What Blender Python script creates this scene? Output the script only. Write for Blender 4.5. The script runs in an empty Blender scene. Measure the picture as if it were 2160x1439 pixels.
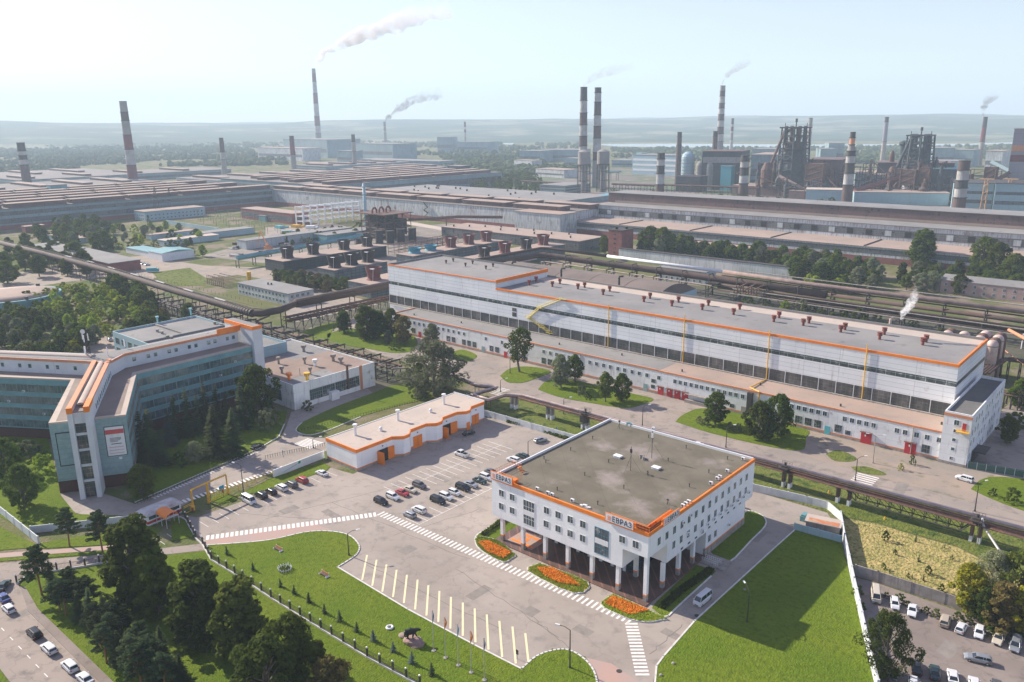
import bpy, math, random
from mathutils import Vector, Matrix, noise
PI = math.pi
sc = bpy.context.scene
col = sc.collection
# ---------------------------------------------------------------- camera
H = 100.0; FPX = 1700.0; CX, CY = 1080.0, 719.5
pitch = math.atan((CY-258.0)/FPX); roll = math.atan(74/6824.0); th = math.radians(-41.3)
c_, s_ = math.cos(pitch), math.sin(pitch)
_f = Vector((0, c_, -s_)); _u0 = Vector((0, s_, c_)); _r0 = Vector((1, 0, 0))
_r = _r0*math.cos(roll)-_u0*math.sin(roll); _u = _r0*math.sin(roll)+_u0*math.cos(roll)
def site(v): return Vector((v.x*math.cos(th)+v.y*math.sin(th), -v.x*math.sin(th)+v.y*math.cos(th), v.z))
CR, CU, CF = site(_r), site(_u), site(_f)
cam = bpy.data.objects.new('camera', bpy.data.cameras.new('camera')); col.objects.link(cam)
M = Matrix((CR, CU, -CF)).transposed().to_4x4(); M.translation = Vector((0, 0, H)); cam.matrix_world = M
cam.data.sensor_width = 36; cam.data.lens = FPX/2160*36; cam.data.clip_start = 1; cam.data.clip_end = 60000
sc.camera = cam
# ---------------------------------------------------------------- light
EL = math.radians(31.5); AZX, AZY = -0.9928, -0.12
to_sun = Vector((math.cos(EL)*AZX, math.cos(EL)*AZY, math.sin(EL)))
w = bpy.data.worlds.new('World'); sc.world = w; w.use_nodes = True
nt = w.node_tree; nt.nodes.clear()
sky = nt.nodes.new('ShaderNodeTexSky'); sky.sky_type = 'NISHITA'; sky.sun_disc = False
sky.sun_elevation = EL; sky.sun_rotation = math.atan2(AZX, AZY)
sky.air_density = 1.25; sky.dust_density = 0.35; sky.ozone_density = 5.0; sky.altitude = 200
bg = nt.nodes.new('ShaderNodeBackground'); bg.inputs['Strength'].default_value = 0.098
wo = nt.nodes.new('ShaderNodeOutputWorld')
hsv = nt.nodes.new('ShaderNodeHueSaturation'); hsv.inputs['Saturation'].default_value = 0.72; hsv.inputs['Hue'].default_value = 0.535; nt.links.new(sky.outputs[0], hsv.inputs['Color']); nt.links.new(hsv.outputs[0], bg.inputs[0]); nt.links.new(bg.outputs[0], wo.inputs[0])
sl = bpy.data.lights.new('sun', 'SUN'); sl.energy = 5.0; sl.angle = math.radians(0.5); sl.color = (1.0, 0.90, 0.76)
so = bpy.data.objects.new('sun', sl); col.objects.link(so); so.location = (-200, 0, 300)
so.rotation_euler = (-to_sun).to_track_quat('-Z', 'Y').to_euler()
sc.view_settings.view_transform = 'Standard'; sc.view_settings.look = 'None'
sc.view_settings.exposure = 0.9; sc.view_settings.gamma = 1.0
sc.render.engine = 'CYCLES'; sc.cycles.use_denoising = True
sc.cycles.max_bounces = 9; sc.cycles.diffuse_bounces = 3; sc.cycles.glossy_bounces = 2
sc.cycles.transmission_bounces = 2; sc.cycles.volume_bounces = 8; sc.cycles.transparent_max_bounces = 6
# ---------------------------------------------------------------- helpers
def W(x, y, z=0.0):
    d = CF*FPX+CR*(x-CX)-CU*(y-CY); t = (z-H)/d.z
    return Vector((d.x*t, d.y*t, z))
def HT(bx, by, ty):                       # height of an upright thing from its foot and the row of its top
    b = W(bx, by); lo, hi = 0.0, 450.0
    for _ in range(40):
        m = (lo+hi)/2; p = Vector((b.x, b.y, m-H)); y = CY-FPX*p.dot(CU)/p.dot(CF)
        if y > ty: lo = m
        else: hi = m
    return lo
R = random.Random(7)
MATS = {}
def node(nt, t, **k):
    n = nt.nodes.new(t)
    for a, b in k.items(): setattr(n, a, b)
    return n
def mat(name, c, rough=0.85, c2=None, scale=0.15, detail=6, mix=(0.35, 0.65), metal=0.0, c3=None, scale3=2.0, mix3=(0.5, 0.75),
        panel=None, joint=(0.1, 0.1, 0.1), jw=0.02, bump=0.0, bscale=2.0, emis=None, spec=None, trans=0.0, rand=0.0, streak=None, crack=None):
    if name in MATS: return MATS[name]
    m = bpy.data.materials.new(name); m.use_nodes = True; nt = m.node_tree; L = nt.links.new
    p = nt.nodes['Principled BSDF']; p.inputs['Roughness'].default_value = rough; p.inputs['Metallic'].default_value = metal
    if spec is not None: p.inputs['Specular IOR Level'].default_value = spec
    p.inputs['Base Color'].default_value = (*c, 1); last = None
    geo = node(nt, 'ShaderNodeNewGeometry')
    def mixin(prev, colr, fac):
        mx = node(nt, 'ShaderNodeMix', data_type='RGBA')
        L(fac, mx.inputs[0])
        if prev is None: mx.inputs[6].default_value = (*c, 1)
        else: L(prev, mx.inputs[6])
        mx.inputs[7].default_value = (*colr, 1)
        return mx.outputs[2]
    def nz(sca, lo, hi, det=detail, vec=None):
        n = node(nt, 'ShaderNodeTexNoise'); n.inputs['Scale'].default_value = sca; n.inputs['Detail'].default_value = det
        n.inputs['Roughness'].default_value = 0.6
        L(vec if vec else geo.outputs['Position'], n.inputs['Vector'])
        r = node(nt, 'ShaderNodeMapRange'); r.inputs[1].default_value = lo; r.inputs[2].default_value = hi
        L(n.outputs[0], r.inputs[0]); return r.outputs[0]
    if c2: last = mixin(last, c2, nz(scale, *mix))
    if c3: last = mixin(last, c3, nz(scale3, *mix3))
    if streak:                           # rain and rust runs down a wall: (colour, lo, hi)
        mp = node(nt, 'ShaderNodeMapping'); mp.inputs['Scale'].default_value = (0.9, 0.9, 0.09); L(geo.outputs['Position'], mp.inputs[0])
        last = mixin(last, streak[0], nz(1.2, streak[1], streak[2], 5, mp.outputs[0]))
    if panel:
        sx = node(nt, 'ShaderNodeSeparateXYZ'); L(geo.outputs['Position'], sx.inputs[0])
        ad = node(nt, 'ShaderNodeMath', operation='ADD'); L(sx.outputs[0], ad.inputs[0]); L(sx.outputs[1], ad.inputs[1])
        cb = node(nt, 'ShaderNodeCombineXYZ'); L(ad.outputs[0], cb.inputs[0]); L(sx.outputs[2], cb.inputs[1])
        b = node(nt, 'ShaderNodeTexBrick'); L(cb.outputs[0], b.inputs[0]); b.offset = 0.0 if len(panel) < 3 else panel[2]
        b.inputs['Scale'].default_value = 1.0; b.inputs['Brick Width'].default_value = panel[0]; b.inputs['Row Height'].default_value = panel[1]
        b.inputs['Mortar Size'].default_value = jw; b.inputs['Mortar Smooth'].default_value = 0.3
        b.inputs['Color1'].default_value = (1, 1, 1, 1); b.inputs['Color2'].default_value = (0.93, 0.93, 0.94, 1)
        b.inputs['Mortar'].default_value = (*joint, 1)
        mu = node(nt, 'ShaderNodeMix', data_type='RGBA', blend_type='MULTIPLY'); mu.inputs[0].default_value = 1.0
        if last: L(last, mu.inputs[6])
        else: mu.inputs[6].default_value = (*c, 1)
        L(b.outputs[0], mu.inputs[7]); last = mu.outputs[2]
    if crack:                            # thin crack lines and patch outlines in asphalt: (scale, width, colour)
        nn = node(nt, 'ShaderNodeTexNoise'); nn.inputs['Scale'].default_value = 0.35; nn.inputs['Detail'].default_value = 4; L(geo.outputs['Position'], nn.inputs['Vector'])
        va = node(nt, 'ShaderNodeVectorMath', operation='SCALE'); va.inputs['Scale'].default_value = 5.0; L(nn.outputs[1], va.inputs[0])
        vb = node(nt, 'ShaderNodeVectorMath', operation='ADD'); L(va.outputs[0], vb.inputs[0]); L(geo.outputs['Position'], vb.inputs[1])
        vo = node(nt, 'ShaderNodeTexVoronoi', feature='DISTANCE_TO_EDGE'); vo.inputs['Scale'].default_value = crack[0]; L(vb.outputs[0], vo.inputs['Vector'])
        r = node(nt, 'ShaderNodeMapRange'); r.inputs[1].default_value = 0.0; r.inputs[2].default_value = crack[1]; r.inputs[3].default_value = 0.3; r.inputs[4].default_value = 0.0; L(vo.outputs['Distance'], r.inputs[0]); last = mixin(last, crack[2], r.outputs[0])
    if rand:
        oi = node(nt, 'ShaderNodeObjectInfo'); hs = node(nt, 'ShaderNodeHueSaturation')
        r = node(nt, 'ShaderNodeMapRange'); r.inputs[3].default_value = 1-rand; r.inputs[4].default_value = 1+rand*1.3
        L(oi.outputs['Random'], r.inputs[0]); L(r.outputs[0], hs.inputs['Value'])
        r2 = node(nt, 'ShaderNodeMapRange'); r2.inputs[3].default_value = 0.5-rand*0.06; r2.inputs[4].default_value = 0.5+rand*0.05
        m7 = node(nt, 'ShaderNodeMath', operation='MULTIPLY'); m7.inputs[1].default_value = 7.31; fr = node(nt, 'ShaderNodeMath', operation='FRACT')
        L(oi.outputs['Random'], m7.inputs[0]); L(m7.outputs[0], fr.inputs[0]); L(fr.outputs[0], r2.inputs[0]); L(r2.outputs[0], hs.inputs['Hue'])
        if last: L(last, hs.inputs['Color'])
        else: hs.inputs['Color'].default_value = (*c, 1)
        last = hs.outputs[0]
    if last: L(last, p.inputs['Base Color'])
    if bump:
        n = node(nt, 'ShaderNodeTexNoise'); n.inputs['Scale'].default_value = bscale; n.inputs['Detail'].default_value = 4
        L(geo.outputs['Position'], n.inputs['Vector'])
        b = node(nt, 'ShaderNodeBump'); b.inputs['Strength'].default_value = 1.0; b.inputs['Distance'].default_value = bump
        L(n.outputs[0], b.inputs['Height']); L(b.outputs[0], p.inputs['Normal'])
    if trans:
        tr = node(nt, 'ShaderNodeBsdfTranslucent'); ms = node(nt, 'ShaderNodeMixShader'); ms.inputs[0].default_value = trans
        if last: L(last, tr.inputs[0])
        else: tr.inputs[0].default_value = (*c, 1)
        L(p.outputs[0], ms.inputs[1]); L(tr.outputs[0], ms.inputs[2]); L(ms.outputs[0], nt.nodes['Material Output'].inputs[0])
    MATS[name] = m; return m
def tag(o, label=None, cat=None, group=None, kind=None):
    if label: o['label'] = label
    if cat: o['category'] = cat
    if group: o['group'] = group
    if kind: o['kind'] = kind
    return o
def thing(name, label, cat, loc=(0, 0, 0), group=None):
    o = bpy.data.objects.new(name, None); col.objects.link(o); o.location = loc; o.empty_display_size = 0.5
    return tag(o, label, cat, group)
class MB:
    def __init__(s): s.v = []; s.f = []; s.m = []
    def add(s, vs, fs, m=0):
        b = len(s.v); s.v += [Vector(q) for q in vs]
        for f in fs: s.f.append([b+i for i in f]); s.m.append(m)
        return s
    def box(s, x0, y0, z0, x1, y1, z1, m=0):
        return s.add([(x0,y0,z0),(x1,y0,z0),(x1,y1,z0),(x0,y1,z0),(x0,y0,z1),(x1,y0,z1),(x1,y1,z1),(x0,y1,z1)],
                     [(0,3,2,1),(4,5,6,7),(0,1,5,4),(1,2,6,5),(2,3,7,6),(3,0,4,7)], m)
    def bx(s, c, a, l, wd, z0, z1, m=0, top=1.0):      # box turned by angle a; top shrinks the upper face
        ca, sa = math.cos(a), math.sin(a); vs = []
        for z, k in ((z0, 1.0), (z1, top)):
            for i, j in ((-1,-1),(1,-1),(1,1),(-1,1)):
                x, y = i*l/2*k, j*wd/2*k; vs.append((c[0]+x*ca-y*sa, c[1]+x*sa+y*ca, z))
        return s.add(vs, [(0,3,2,1),(4,5,6,7),(0,1,5,4),(1,2,6,5),(2,3,7,6),(3,0,4,7)], m)
    def prism(s, poly, z0, z1, m=0, mt=None, bottom=True):
        n = len(poly); a = sum(poly[i][0]*poly[(i+1)%n][1]-poly[(i+1)%n][0]*poly[i][1] for i in range(n))
        if a < 0: poly = poly[::-1]
        s.add([(q[0],q[1],z0) for q in poly]+[(q[0],q[1],z1) for q in poly],
              [(i,(i+1)%n,n+(i+1)%n,n+i) for i in range(n)], m)
        b = len(s.v)-2*n
        s.f.append([b+n+i for i in range(n)]); s.m.append(m if mt is None else mt)
        if bottom: s.f.append([b+n-1-i for i in range(n)]); s.m.append(m)
        return s
    def sheet(s, poly, z, m=0):
        n = len(poly); a = sum(poly[i][0]*poly[(i+1)%n][1]-poly[(i+1)%n][0]*poly[i][1] for i in range(n))
        if a < 0: poly = poly[::-1]
        return s.add([(q[0],q[1],z) for q in poly], [tuple(range(n))], m)
    def cyl(s, x, y, z0, z1, r0, r1=None, n=12, m=0, mt=None):
        r1 = r0 if r1 is None else r1
        vs = [(x+r*math.cos(2*PI*i/n), y+r*math.sin(2*PI*i/n), z) for r, z in ((r0,z0),(r1,z1)) for i in range(n)]
        s.add(vs, [(i,(i+1)%n,n+(i+1)%n,n+i) for i in range(n)], m)
        b = len(s.v)-2*n; s.f.append([b+n+i for i in range(n)]); s.m.append(m if mt is None else mt)
        s.f.append([b+n-1-i for i in range(n)]); s.m.append(m); return s
    def lathe(s, x, y, prof, n=14, m=0):
        vs = [(x+r*math.cos(2*PI*i/n), y+r*math.sin(2*PI*i/n), z) for r, z in prof for i in range(n)]
        fs = [(k*n+i,k*n+(i+1)%n,(k+1)*n+(i+1)%n,(k+1)*n+i) for k in range(len(prof)-1) for i in range(n)]
        fs += [tuple(range(n))[::-1], tuple((len(prof)-1)*n+i for i in range(n))]
        return s.add(vs, fs, m)
    def path(s, pts, r, n=8, m=0, closed=False):
        pts = [Vector(p) for p in pts]; rings = []
        for i, p in enumerate(pts):
            d = (pts[min(i+1, len(pts)-1)]-p); e = (p-pts[max(i-1, 0)])
            if d.length > 1e-6: d.normalize()
            if e.length > 1e-6: e.normalize()
            t = (d+e); t = t.normalized() if t.length > 1e-6 else d
            up = Vector((0,0,1)) if abs(t.z) < 0.95 else Vector((1,0,0))
            a = t.cross(up).normalized(); b = t.cross(a).normalized()
            rr = r[i] if isinstance(r, (list, tuple)) else r
            k = 1.0/max(0.6, t.dot(d) if d.length > 0 else 1)
            rings.append([p+(a*math.cos(2*PI*j/n)*k+b*math.sin(2*PI*j/n))*rr for j in range(n)])
        vs = [q for g in rings for q in g]
        fs = [(k*n+(i+1)%n,(k+1)*n+(i+1)%n,(k+1)*n+i,k*n+i) for k in range(len(rings)-1) for i in range(n)]
        fs += [tuple(range(n))[::-1], tuple((len(rings)-1)*n+i for i in range(n))]
        return s.add(vs, fs, m)
    def bar(s, p, q, r, m=0): return s.path([p, q], r, 4, m)
    def build(s, name, mats, parent=None, smooth=False, local=False):
        me = bpy.data.meshes.new(name); o = bpy.data.objects.new(name, me)
        vs = s.v
        if parent is not None:
            o.parent = parent
            if not local:
                org = Vector((0, 0, 0)); q = parent
                while q is not None: org += Vector(q.location); q = q.parent
                vs = [v-org for v in vs]
        elif not local:
            n = max(1, len(vs)); zs = min(v.z for v in vs)
            org = Vector((sum(v.x for v in vs)/n, sum(v.y for v in vs)/n, zs)); vs = [v-org for v in vs]; o.location = org
        me.from_pydata([tuple(v) for v in vs], [], s.f)
        for mm in (mats if isinstance(mats, (list, tuple)) else [mats]): me.materials.append(mm)
        me.polygons.foreach_set('material_index', s.m)
        if smooth: me.polygons.foreach_set('use_smooth', [True]*len(s.f))
        me.update(); col.objects.link(o); return o
def kids(o): return [c for c in o.children]
KIDS = {}
def dup(root, loc, rot=0.0, scale=1.0, label=None, group=None, cat=None, swap=None):
    def cp(o, par):
        c = o.copy(); col.objects.link(c)
        if par is not None: c.parent = par
        if swap and c.type == 'MESH':
            for i, sl_ in enumerate(c.material_slots):
                if sl_.material and sl_.material.name in swap:
                    nm_ = sl_.material.name; sl_.link = 'OBJECT'; sl_.material = swap[nm_]
        for ch in KIDS[o.name]: cp(ch, c)
        return c
    def reg(o):
        if o.name not in KIDS:
            KIDS[o.name] = list(o.children)
            for c in o.children: reg(c)
    reg(root); r = cp(root, None); r.location = loc; r.rotation_euler = (0, 0, rot)
    r.scale = (scale,)*3 if not isinstance(scale, tuple) else scale
    if label: r['label'] = label
    if group: r['group'] = group
    if cat: r['category'] = cat
    return r
def kill(root):
    for c in list(root.children): kill(c)
    bpy.data.objects.remove(root)
def heading(p, q): return math.atan2(q[1]-p[1], q[0]-p[0])
def px(lst, z=0.0): return [W(x, y, z) for x, y in lst]
# ---------------------------------------------------------------- materials
m_grass = mat('lawn_grass', (0.105,0.165,0.012), 0.95, (0.145,0.19,0.016), 0.06, c3=(0.075,0.115,0.008), scale3=0.9, mix3=(0.46,0.72), streak=((0.20,0.20,0.04),0.6,0.8), bump=0.35, bscale=3.0, spec=0.1)
m_meadow = mat('meadow_grass', (0.12,0.15,0.022), 0.95, (0.16,0.175,0.05), 0.03, c3=(0.045,0.08,0.02), scale3=0.35, mix3=(0.48,0.66), bump=0.5, bscale=1.6, spec=0.1)
m_dry = mat('dry_cut_grass', (0.46,0.36,0.15), 0.95, (0.27,0.25,0.08), 0.3, c3=(0.13,0.13,0.045), scale3=0.9, mix3=(0.5,0.66), bump=0.6, bscale=1.5, spec=0.1)
m_asph = mat('plaza_asphalt', (0.29,0.25,0.215), 0.92, (0.37,0.32,0.28), 0.05, c3=(0.20,0.18,0.165), scale3=0.3, mix3=(0.52,0.78), crack=(0.07,0.012,(0.13,0.115,0.105)), bump=0.03, bscale=9, spec=0.25)
m_road = mat('old_road_asphalt', (0.26,0.225,0.20), 0.92, (0.35,0.29,0.245), 0.04, crack=(0.09,0.02,(0.11,0.095,0.085)), c3=(0.15,0.135,0.125), scale3=0.22, mix3=(0.54,0.72), bump=0.03, bscale=9, spec=0.25)
m_dirt = mat('bare_dirt', (0.33,0.255,0.20), 0.95, (0.24,0.21,0.18), 0.09, c3=(0.15,0.15,0.08), scale3=0.25, mix3=(0.55,0.7))
m_darkasph = mat('car_park_asphalt', (0.19,0.155,0.135), 0.93, (0.26,0.215,0.19), 0.08, crack=(0.12,0.02,(0.09,0.075,0.068)), c3=(0.13,0.115,0.105), scale3=0.4, mix3=(0.55,0.75))
m_pink = mat('pink_paving', (0.42,0.27,0.22), 0.9, (0.36,0.28,0.25), 0.2)
m_paint = mat('road_paint', (0.72,0.70,0.66), 0.8, (0.5,0.47,0.43), 0.9, mix=(0.5,0.8))
m_ypaint = mat('faded_yellow_paint', (0.74,0.66,0.40), 0.8, (0.6,0.53,0.36), 0.9, mix=(0.5,0.8))
m_kerb = mat('kerb_stone', (0.62,0.60,0.57), 0.9, (0.42,0.4,0.37), 0.7, mix=(0.5,0.75))
m_conc = mat('concrete', (0.36,0.33,0.30), 0.9, (0.25,0.22,0.20), 0.5, streak=((0.17,0.13,0.11),0.52,0.75))
m_white = mat('white_render', (0.84,0.85,0.85), 0.8, (0.76,0.775,0.78), 0.12, mix=(0.45,0.75), streak=((0.58,0.57,0.56),0.6,0.9), panel=(3.4,3.3), joint=(0.86,0.86,0.86), jw=0.025)
m_plain = mat('white_paint', (0.74,0.75,0.75), 0.6, (0.62,0.62,0.61), 0.5, mix=(0.5,0.8))
m_hall = mat('white_wall_panels', (0.82,0.83,0.82), 0.8, (0.70,0.72,0.72), 0.06, mix=(0.4,0.7), c3=(0.5,0.48,0.45), scale3=0.35, mix3=(0.62,0.8), panel=(12,1.55), joint=(0.5,0.5,0.5), jw=0.05, streak=((0.42,0.38,0.34),0.6,0.85))
m_annex = mat('worn_white_plaster', (0.80,0.81,0.80), 0.85, (0.64,0.65,0.65), 0.1, mix=(0.45,0.72), c3=(0.36,0.31,0.27), scale3=0.45, mix3=(0.6,0.76), panel=(6,3.1), joint=(0.66,0.64,0.62), jw=0.03, streak=((0.36,0.31,0.28),0.58,0.8))
m_orange = mat('orange_paint', (0.86,0.24,0.015), 0.5, (0.76,0.19,0.015), 0.6)
m_orange2 = mat('faded_orange_trim', (0.66,0.26,0.11), 0.7, (0.5,0.22,0.12), 0.6)
m_yellow = mat('yellow_paint', (0.80,0.46,0.03), 0.5, (0.66,0.36,0.04), 0.8)
m_glass = mat('window_glass', (0.022,0.045,0.055), 0.1, (0.06,0.10,0.12), 0.4, c3=(0.30,0.31,0.30), scale3=0.55, mix3=(0.58,0.64), spec=0.9)
m_glass2 = mat('dusty_glazing', (0.05,0.055,0.055), 0.3, (0.16,0.15,0.14), 0.25, mix=(0.45,0.75), c3=(0.28,0.25,0.22), scale3=1.1, mix3=(0.62,0.75), spec=0.6, panel=(1.5,1.1), joint=(2.4,2.3,2.2), jw=0.035)
m_dark = mat('black_steel', (0.03,0.028,0.028), 0.7, (0.07,0.055,0.048), 0.4)
m_rust = mat('rusty_steel', (0.14,0.065,0.045), 0.8, (0.075,0.05,0.045), 0.25, c3=(0.24,0.12,0.075), scale3=0.8, mix3=(0.5,0.75))
m_redb = mat('rust_red_paint', (0.24,0.06,0.045), 0.75, (0.15,0.06,0.05), 0.5)
m_brown = mat('brown_pipe_steel', (0.06,0.04,0.036), 0.85, (0.10,0.055,0.042), 0.12, c3=(0.05,0.04,0.037), scale3=0.6, mix3=(0.5,0.72))
m_silver = mat('aluminium_cladding', (0.52,0.50,0.48), 0.5, (0.34,0.27,0.23), 0.35, mix=(0.45,0.72), metal=0.25)
m_cream = mat('pinkish_pipe_wrap', (0.55,0.43,0.38), 0.6, (0.36,0.24,0.20), 0.35, mix=(0.45,0.72), metal=0.1)
m_roof = mat('roofing_felt', (0.115,0.10,0.068), 0.95, (0.165,0.145,0.105), 0.12, c3=(0.26,0.22,0.195), scale3=0.07, mix3=(0.53,0.64), panel=(9,50), joint=(0.8,0.8,0.8), jw=0.1, bump=0.02, bscale=6)
m_roofg = mat('grey_roofing', (0.19,0.185,0.182), 0.95, (0.25,0.24,0.23), 0.05, c3=(0.13,0.125,0.122), scale3=0.25, mix3=(0.6,0.75))
m_roofp = mat('pinkish_roofing', (0.38,0.28,0.225), 0.95, (0.29,0.225,0.19), 0.04, c3=(0.27,0.22,0.2), scale3=0.3, mix3=(0.55,0.75))
m_roofb = mat('pale_concrete_roofing', (0.50,0.41,0.34), 0.95, (0.42,0.36,0.31), 0.06, c3=(0.36,0.31,0.28), scale3=0.5, mix3=(0.55,0.75))
m_brick = mat('red_brick', (0.27,0.10,0.085), 0.9, (0.20,0.075,0.065), 0.3, panel=(0.5,0.25,0.5), joint=(1.5,1.5,1.5), jw=0.015)
m_pbrick = mat('pale_pink_brick', (0.42,0.30,0.27), 0.9, (0.34,0.24,0.22), 0.3)
m_sooty = mat('sooty_roofing', (0.16,0.145,0.14), 0.95, (0.22,0.185,0.165), 0.02)
m_teal = mat('teal_ceramic_panels', (0.27,0.39,0.39), 0.6, (0.20,0.32,0.33), 0.3, panel=(3.0,1.5,0.5), joint=(0.75,0.78,0.78), jw=0.06, c3=(0.30,0.40,0.40), scale3=1.1, mix3=(0.5,0.7))
m_teald = mat('dark_teal_panels', (0.15,0.33,0.35), 0.6, (0.11,0.26,0.28), 0.3)
m_bluem = mat('pale_blue_panels', (0.36,0.50,0.54), 0.7, (0.28,0.41,0.45), 0.03, panel=(12,3), joint=(0.8,0.8,0.8), jw=0.1, streak=((0.34,0.30,0.29),0.55,0.8))
m_sheda = mat('soiled_white_panels', (0.50,0.55,0.55), 0.8, (0.38,0.43,0.44), 0.03, streak=((0.25,0.2,0.18),0.5,0.72), panel=(6,3), joint=(0.85,0.85,0.85), jw=0.08)
m_shedg = mat('grime_grey_glazing', (0.075,0.085,0.09), 0.5, (0.13,0.13,0.13), 0.05, c3=(0.03,0.03,0.03), scale3=0.35, mix3=(0.55,0.65), panel=(3,1.5), joint=(1.7,1.7,1.7), jw=0.12)
m_monit = mat('rust_brown_sheeting', (0.17,0.105,0.095), 0.85, (0.12,0.08,0.075), 0.06, c3=(0.05,0.04,0.04), scale3=0.3, mix3=(0.6,0.66), panel=(3,1.6), joint=(1.3,1.3,1.3), jw=0.08)
m_stack = mat('dark_brown_brick', (0.085,0.055,0.05), 0.9, (0.12,0.075,0.065), 0.1)
m_stackr = mat('faded_red_bands', (0.19,0.045,0.048), 0.9, (0.13,0.038,0.042), 0.1)
m_stackw = mat('sooty_white_bands', (0.46,0.45,0.44), 0.9, (0.31,0.29,0.27), 0.1)
m_stackg = mat('grey_concrete_stack', (0.22,0.21,0.20), 0.9, (0.28,0.26,0.24), 0.08)
m_bark = mat('tree_bark', (0.11,0.085,0.065), 0.95, (0.2,0.18,0.15), 1.5)
m_pbark = mat('pine_bark', (0.24,0.11,0.06), 0.95)
m_tire = mat('tyre_rubber', (0.02,0.02,0.02), 0.9)
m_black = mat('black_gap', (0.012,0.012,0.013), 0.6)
m_lampg = mat('lamp_glass', (0.85,0.82,0.76), 0.3)
m_redd = mat('red_gate_paint', (0.45,0.02,0.03), 0.6)
m_rocks = mat('pink_boulder', (0.35,0.22,0.18), 0.9, (0.24,0.17,0.15), 1.0, bump=0.1)
m_bronze = mat('dark_bronze', (0.02,0.018,0.017), 0.45, metal=0.4)
def leafm(n, c, c2, tr=0.3): return mat(n, c, 0.9, c2, 0.45, mix=(0.35,0.65), trans=tr, rand=0.3, spec=0.1)
m_leaf = leafm('mid_green_foliage', (0.115,0.15,0.02), (0.07,0.105,0.014), 0.4)
m_leafd = leafm('dark_green_foliage', (0.105,0.135,0.024), (0.065,0.095,0.017), 0.45)
m_leafb = leafm('bright_green_foliage', (0.33,0.40,0.04), (0.24,0.32,0.035), 0.55)
m_leafw = leafm('silvery_willow_foliage', (0.22,0.24,0.14), (0.15,0.175,0.09), 0.4)
m_leafy = leafm('yellow_foliage', (0.30,0.27,0.02), (0.19,0.20,0.02))
m_leafo = leafm('brownish_foliage', (0.20,0.145,0.05), (0.14,0.12,0.04))
m_needle = leafm('spruce_needles', (0.075,0.105,0.038), (0.048,0.075,0.032), 0.3)
m_needleb = leafm('blue_spruce_needles', (0.11,0.15,0.125), (0.08,0.115,0.095), 0.2)
# ---------------------------------------------------------------- ground, water, hills
PHI0 = math.atan2(CF.y, CF.x)
def terrain():
    mb = MB(); na, rs = 150, [0,150,400,800,1400,2200,3000,3650,4100,4700,5300,6000,6800,7600,8600,9800,11500,14000]
    def hgt(r, a):
        k = max(0.0, min(1.0, (r-4100)/4200)); k = k*k*(3-2*k)
        dx = (PHI0-a)
        n = noise.noise(Vector((math.cos(a)*r/1500, math.sin(a)*r/1500, 3.3)))*42+noise.noise(Vector((math.cos(a)*r/520, math.sin(a)*r/520, 1.3)))*14
        base = 125 - 22*(dx) + 8*math.sin(dx*7)
        return k*(base+n)-0.02 if r > 4000 else -0.02
    a0 = PHI0-1.35; vs = []
    for r in rs:
        for i in range(na+1):
            a = a0+2.7*i/na; vs.append((math.cos(a)*max(r,1), math.sin(a)*max(r,1), hgt(r, a)))
    fs = [(k*(na+1)+i,(k+1)*(na+1)+i,(k+1)*(na+1)+i+1,k*(na+1)+i+1) for k in range(len(rs)-1) for i in range(na)]
    near = [f for f in fs if f[0] < (na+1)*8]; far = [f for f in fs if f[0] >= (na+1)*8]
    return vs, near, far
vs, near, far = terrain()
m_ground = mat('rough_ground', (0.085,0.12,0.032), 0.95, (0.15,0.145,0.06), 0.02, c3=(0.22,0.18,0.13), scale3=0.035, mix3=(0.49,0.58), bump=0.5, bscale=1.2, spec=0.1)
m_hill = mat('hill_fields', (0.06,0.09,0.05), 0.95, (0.2,0.2,0.12), 0.0012, mix=(0.5,0.56), c3=(0.035,0.06,0.03), scale3=0.003, mix3=(0.5,0.58), spec=0.1)
mb = MB(); mb.add(vs, near); tag(mb.build('ground', m_ground), kind='structure')
mb = MB(); mb.add(vs, far); tag(mb.build('hills', m_hill, smooth=True), kind='structure')
# the back half of the plain, behind the camera
mb = MB(); mb.add([(math.cos(PHI0+1.35)*14000, math.sin(PHI0+1.35)*14000, -0.3), (math.cos(PHI0+PI)*14000, math.sin(PHI0+PI)*14000, -0.3), (math.cos(PHI0-1.35)*14000, math.sin(PHI0-1.35)*14000, -0.3), (0,0,-0.3)], [(0,1,2,3)])
tag(mb.build('terrain', m_ground), kind='structure')
m_water = mat('river_water', (0.30,0.34,0.35), 0.12, spec=0.8)
mb = MB(); mb.sheet(px([(540,300.5),(900,297),(1085,301),(1085,305),(900,305),(700,303)], 0.3), 0.3); mb.sheet(px([(1240,304),(1420,303),(1700,305),(2050,303),(2165,299),(2165,302),(1980,309),(1600,313),(1300,309)], 0.3), 0.3)
tag(mb.build('river', m_water), kind='structure')
LV = [0.0]
def slab(name, pts, m, z=None, raised=0.0, kerb=None, kind='structure', worldpts=False, label=None, cat=None):
    p = pts if worldpts else px(pts)
    mb = MB()
    if raised: mb.prism([(q[0], q[1]) for q in p], -0.01, raised, 0, bottom=False)
    else: mb.sheet(p, z)
    o = mb.build(name, m); tag(o, label, cat, kind=kind)
    if kerb:
        kb = MB(); n = len(p); idx = kerb if kerb is not True else [(i, (i+1) % n) for i in range(n)]
        for i, j in idx:
            a, b = Vector(p[i][:2]), Vector(p[j][:2]); c = (a+b)/2; kb.bx((c.x, c.y), heading(a, b), (b-a).length+0.2, 0.34, 0, raised+0.045, 0)
        tag(kb.build('kerb', m_kerb), kind='structure')
    return o
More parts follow.
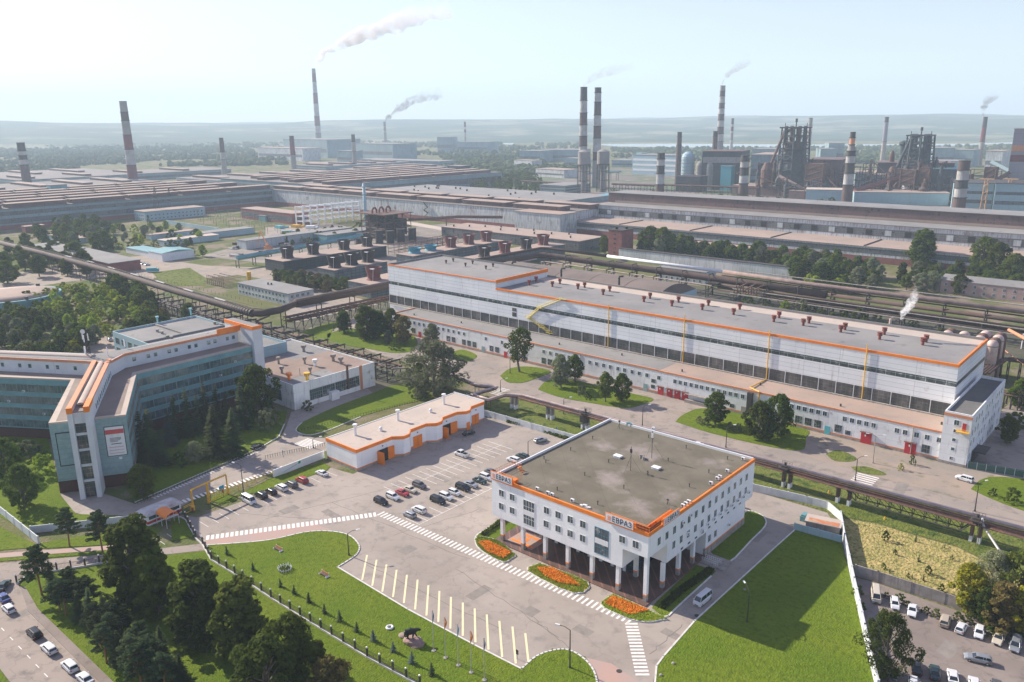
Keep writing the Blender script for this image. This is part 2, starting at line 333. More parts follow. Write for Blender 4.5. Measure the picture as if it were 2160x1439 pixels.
def smooth_pts(pts, k=4):
    out = []; n = len(pts)
    for i in range(n-1):
        p0, p1, p2, p3 = pts[max(i-1,0)], pts[i], pts[i+1], pts[min(i+2,n-1)]
        for j in range(k):
            t = j/k; out.append(tuple(0.5*((2*b)+(-a+c)*t+(2*a-5*b+4*c-d)*t*t+(-a+3*b-3*c+d)*t*t*t) for a, b, c, d in zip(p0, p1, p2, p3)))
    return out+[pts[-1]]
# roads and paved yards
slab('north_road', [(640,640),(740,668),(870,704),(1140,765),(1500,850),(1780,915),(2040,990),(2120,1000),(2230,1015),(2230,1135),(2160,1116),(1870,1039),(1620,968),(1290,892),(1120,838),(1005,815),(940,792),(880,770),(790,745),(700,705),(640,690),(600,660)], m_road, 0.012)
slab('north_yard', [(1380,860),(1440,868),(1640,884),(2037,987),(2100,1000),(2050,1060),(1900,1020),(1690,960),(1640,930),(1500,900)], m_dirt, 0.018)
slab('east_lane', [(2037,987),(2097,880),(2130,850),(2160,830),(2230,850),(2230,1010),(2110,1003)], m_road, 0.016)
slab('plaza', [(415,1092),(560,1040),(690,985),(745,1000),(1016,868),(1240,936),(1590,1036),(1745,1082),(1770,1120),(1675,1118),(1640,1150),(1465,1310),(1385,1405),(1370,1480),(1270,1480),(1235,1385),(1165,1368),(1100,1413),(1000,1362),(860,1287),(712,1198),(755,1165),(735,1128),(690,1118),(560,1138),(432,1150),(400,1115),(330,1090),(330,1075)], m_asph, 0.012)
slab('pink_walk', [(432,1150),(425,1140),(560,1118),(660,1104),(700,1118),(690,1121),(640,1124),(560,1140)], m_pink, 0.018)
slab('pink_walk', [(1238,1388),(1290,1400),(1350,1440),(1345,1500),(1262,1500),(1262,1430)], m_pink, 0.018)
slab('west_road', [(110,1040),(200,1035),(285,1063),(545,950),(592,925),(604,900),(614,870),(700,838),(775,820),(790,832),(720,862),(640,890),(627,905),(640,920),(690,925),(692,950),(580,993),(415,1045),(395,1062),(330,1092),(200,1092),(160,1082),(130,1060)], m_asph, 0.012)
slab('footpath', [(-40,1170),(256,1149),(256,1158),(60,1172),(-40,1180)], m_pink, 0.016)
slab('drive', [(-40,1192),(240,1168),(400,1150),(432,1146),(436,1160),(330,1172),(180,1196),(60,1208),(-40,1230)], m_road, 0.014)
slab('street', [(-60,1212),(45,1208),(40,1236),(70,1285),(235,1450),(240,1500),(0,1500),(30,1450),(-20,1385),(-60,1340)], m_darkasph if False else m_road, 0.016)
slab('pavement', [(42,1237),(54,1240),(80,1285),(240,1440),(250,1500),(225,1500),(215,1445),(60,1290)], m_darkasph, raised=0.12)
slab('car_park', [(1806,1218),(1850,1230),(2160,1337),(2240,1365),(2240,1560),(1880,1560),(1850,1460),(1822,1320)], m_darkasph, 0.012)
slab('dry_field', [(1778,1094),(1850,1105),(1930,1130),(2020,1155),(2090,1190),(2240,1260),(2240,1360),(2160,1330),(1805,1212)], m_dry, 0.012)
slab('yard', [(-40,620),(40,575),(230,545),(300,540),(430,560),(560,565),(640,560),(700,590),(640,600),(500,580),(420,590),(330,585),(300,600),(250,580)], m_dirt, 0.010)
slab('yard', [(560,480),(700,470),(760,485),(640,500),(560,500)], m_dirt, 0.012)
slab('works_yard', [(420,540),(560,505),(720,500),(860,480),(960,470),(1110,500),(1060,530),(840,590),(600,560)], mat('cindery_yard', (0.16,0.14,0.125), 0.95, (0.30,0.25,0.21), 0.06, c3=(0.09,0.1,0.05), scale3=0.12, mix3=(0.52,0.66)), 0.014)
slab('pipe_strip', [(-352,395,0),(60,385,0),(60,445,0),(-352,450,0)], mat('dark_weedy_ground', (0.05,0.055,0.03), 0.95, (0.10,0.085,0.06), 0.08, c3=(0.09,0.12,0.03), scale3=0.2, mix3=(0.56,0.66)), 0.016, worldpts=True)
slab('pipe_strip', [(-470,196,0),(-236,194,0),(-236,212,0),(-340,216,0),(-340,300,0),(-356,300,0),(-356,222,0),(-470,220,0)], MATS['dark_weedy_ground'], 0.017, worldpts=True)
slab('track', [(845,466),(880,470),(1000,492),(1000,497),(880,477),(845,472)], m_roofb, 0.018)
slab('yard', [(870,705),(800,640),(640,600),(600,600),(600,650),(740,690)], m_dirt, 0.010)
slab('yard', [(165,715),(250,700),(260,740),(215,765),(165,750)], m_dirt, 0.012)
slab('works_floor', px([(150,470),(560,420),(1000,400),(1400,440),(2200,500)])[0:0] or [(-600,600,0),(-1000,640,0),(-1050,1500,0),(-300,1500,0),(100,1400,0),(100,700,0),(-400,720,0)], mat('cinder_ground', (0.15,0.125,0.105), 0.95, (0.08,0.11,0.05), 0.01, mix=(0.46,0.54), c3=(0.25,0.20,0.165), scale3=0.03, mix3=(0.55,0.65)), 0.02, worldpts=True)
# lawns with kerbs
KB = lambda a, b: [(i, i+1) for i in range(a, b)]
pts = smooth_pts([(432,1151),(560,1141),(640,1124),(690,1121),(735,1129),(757,1150),(755,1166),(742,1178),(712,1197)])+[(860,1286),(1000,1361),(1100,1412)]+smooth_pts([(1101,1411),(1130,1386),(1165,1373),(1200,1372),(1235,1393),(1256,1425),(1264,1480),(1270,1520)])+[(900,1520),(885,1440),(700,1340),(572,1262),(513,1221),(449,1181)]
n = len(pts)-6; slab('front_lawn', pts, m_grass, raised=0.14, kerb=KB(0, n-1))
slab('east_lawn', [(1376,1500),(1385,1405),(1400,1385),(1465,1311),(1640,1151),(1676,1119),(1775,1146),(1800,1243),(1846,1445),(1850,1500)], m_grass, raised=0.14, kerb=KB(0, 5))
slab('lawn_by_cars', [(440,1075),(520,1035),(575,1008),(680,975),(697,985),(690,993),(665,1001),(620,1016),(540,1040),(500,1047)], m_grass, raised=0.12)
slab('gate_lawn', smooth_pts([(445,1052),(470,1042),(492,1046),(498,1055),(470,1062),(445,1058)]), m_grass, raised=0.12)
slab('gate_lawn', [(361,1095),(392,1089),(408,1133),(362,1142)], m_grass, raised=0.12)
slab('garage_lawn', smooth_pts([(640,890),(700,862),(780,832),(840,812),(900,828),(915,838),(840,856),(760,880),(700,905),(655,918),(628,912),(626,903),(640,890)]), m_grass, raised=0.12, kerb=KB(28, 47))
slab('west_lawn', [(-60,880),(100,920),(128,1045),(160,1085),(310,1090),(312,1100),(66,1124),(-60,1060)], m_grass, raised=0.1)
slab('west_lawn', [(-60,1085),(80,1150),(66,1156),(-60,1166)], m_grass, raised=0.1)
slab('west_lawn', [(85,1146),(310,1108),(340,1120),(256,1148),(85,1158)], m_grass, raised=0.1)
slab('west_lawn', [(-60,1182),(60,1174),(256,1160),(238,1167),(60,1180),(-60,1190)], m_grass, raised=0.1)
slab('shaded_lawn', [(285,1060),(262,1020),(300,960),(500,880),(548,880),(606,866),(600,895),(588,922),(545,947)], m_grass, raised=0.12, kerb=[(8, 0), (7, 8), (6, 7)])
slab('grove_lawn', [(40,1236),(60,1215),(180,1198),(330,1174),(436,1162),(449,1184),(513,1224),(572,1265),(700,1343),(880,1445),(900,1520),(250,1520),(240,1440),(80,1285)], m_grass, raised=0.08)
slab('verge', [(-60,1360),(-10,1395),(22,1450),(10,1520),(-60,1520)], m_grass, raised=0.1)
slab('road_lawn', smooth_pts([(1135,822),(1155,803),(1200,800),(1260,814),(1340,832),(1378,842),(1360,852),(1320,861),(1250,851),(1180,838),(1135,822)]), m_grass, raised=0.12)
slab('road_lawn', smooth_pts([(1425,890),(1440,876),(1478,862),(1540,868),(1600,880),(1700,905),(1700,925),(1690,950),(1620,942),(1500,914),(1425,890)]), m_grass, raised=0.12)
slab('road_lawn', smooth_pts([(1055,793),(1078,777),(1120,774),(1162,784),(1130,799),(1100,808),(1070,806),(1055,793)]), m_grass, raised=0.12)
slab('road_lawn', smooth_pts([(950,745),(975,738),(1006,750),(990,762),(962,760),(950,745)]), m_grass, raised=0.12)
slab('road_lawn', smooth_pts([(1742,958),(1770,950),(1806,966),(1795,974),(1760,972),(1742,958)]), m_meadow, raised=0.08)
slab('road_lawn', smooth_pts([(1795,985),(1830,985),(1870,1000),(1850,1003),(1810,996),(1795,985)]), m_meadow, raised=0.05)
slab('road_lawn', smooth_pts([(2048,1032),(2075,1010),(2130,1008),(2240,1030),(2240,1095),(2160,1078),(2090,1052),(2048,1032)]), m_grass, raised=0.12)
slab('road_lawn', smooth_pts([(640,700),(690,682),(715,683),(700,700),(690,715),(640,720),(640,700)]), m_grass, raised=0.1)
slab('road_lawn', smooth_pts([(690,705),(740,694),(850,700),(880,718),(870,740),(830,745),(770,735),(700,722),(690,705)]), m_grass, raised=0.1)
slab('road_lawn', [(320,575),(400,565),(440,590),(430,602),(350,605)], m_meadow, raised=0.05)
slab('pipe_verge', [(1020,905),(1010,850),(1020,838),(1120,843),(1290,896),(1580,968),(1870,1042),(2240,1140),(2240,1262),(2090,1187),(2020,1152),(1930,1127),(1850,1102),(1775,1090),(1745,1080),(1590,1033),(1240,936),(1016,873)][2:], m_meadow, raised=0.06)
# painted markings
def crossing(A, B, n, L, wd, m=m_paint, z=0.03, skew=None, sag=None):
    a, b = W(*A), W(*B); d = (b-a); ang = heading(a, b); mb = MB()
    for i in range(n):
        t = (i+0.5)/n; c = a+d*t
        if sag: c = c+Vector((-math.sin(ang), math.cos(ang), 0))*sag*math.sin(PI*t)
        mb.bx((c.x, c.y), ang+PI/2 if skew is None else skew, L, wd, z-0.012, z)
    tag(mb.build('crossing_stripes', m), kind='structure')
crossing((433,1135), (795,1085), 37, 2.4, 0.75, skew=None)
crossing((800,1082), (1335,1311), 62, 2.6, 0.55)
crossing((1331,1313), (1356,1427), 16, 2.6, 0.55)
crossing((322,1052), (545,953), 36, 1.3, 0.5)
crossing((375,1062), (600,985), 26, 2.2, 0.7)
crossing((666,929), (636,942), 7, 7.5, 0.55)
crossing((1068,820), (1040,832), 6, 4.5, 0.5)
crossing((1833,1002), (1812,1023), 6, 6.0, 0.6)
mb = MB()
x0 = W(940,991).x; y0, y1 = W(835,1038).y, W(1068,942).y
mb.box(x0-0.06, y0, 0.02, x0+0.06, y1, 0.03)
k = y0
while k < y1: mb.box(x0-5.2, k-0.07, 0.02, x0+5.2, k+0.07, 0.031); k += 2.75
x1 = W(938,1080).x; y0b, y1b = W(877,1103).y, W(1034,1020).y
mb.box(x1-0.06, y0b, 0.02, x1+0.06, y1b, 0.03); k = y0b
while k < y1b: mb.box(x1-5.2, k-0.07, 0.02, x1+0.2, k+0.07, 0.031); k += 2.75
yl = W(520,1068).y; xl = W(600,1035).x; k = W(690,995).y
for i in range(20):
    mb.box(xl-1.5, k-0.06-i*2.9, 0.02, xl+3.4, k+0.06-i*2.9, 0.03)
tag(mb.build('parking_lines', m_paint), kind='structure')
mb = MB()
for (a, b), (c, d) in zip([(938,365),(1018,405),(1102,445),(1187,490),(1274,532),(1364,572),(1455,620),(1548,668),(1645,718),(1745,765),(1845,815),(1947,865),(2053,920)],
                          [(895,582),(980,632),(1065,682),(1155,728),(1247,778),(1342,832),(1438,884),(1538,938),(1640,995),(1745,1055),(1852,1110),(1962,1172),(2078,1235)]):
    p, q = W(540+a/4, 1079+b/4), W(540+c/4, 1079+d/4); cc = (p+q)/2; mb.bx((cc.x, cc.y), heading(p, q), (q-p).length-0.4, 0.42, 0.02, 0.032)
for p, q in (((1081,1322),(1088,1400)), ((1108,1336),(1115,1398))):
    p, q = W(*p), W(*q); cc = (p+q)/2; mb.bx((cc.x, cc.y), heading(p, q), (q-p).length, 0.42, 0.02, 0.032)
tag(mb.build('parking_stripes', m_ypaint), kind='structure')
mb = MB()
for i in range(14):
    p = W(3+i*18.2, 1325+i*19.3)
    q = W(9+i*18.2, 1331+i*19.3); cc = (p+q)/2; mb.bx((cc.x, cc.y), heading(p, q), 1.6, 0.16, 0.02, 0.034)
tag(mb.build('lane_dashes', m_paint), kind='structure')
# manhole covers
for p, sc_ in (((1470,1299),'in the shaded drive behind the white van'), ((1306,1416),'on the pink walk by the striped crossing'), ((495,1077),'on the plaza below the white minibus')):
    q = W(*p); mb = MB(); mb.cyl(q.x, q.y, 0.015, 0.05, 0.55, n=16); tag(mb.build('manhole_cover', m_dark), 'round dark iron manhole cover '+sc_, 'manhole cover')

# tarred seams and repair patches in the plaza surface
m_seam = mat('tar_seam', (0.12,0.105,0.095), 0.9); m_patch = mat('repair_patch', (0.20,0.175,0.155), 0.93, (0.26,0.23,0.2), 0.6)
mb = MB(); rs = random.Random(9)
for a, b in [((770,1190),(1060,1330)),((700,1060),(990,1180)),((560,1095),(900,1010)),((960,1200),(1180,1345)),((830,1130),(1010,1075)),((1120,1300),(1200,1365)),((1370,1380),(1440,1320)),((1500,1290),(1640,1160)),((480,1080),(700,1100)),((1290,915),(1700,990)),((1080,850),(1400,905))]:
    p, q = W(*a), W(*b); last = p
    for k in range(1, 13): c = p.lerp(q, k/12)+Vector((rs.uniform(-.35,.35), rs.uniform(-.35,.35), 0)); m_ = (last+c)/2; mb.bx((m_.x,m_.y), heading(last,c), (c-last).length+.05, 0.09, 0.012, 0.024); last = c
tag(mb.build('tar_seams', m_seam), kind='structure'); mb = MB()
for x, y, l, w_ in [(610,1075,5,3),(700,1085,7,2.2),(860,1160,4,3),(1010,1250,6,2.5),(1120,1290,3,3),(930,1010,6,2),(1230,1330,4,2.4),(1420,1340,5,2),(1600,1130,7,2.4),(1330,905,9,2.2),(1480,940,7,3),(1900,1030,9,3),(1700,985,6,4),(2000,1370,6,3),(60,1290,5,3),(100,1330,8,2.4)]:
    q = W(x, y); mb.bx((q.x,q.y), rs.choice((0,PI/2))+rs.uniform(-.1,.1), l, w_, 0.012, 0.022)
tag(mb.build('repair_patches', m_patch), kind='structure')
# ---------------------------------------------------------------- building helpers
def shell(root, x0, x1, y0, y1, z0, z1, mw, mr, t=0.35, drop=0.5, rname='roof', wname='wall'):
    mb = MB(); mb.box(x0,y0,z0,x1,y0+t,z1).box(x0,y1-t,z0,x1,y1,z1).box(x0,y0+t,z0,x0+t,y1-t,z1).box(x1-t,y0+t,z0,x1,y1-t,z1)
    wl = mb.build(wname, mw, root); rf = MB().box(x0+t,y0+t,z1-drop-0.3,x1-t,y1-t,z1-drop).build(rname, mr, root); return wl, rf
def win_proto(w_, h, mframe=m_plain, mglass=m_glass, mull=1, trans=0, fr=0.09):
    root = bpy.data.objects.new('window_proto', None); col.objects.link(root)
    mb = MB(); x = w_/2
    mb.box(-x-fr,-0.07,-fr,x+fr,0.0,0).box(-x-fr,-0.07,h,x+fr,0.0,h+fr).box(-x-fr,-0.07,0,-x,0.0,h).box(x,-0.07,0,x+fr,0.0,h)
    for i in range(mull): c = -x+w_*(i+1)/(mull+1); mb.box(c-fr/3,-0.065,0,c+fr/3,0.0,h)
    for i in range(trans): c = h*(i+1)/(trans+1); mb.box(-x,-0.063,c-fr/3,x,0.0,c+fr/3)
    o = mb.build('window', mframe, root, local=True); p = MB().box(-x,-0.035,0,x,0.0,h).build('pane', mglass, o, local=True)
    return root, o, p
WP_ = []
def place_win(pr, parent, x, y, z, rot=0.0):
    _, o, p = pr; a = o.copy(); col.objects.link(a); a.parent = parent; a.location = Vector((x, y, z))-Vector(parent.location); a.rotation_euler = (0, 0, rot)
    b = p.copy(); col.objects.link(b); b.parent = a; return a
def on_plane(x, y, ax, val):
    d = CF*FPX+CR*(x-CX)-CU*(y-CY); t = val/d[ax]; return Vector((0, 0, H))+d*t
PROTOS = []
def proto(*a, **k): p = win_proto(*a, **k); PROTOS.append(p); return p
ROT = {0: PI/2, 1: 0.0}
# ---------------------------------------------------------------- white office block with orange trim
A = thing('office_building', 'white four storey office block on square columns with orange roof trim and flat brown roof', 'office building', (-101, 158, 0))
X0, X1, Y0, Y1, ZS, ZT = -123.5, -79.0, 132.5, 183.0, 6.4, 16.9
mb = MB()
nx, ny, zc = -85.3, 140.5, 11.0
t = 0.35
mb.box(X0,Y0,ZS,nx,Y0+t,ZT-0.9).box(nx,Y0,zc,X1,Y0+t,ZT-0.9)                       # front, with the raised corner
mb.box(X1-t,Y0+t,zc,X1,ny,ZT-0.9).box(X1-t,ny,ZS,X1,Y1,ZT-0.9).box(X0,Y1-t,ZS,X1-t,Y1,ZT-0.9).box(X0,Y0+t,ZS,X0+t,Y1-t,ZT-0.9)
mb.box(X0+t,Y0+t,ZS,nx,Y1-t,ZS+0.3).box(nx,ny,ZS,X1-t,Y1-t,ZS+0.3).box(nx,Y0+t,zc,X1-t,ny,zc+0.3)
mb.box(nx-t,Y0+t,ZS+0.3,nx,ny,zc).box(nx,ny,ZS+0.3,X1-t,ny+t,zc)
mb.box(X1-0.5,158.5,0.0,X1-0.02,179,ZS)                                            # lower wall of the rear part
mb.box(X0+1,158.5,0.0,X1-0.5,158.9,ZS).box(X0+1,178.6,0,X1-0.5,179,ZS).box(X0+1,158.9,0,X0+1.4,178.6,ZS)
mb.build('wall', m_white, A)
MB().box(X0+t,Y0+t,ZT-0.9,X1-t,Y1-t,ZT-0.45).build('roof', m_roof, A)
MB().box(X0-0.06,Y0-0.06,ZT-0.9,X1+0.06,Y0+t,ZT).box(X1-t,Y0+t,ZT-0.9,X1+0.06,Y1,ZT).build('roof_trim', m_orange, A)
mb = MB(); mb.box(X0,Y0+t,ZT-0.9,X0+t,Y1-t,ZT+0.15).box(X0,Y1-t,ZT-0.9,X1-t,Y1,ZT+0.15).build('parapet', m_plain, A)
colx = [-120.6,-114.0,-107.1,-100.4,-93.6,-86.6,-79.6]
def column(x, y, top):
    mb = MB(); s = 0.42; mb.box(x-s,y-s,1.9,x+s,y+s,top); c = mb.build('column', m_white, A)
    MB().box(x-s-0.01,y-s-0.01,1.55,x+s+0.01,y+s+0.01,1.9).build('orange_band', m_orange, c)
    MB().box(x-s,y-s,0,x+s,y+s,1.55).build('grey_plinth', m_conc, c)
for x in colx[:-1]: column(x, 133.1, ZS)
column(-79.7, 133.3, zc)
for y in (140.2, 147.0, 153.6): column(-79.7, y, ZS if y > 140.5 else ZS)
column(-86.6, 140.2, ZS); column(-120.6, 140.2, ZS); column(-114, 140.2, ZS)
MB().box(-122.5,131.6,0,-78.6,158.3,0.28).build('podium', mat('dark_podium_tiles', (0.13,0.085,0.07), 0.5, (0.09,0.06,0.05), 0.3, panel=(3,3), joint=(2.0,1.5,1.4), jw=0.3), A)
MB().box(-111,140.6,0.28,-87.5,158,ZS).build('lobby_glazing', mat('lobby_glass', (0.015,0.03,0.038), 0.1, spec=0.9, panel=(1.7,2.1), joint=(6,6.5,7), jw=0.035), A)
mb = MB()
for i in range(8): mb.box(-110+i*3.3,140.3,0.3,-109.2+i*3.3,140.58,ZS)
mb.build('lobby_pier', m_plain, A)
# tiled terrace under the west end
MB().box(-119.8,133.8,0.28,-112,139.6,0.33).build('terrace', m_pink, A); 
mb = MB(); mb.box(-119.3,134.4,0.33,-112.6,135.2,0.36).box(-119.3,138.2,0.33,-112.6,139.0,0.36).box(-118,135.9,0.33,-115.5,137.6,0.36); mb.build('terrace_pattern', m_orange, A)
MB().box(X1-0.5,158.5,1.75,X1+0.03,179.1,2.05).build('orange_line', m_orange, A); MB().box(X1-0.52,158.4,0,X1+0.05,179.15,1.75).build('plinth', m_conc, A)
pw = proto(1.5, 1.6); ps = proto(1.1, 0.5, mull=0); pn = proto(1.15, 1.75)
Z = lambda x, y: (1020+x/3.347, 860+y/3.347)
for x, y in [(127,607),(203,635),(445,725),(527,755),(613,787),(702,820),(980,922),(1075,955),(127,715),(203,745),(443,838),(527,868),(612,902),(700,937)]:
    q = on_plane(*Z(x, y), 1, Y0); place_win(pw, A, q.x, Y0, (12.4 if q.z > 11.8 else 8.9))
for k in range(14):
    place_win(pn, A, X1, 136.8+k*3.22, 12.4, PI/2)
for k in range(12):
    place_win(pn, A, X1, 143.2+k*3.22, 8.8, PI/2)
for k in range(10): place_win(ps, A, X1, 147.0+k*3.2, 7.0-0.1, PI/2)
for y in (160.2, 163.2): place_win(pn, A, X1, y, 3.2, PI/2)
for a0, a1, mm in ((-113.3,-110.0,m_plain), (-92.6,-89.0,mat('blue_window_frame', (0.05,0.20,0.30), 0.5))):
    pr = proto(a1-a0, 6.2, mframe=mm, mull=3, trans=3, fr=0.11); place_win(pr, A, (a0+a1)/2, Y0, 7.6)
    MB().box(a0,Y0-0.075,10.0,a1,Y0-0.02,11.3).build('white_panel', m_plain, A)
# air conditioners: body and round fan
acp = bpy.data.objects.new('ac_proto', None); col.objects.link(acp)
ac_o = MB().box(-0.45,-0.42,0,0.45,-0.08,0.65).box(-0.4,-0.08,0.05,-0.34,0,0.1).box(0.34,-0.08,0.05,0.4,0,0.1).build('air_conditioner', m_plain, acp, local=True)
mb = MB(); mb.path([(-0.08,-0.425,0.33),(-0.08,-0.45,0.33)], 0.25, 12); ac_f = mb.build('fan_grille', m_dark, ac_o, local=True)
AC = (acp, ac_o, ac_f)
for k in range(8): place_win(AC, A, X1, 158.6+k*3.1, 8.2+0.3*((k*7)%3)/3, PI/2)
for y, z in ((146.8,13.4),(150.1,13.9),(156,7.6),(170,3.4),(149.2,9.6)): place_win(AC, A, X1, y, z, PI/2)
# roof furniture of the office block
def roofz(): return ZT-0.45
for x, y in [(440,390),(714,480),(520,585),(806,685),(990,572),(1158,470),(1303,378),(883,388),(615,303),(770,222),(1165,213),(1430,288),(1722,366),(1590,461),(1453,560),(427,365),(1160,480)]:
    q = W(*Z(x, y), roofz()); mb = MB(); mb.cyl(q.x, q.y, roofz(), roofz()+0.75, 0.1, n=8).cyl(q.x, q.y, roofz()+0.75, roofz()+0.9, 0.2, n=8); mb.build('vent_pipe', m_dark, A)
for x, y in [(948,350),(1218,432)]:
    q = W(*Z(x, y), roofz()); mb = MB(); mb.bx((q.x, q.y), 0, 1.9, 1.4, roofz(), roofz()+0.45).bx((q.x, q.y), 0, 2.1, 1.6, roofz()+0.45, roofz()+0.55); mb.build('roof_hatch', m_plain, A)
for x, y, h in [(1038,445,6.4),(1187,357,7.5),(958,148,2.6),(1300,683,1.4)]:
    q = W(*Z(x, y), roofz()); a = thing('antenna_mast', {1038:'thin dark antenna mast standing near the middle of the brown office roof',1187:'tallest white-headed antenna mast with guy wires on the brown office roof',958:'short dark mast on splayed legs at the far corner of the brown roof',1300:'stubby antenna pole by the orange roof railing of the white office block'}[x], 'antenna', (q.x, q.y, roofz()))
    MB().path([(q.x,q.y,roofz()),(q.x,q.y,roofz()+h)], 0.07, 6).build('pole', m_dark, a)
    mb = MB()
    for k in range(3):
        an = k*2.1+0.4; mb.path([(q.x,q.y,roofz()+h*0.62),(q.x+math.cos(an)*h*0.4,q.y+math.sin(an)*h*0.4,roofz())], 0.025, 4)
    mb.build('guy_wire', m_dark, a)
    MB().box(q.x-0.25,q.y-0.15,roofz()+h*0.75,q.x+0.25,q.y+0.15,roofz()+h*0.9).build('antenna_head', m_plain if h > 7 else m_dark, a)
q = W(*Z(1120, 362), roofz()); mb = MB(); mb.cyl(q.x-0.5,q.y,roofz(),roofz()+1.1,0.3,n=10).cyl(q.x+0.5,q.y-0.3,roofz(),roofz()+0.9,0.4,0.25,n=10).box(q.x-0.9,q.y+0.3,roofz(),q.x+0.1,q.y+0.9,roofz()+0.8)
tag(mb.build('roof_fan_unit', m_conc), 'cluster of pale roof fans and ducts near the centre of the brown office roof', 'roof fan')
def roofbox(x, y, n, lab, horiz=True):
    for i in range(n):
        q = W(*Z(x, y), roofz()); yy = q.y+(0 if horiz else i*1.3); xx = q.x+(i*1.3 if horiz else 0)
        a = thing('air_conditioner', lab if n == 1 else lab, 'air conditioner', (xx, yy, roofz()), 'air conditioners on the white office roof')
        MB().box(xx-0.45,yy-0.2,roofz()+0.15,xx+0.45,yy+0.2,roofz()+0.85).build('casing', m_plain, a)
        MB().path([(xx-0.08,yy-0.205,roofz()+0.5),(xx-0.08,yy-0.23,roofz()+0.5)],0.26,12).build('fan_grille', m_dark, a)
for x, y, n, lab, hz in [(380,585,1,'white outdoor unit at the left end of the front roof edge',True),(455,615,2,'black-fanned white unit of the pair on the front roof edge',True),(628,668,1,'lone white outdoor unit midway along the front roof edge',True),(1605,545,1,'white outdoor unit on the right roof edge nearest the railing pair',True),(1650,512,2,'white outdoor unit of the pair halfway along the right roof edge',False),(1720,458,1,'white outdoor unit beyond the pair on the right roof edge',True),(1832,372,1,'white outdoor unit at the far right corner of the office roof',True),(1408,705,3,'white outdoor unit in the row of three by the right roof sign',False)]: roofbox(x, y, n, lab, hz)
for x, y, lab, wd in [(1030,128,'dark green roof unit on the back parapet of the white office block',1.5),(1200,160,'tall white panel unit beside the back parapet of the office roof',0.9),(1520,255,'untidy pile of pipes and boards at the back edge of the office roof',2.8),(720,700,'heap of white boards at the front edge of the office roof',2.6)]:
    q = W(*Z(x, y), roofz()); mb = MB()
    for i in range(5): mb.bx((q.x+(i-2)*wd/5, q.y+0.12*((i*3)%4-1)), 0.2*((i*5)%3), wd/4, 0.5, roofz(), roofz()+(0.9 if wd < 2 else 0.22+0.1*(i%3)))
    tag(mb.build('roof_unit' if wd < 2 else 'board_pile', m_teald if x == 1030 else m_plain), lab, 'roof unit' if wd < 2 else 'pile of boards')
# ---------------------------------------------------------------- roof signs with their orange frames
def text_mesh(s, size, parent, m, loc, rot, name='lettering'):
    cu = bpy.data.curves.new('text_tmp', 'FONT'); cu.body = s; cu.size = size; cu.extrude = 0.04; cu.align_x = 'LEFT'; cu.offset = 0.006*size; cu.space_character = 1.12
    t_ = bpy.data.objects.new('text_tmp', cu); col.objects.link(t_)
    dg = bpy.context.evaluated_depsgraph_get(); me = bpy.data.meshes.new_from_object(t_.evaluated_get(dg)); bpy.data.objects.remove(t_)
    wd = max(v.co.x for v in me.vertices)-min(v.co.x for v in me.vertices)
    o = bpy.data.objects.new(name, me); col.objects.link(o); me.materials.clear(); me.materials.append(m); o.parent = parent
    o.location = loc; o.rotation_euler = rot; return o, wd
m_navy = mat('dark_navy_lettering', (0.02,0.025,0.06), 0.5)
def sign(x, y, rot, L, hgt, zb, label):
    s = thing('roof_sign', label, 'sign', (x, y, zb)); s.rotation_euler = (0, 0, rot)
    def lb(mb, n, m, par=s): return mb.build(n, m, par, local=True)
    lb(MB().box(0,-0.12,0,L,0.06,hgt), 'board', m_plain)
    mb = MB(); mb.box(-0.1,-0.10,-0.12,L+0.1,0.1,-0.003).box(-0.1,-0.10,hgt+0.003,L+0.1,0.1,hgt+0.1).box(L+0.003,-0.14,0,L+0.1,0.1,hgt).box(-0.1,-0.14,0,-0.003,0.1,hgt)
    for i in range(5):
        xx = 0.2+i*(L-0.4)/4; mb.box(xx-0.06,0.1,0,xx+0.06,1.5,0.12).path([(xx,0.12,hgt-0.1),(xx,1.45,0.1)],0.06,4)
    mb.box(-0.1,1.5,-0.1,L+0.1,1.62,0.7)
    lb(mb, 'support_frame', m_orange)
    u = hgt/2.0; mb = MB()
    for i, (a0, a1) in enumerate(((0,1.0),(0.08,0.92),(0,1.0),(0.08,0.92))): mb.box((0.55+a0)*u*1.05,-0.16,(0.42+i*0.32)*u,(0.55+a1)*u*1.05,-0.123,(0.56+i*0.32)*u)
    lb(mb, 'emblem', mat('sign_emblem_orange', (0.85,0.17,0.03), 0.5))
    size = 1.95*u; o, wd = text_mesh('ЕВРАЗ', size, s, m_navy, (2.0*u, -0.125, 0.32*u), (PI/2, 0, 0)); k = (L-2.1*u-0.5*u)/wd
    o.scale = (min(k, 1.2), 1, 1); return s
sign(-89.7, Y0-0.3, 0, 7.1, 1.75, ZT-0.35, 'white roof sign with dark Cyrillic lettering and orange mark facing front, beside the near corner')
sign(X1+0.3, 137.7, PI/2, 6.6, 1.6, ZT-0.35, 'white roof sign with dark Cyrillic lettering on the right edge of the office roof')
sign(-123.4, Y0-0.3, 0, 6.8, 1.75, ZT-0.35, 'white roof sign with dark Cyrillic lettering at the left corner of the office roof')
mb = MB()
def railing(mb, p, q, z, h=1.1, n=12, r=0.05):
    p, q = Vector((*p, z)), Vector((*q, z)); mb.path([p+Vector((0,0,h)), q+Vector((0,0,h))], r, 4); mb.path([p+Vector((0,0,h*0.5)), q+Vector((0,0,h*0.5))], r*0.8, 4)
    for i in range(n+1):
        c = p.lerp(q, i/n); mb.path([c, c+Vector((0,0,h))], r*0.8, 4)
rl = thing('roof_railing', 'orange steel railing with dark red mesh round the near corner of the office roof', 'railing', (-80, 134, ZT))
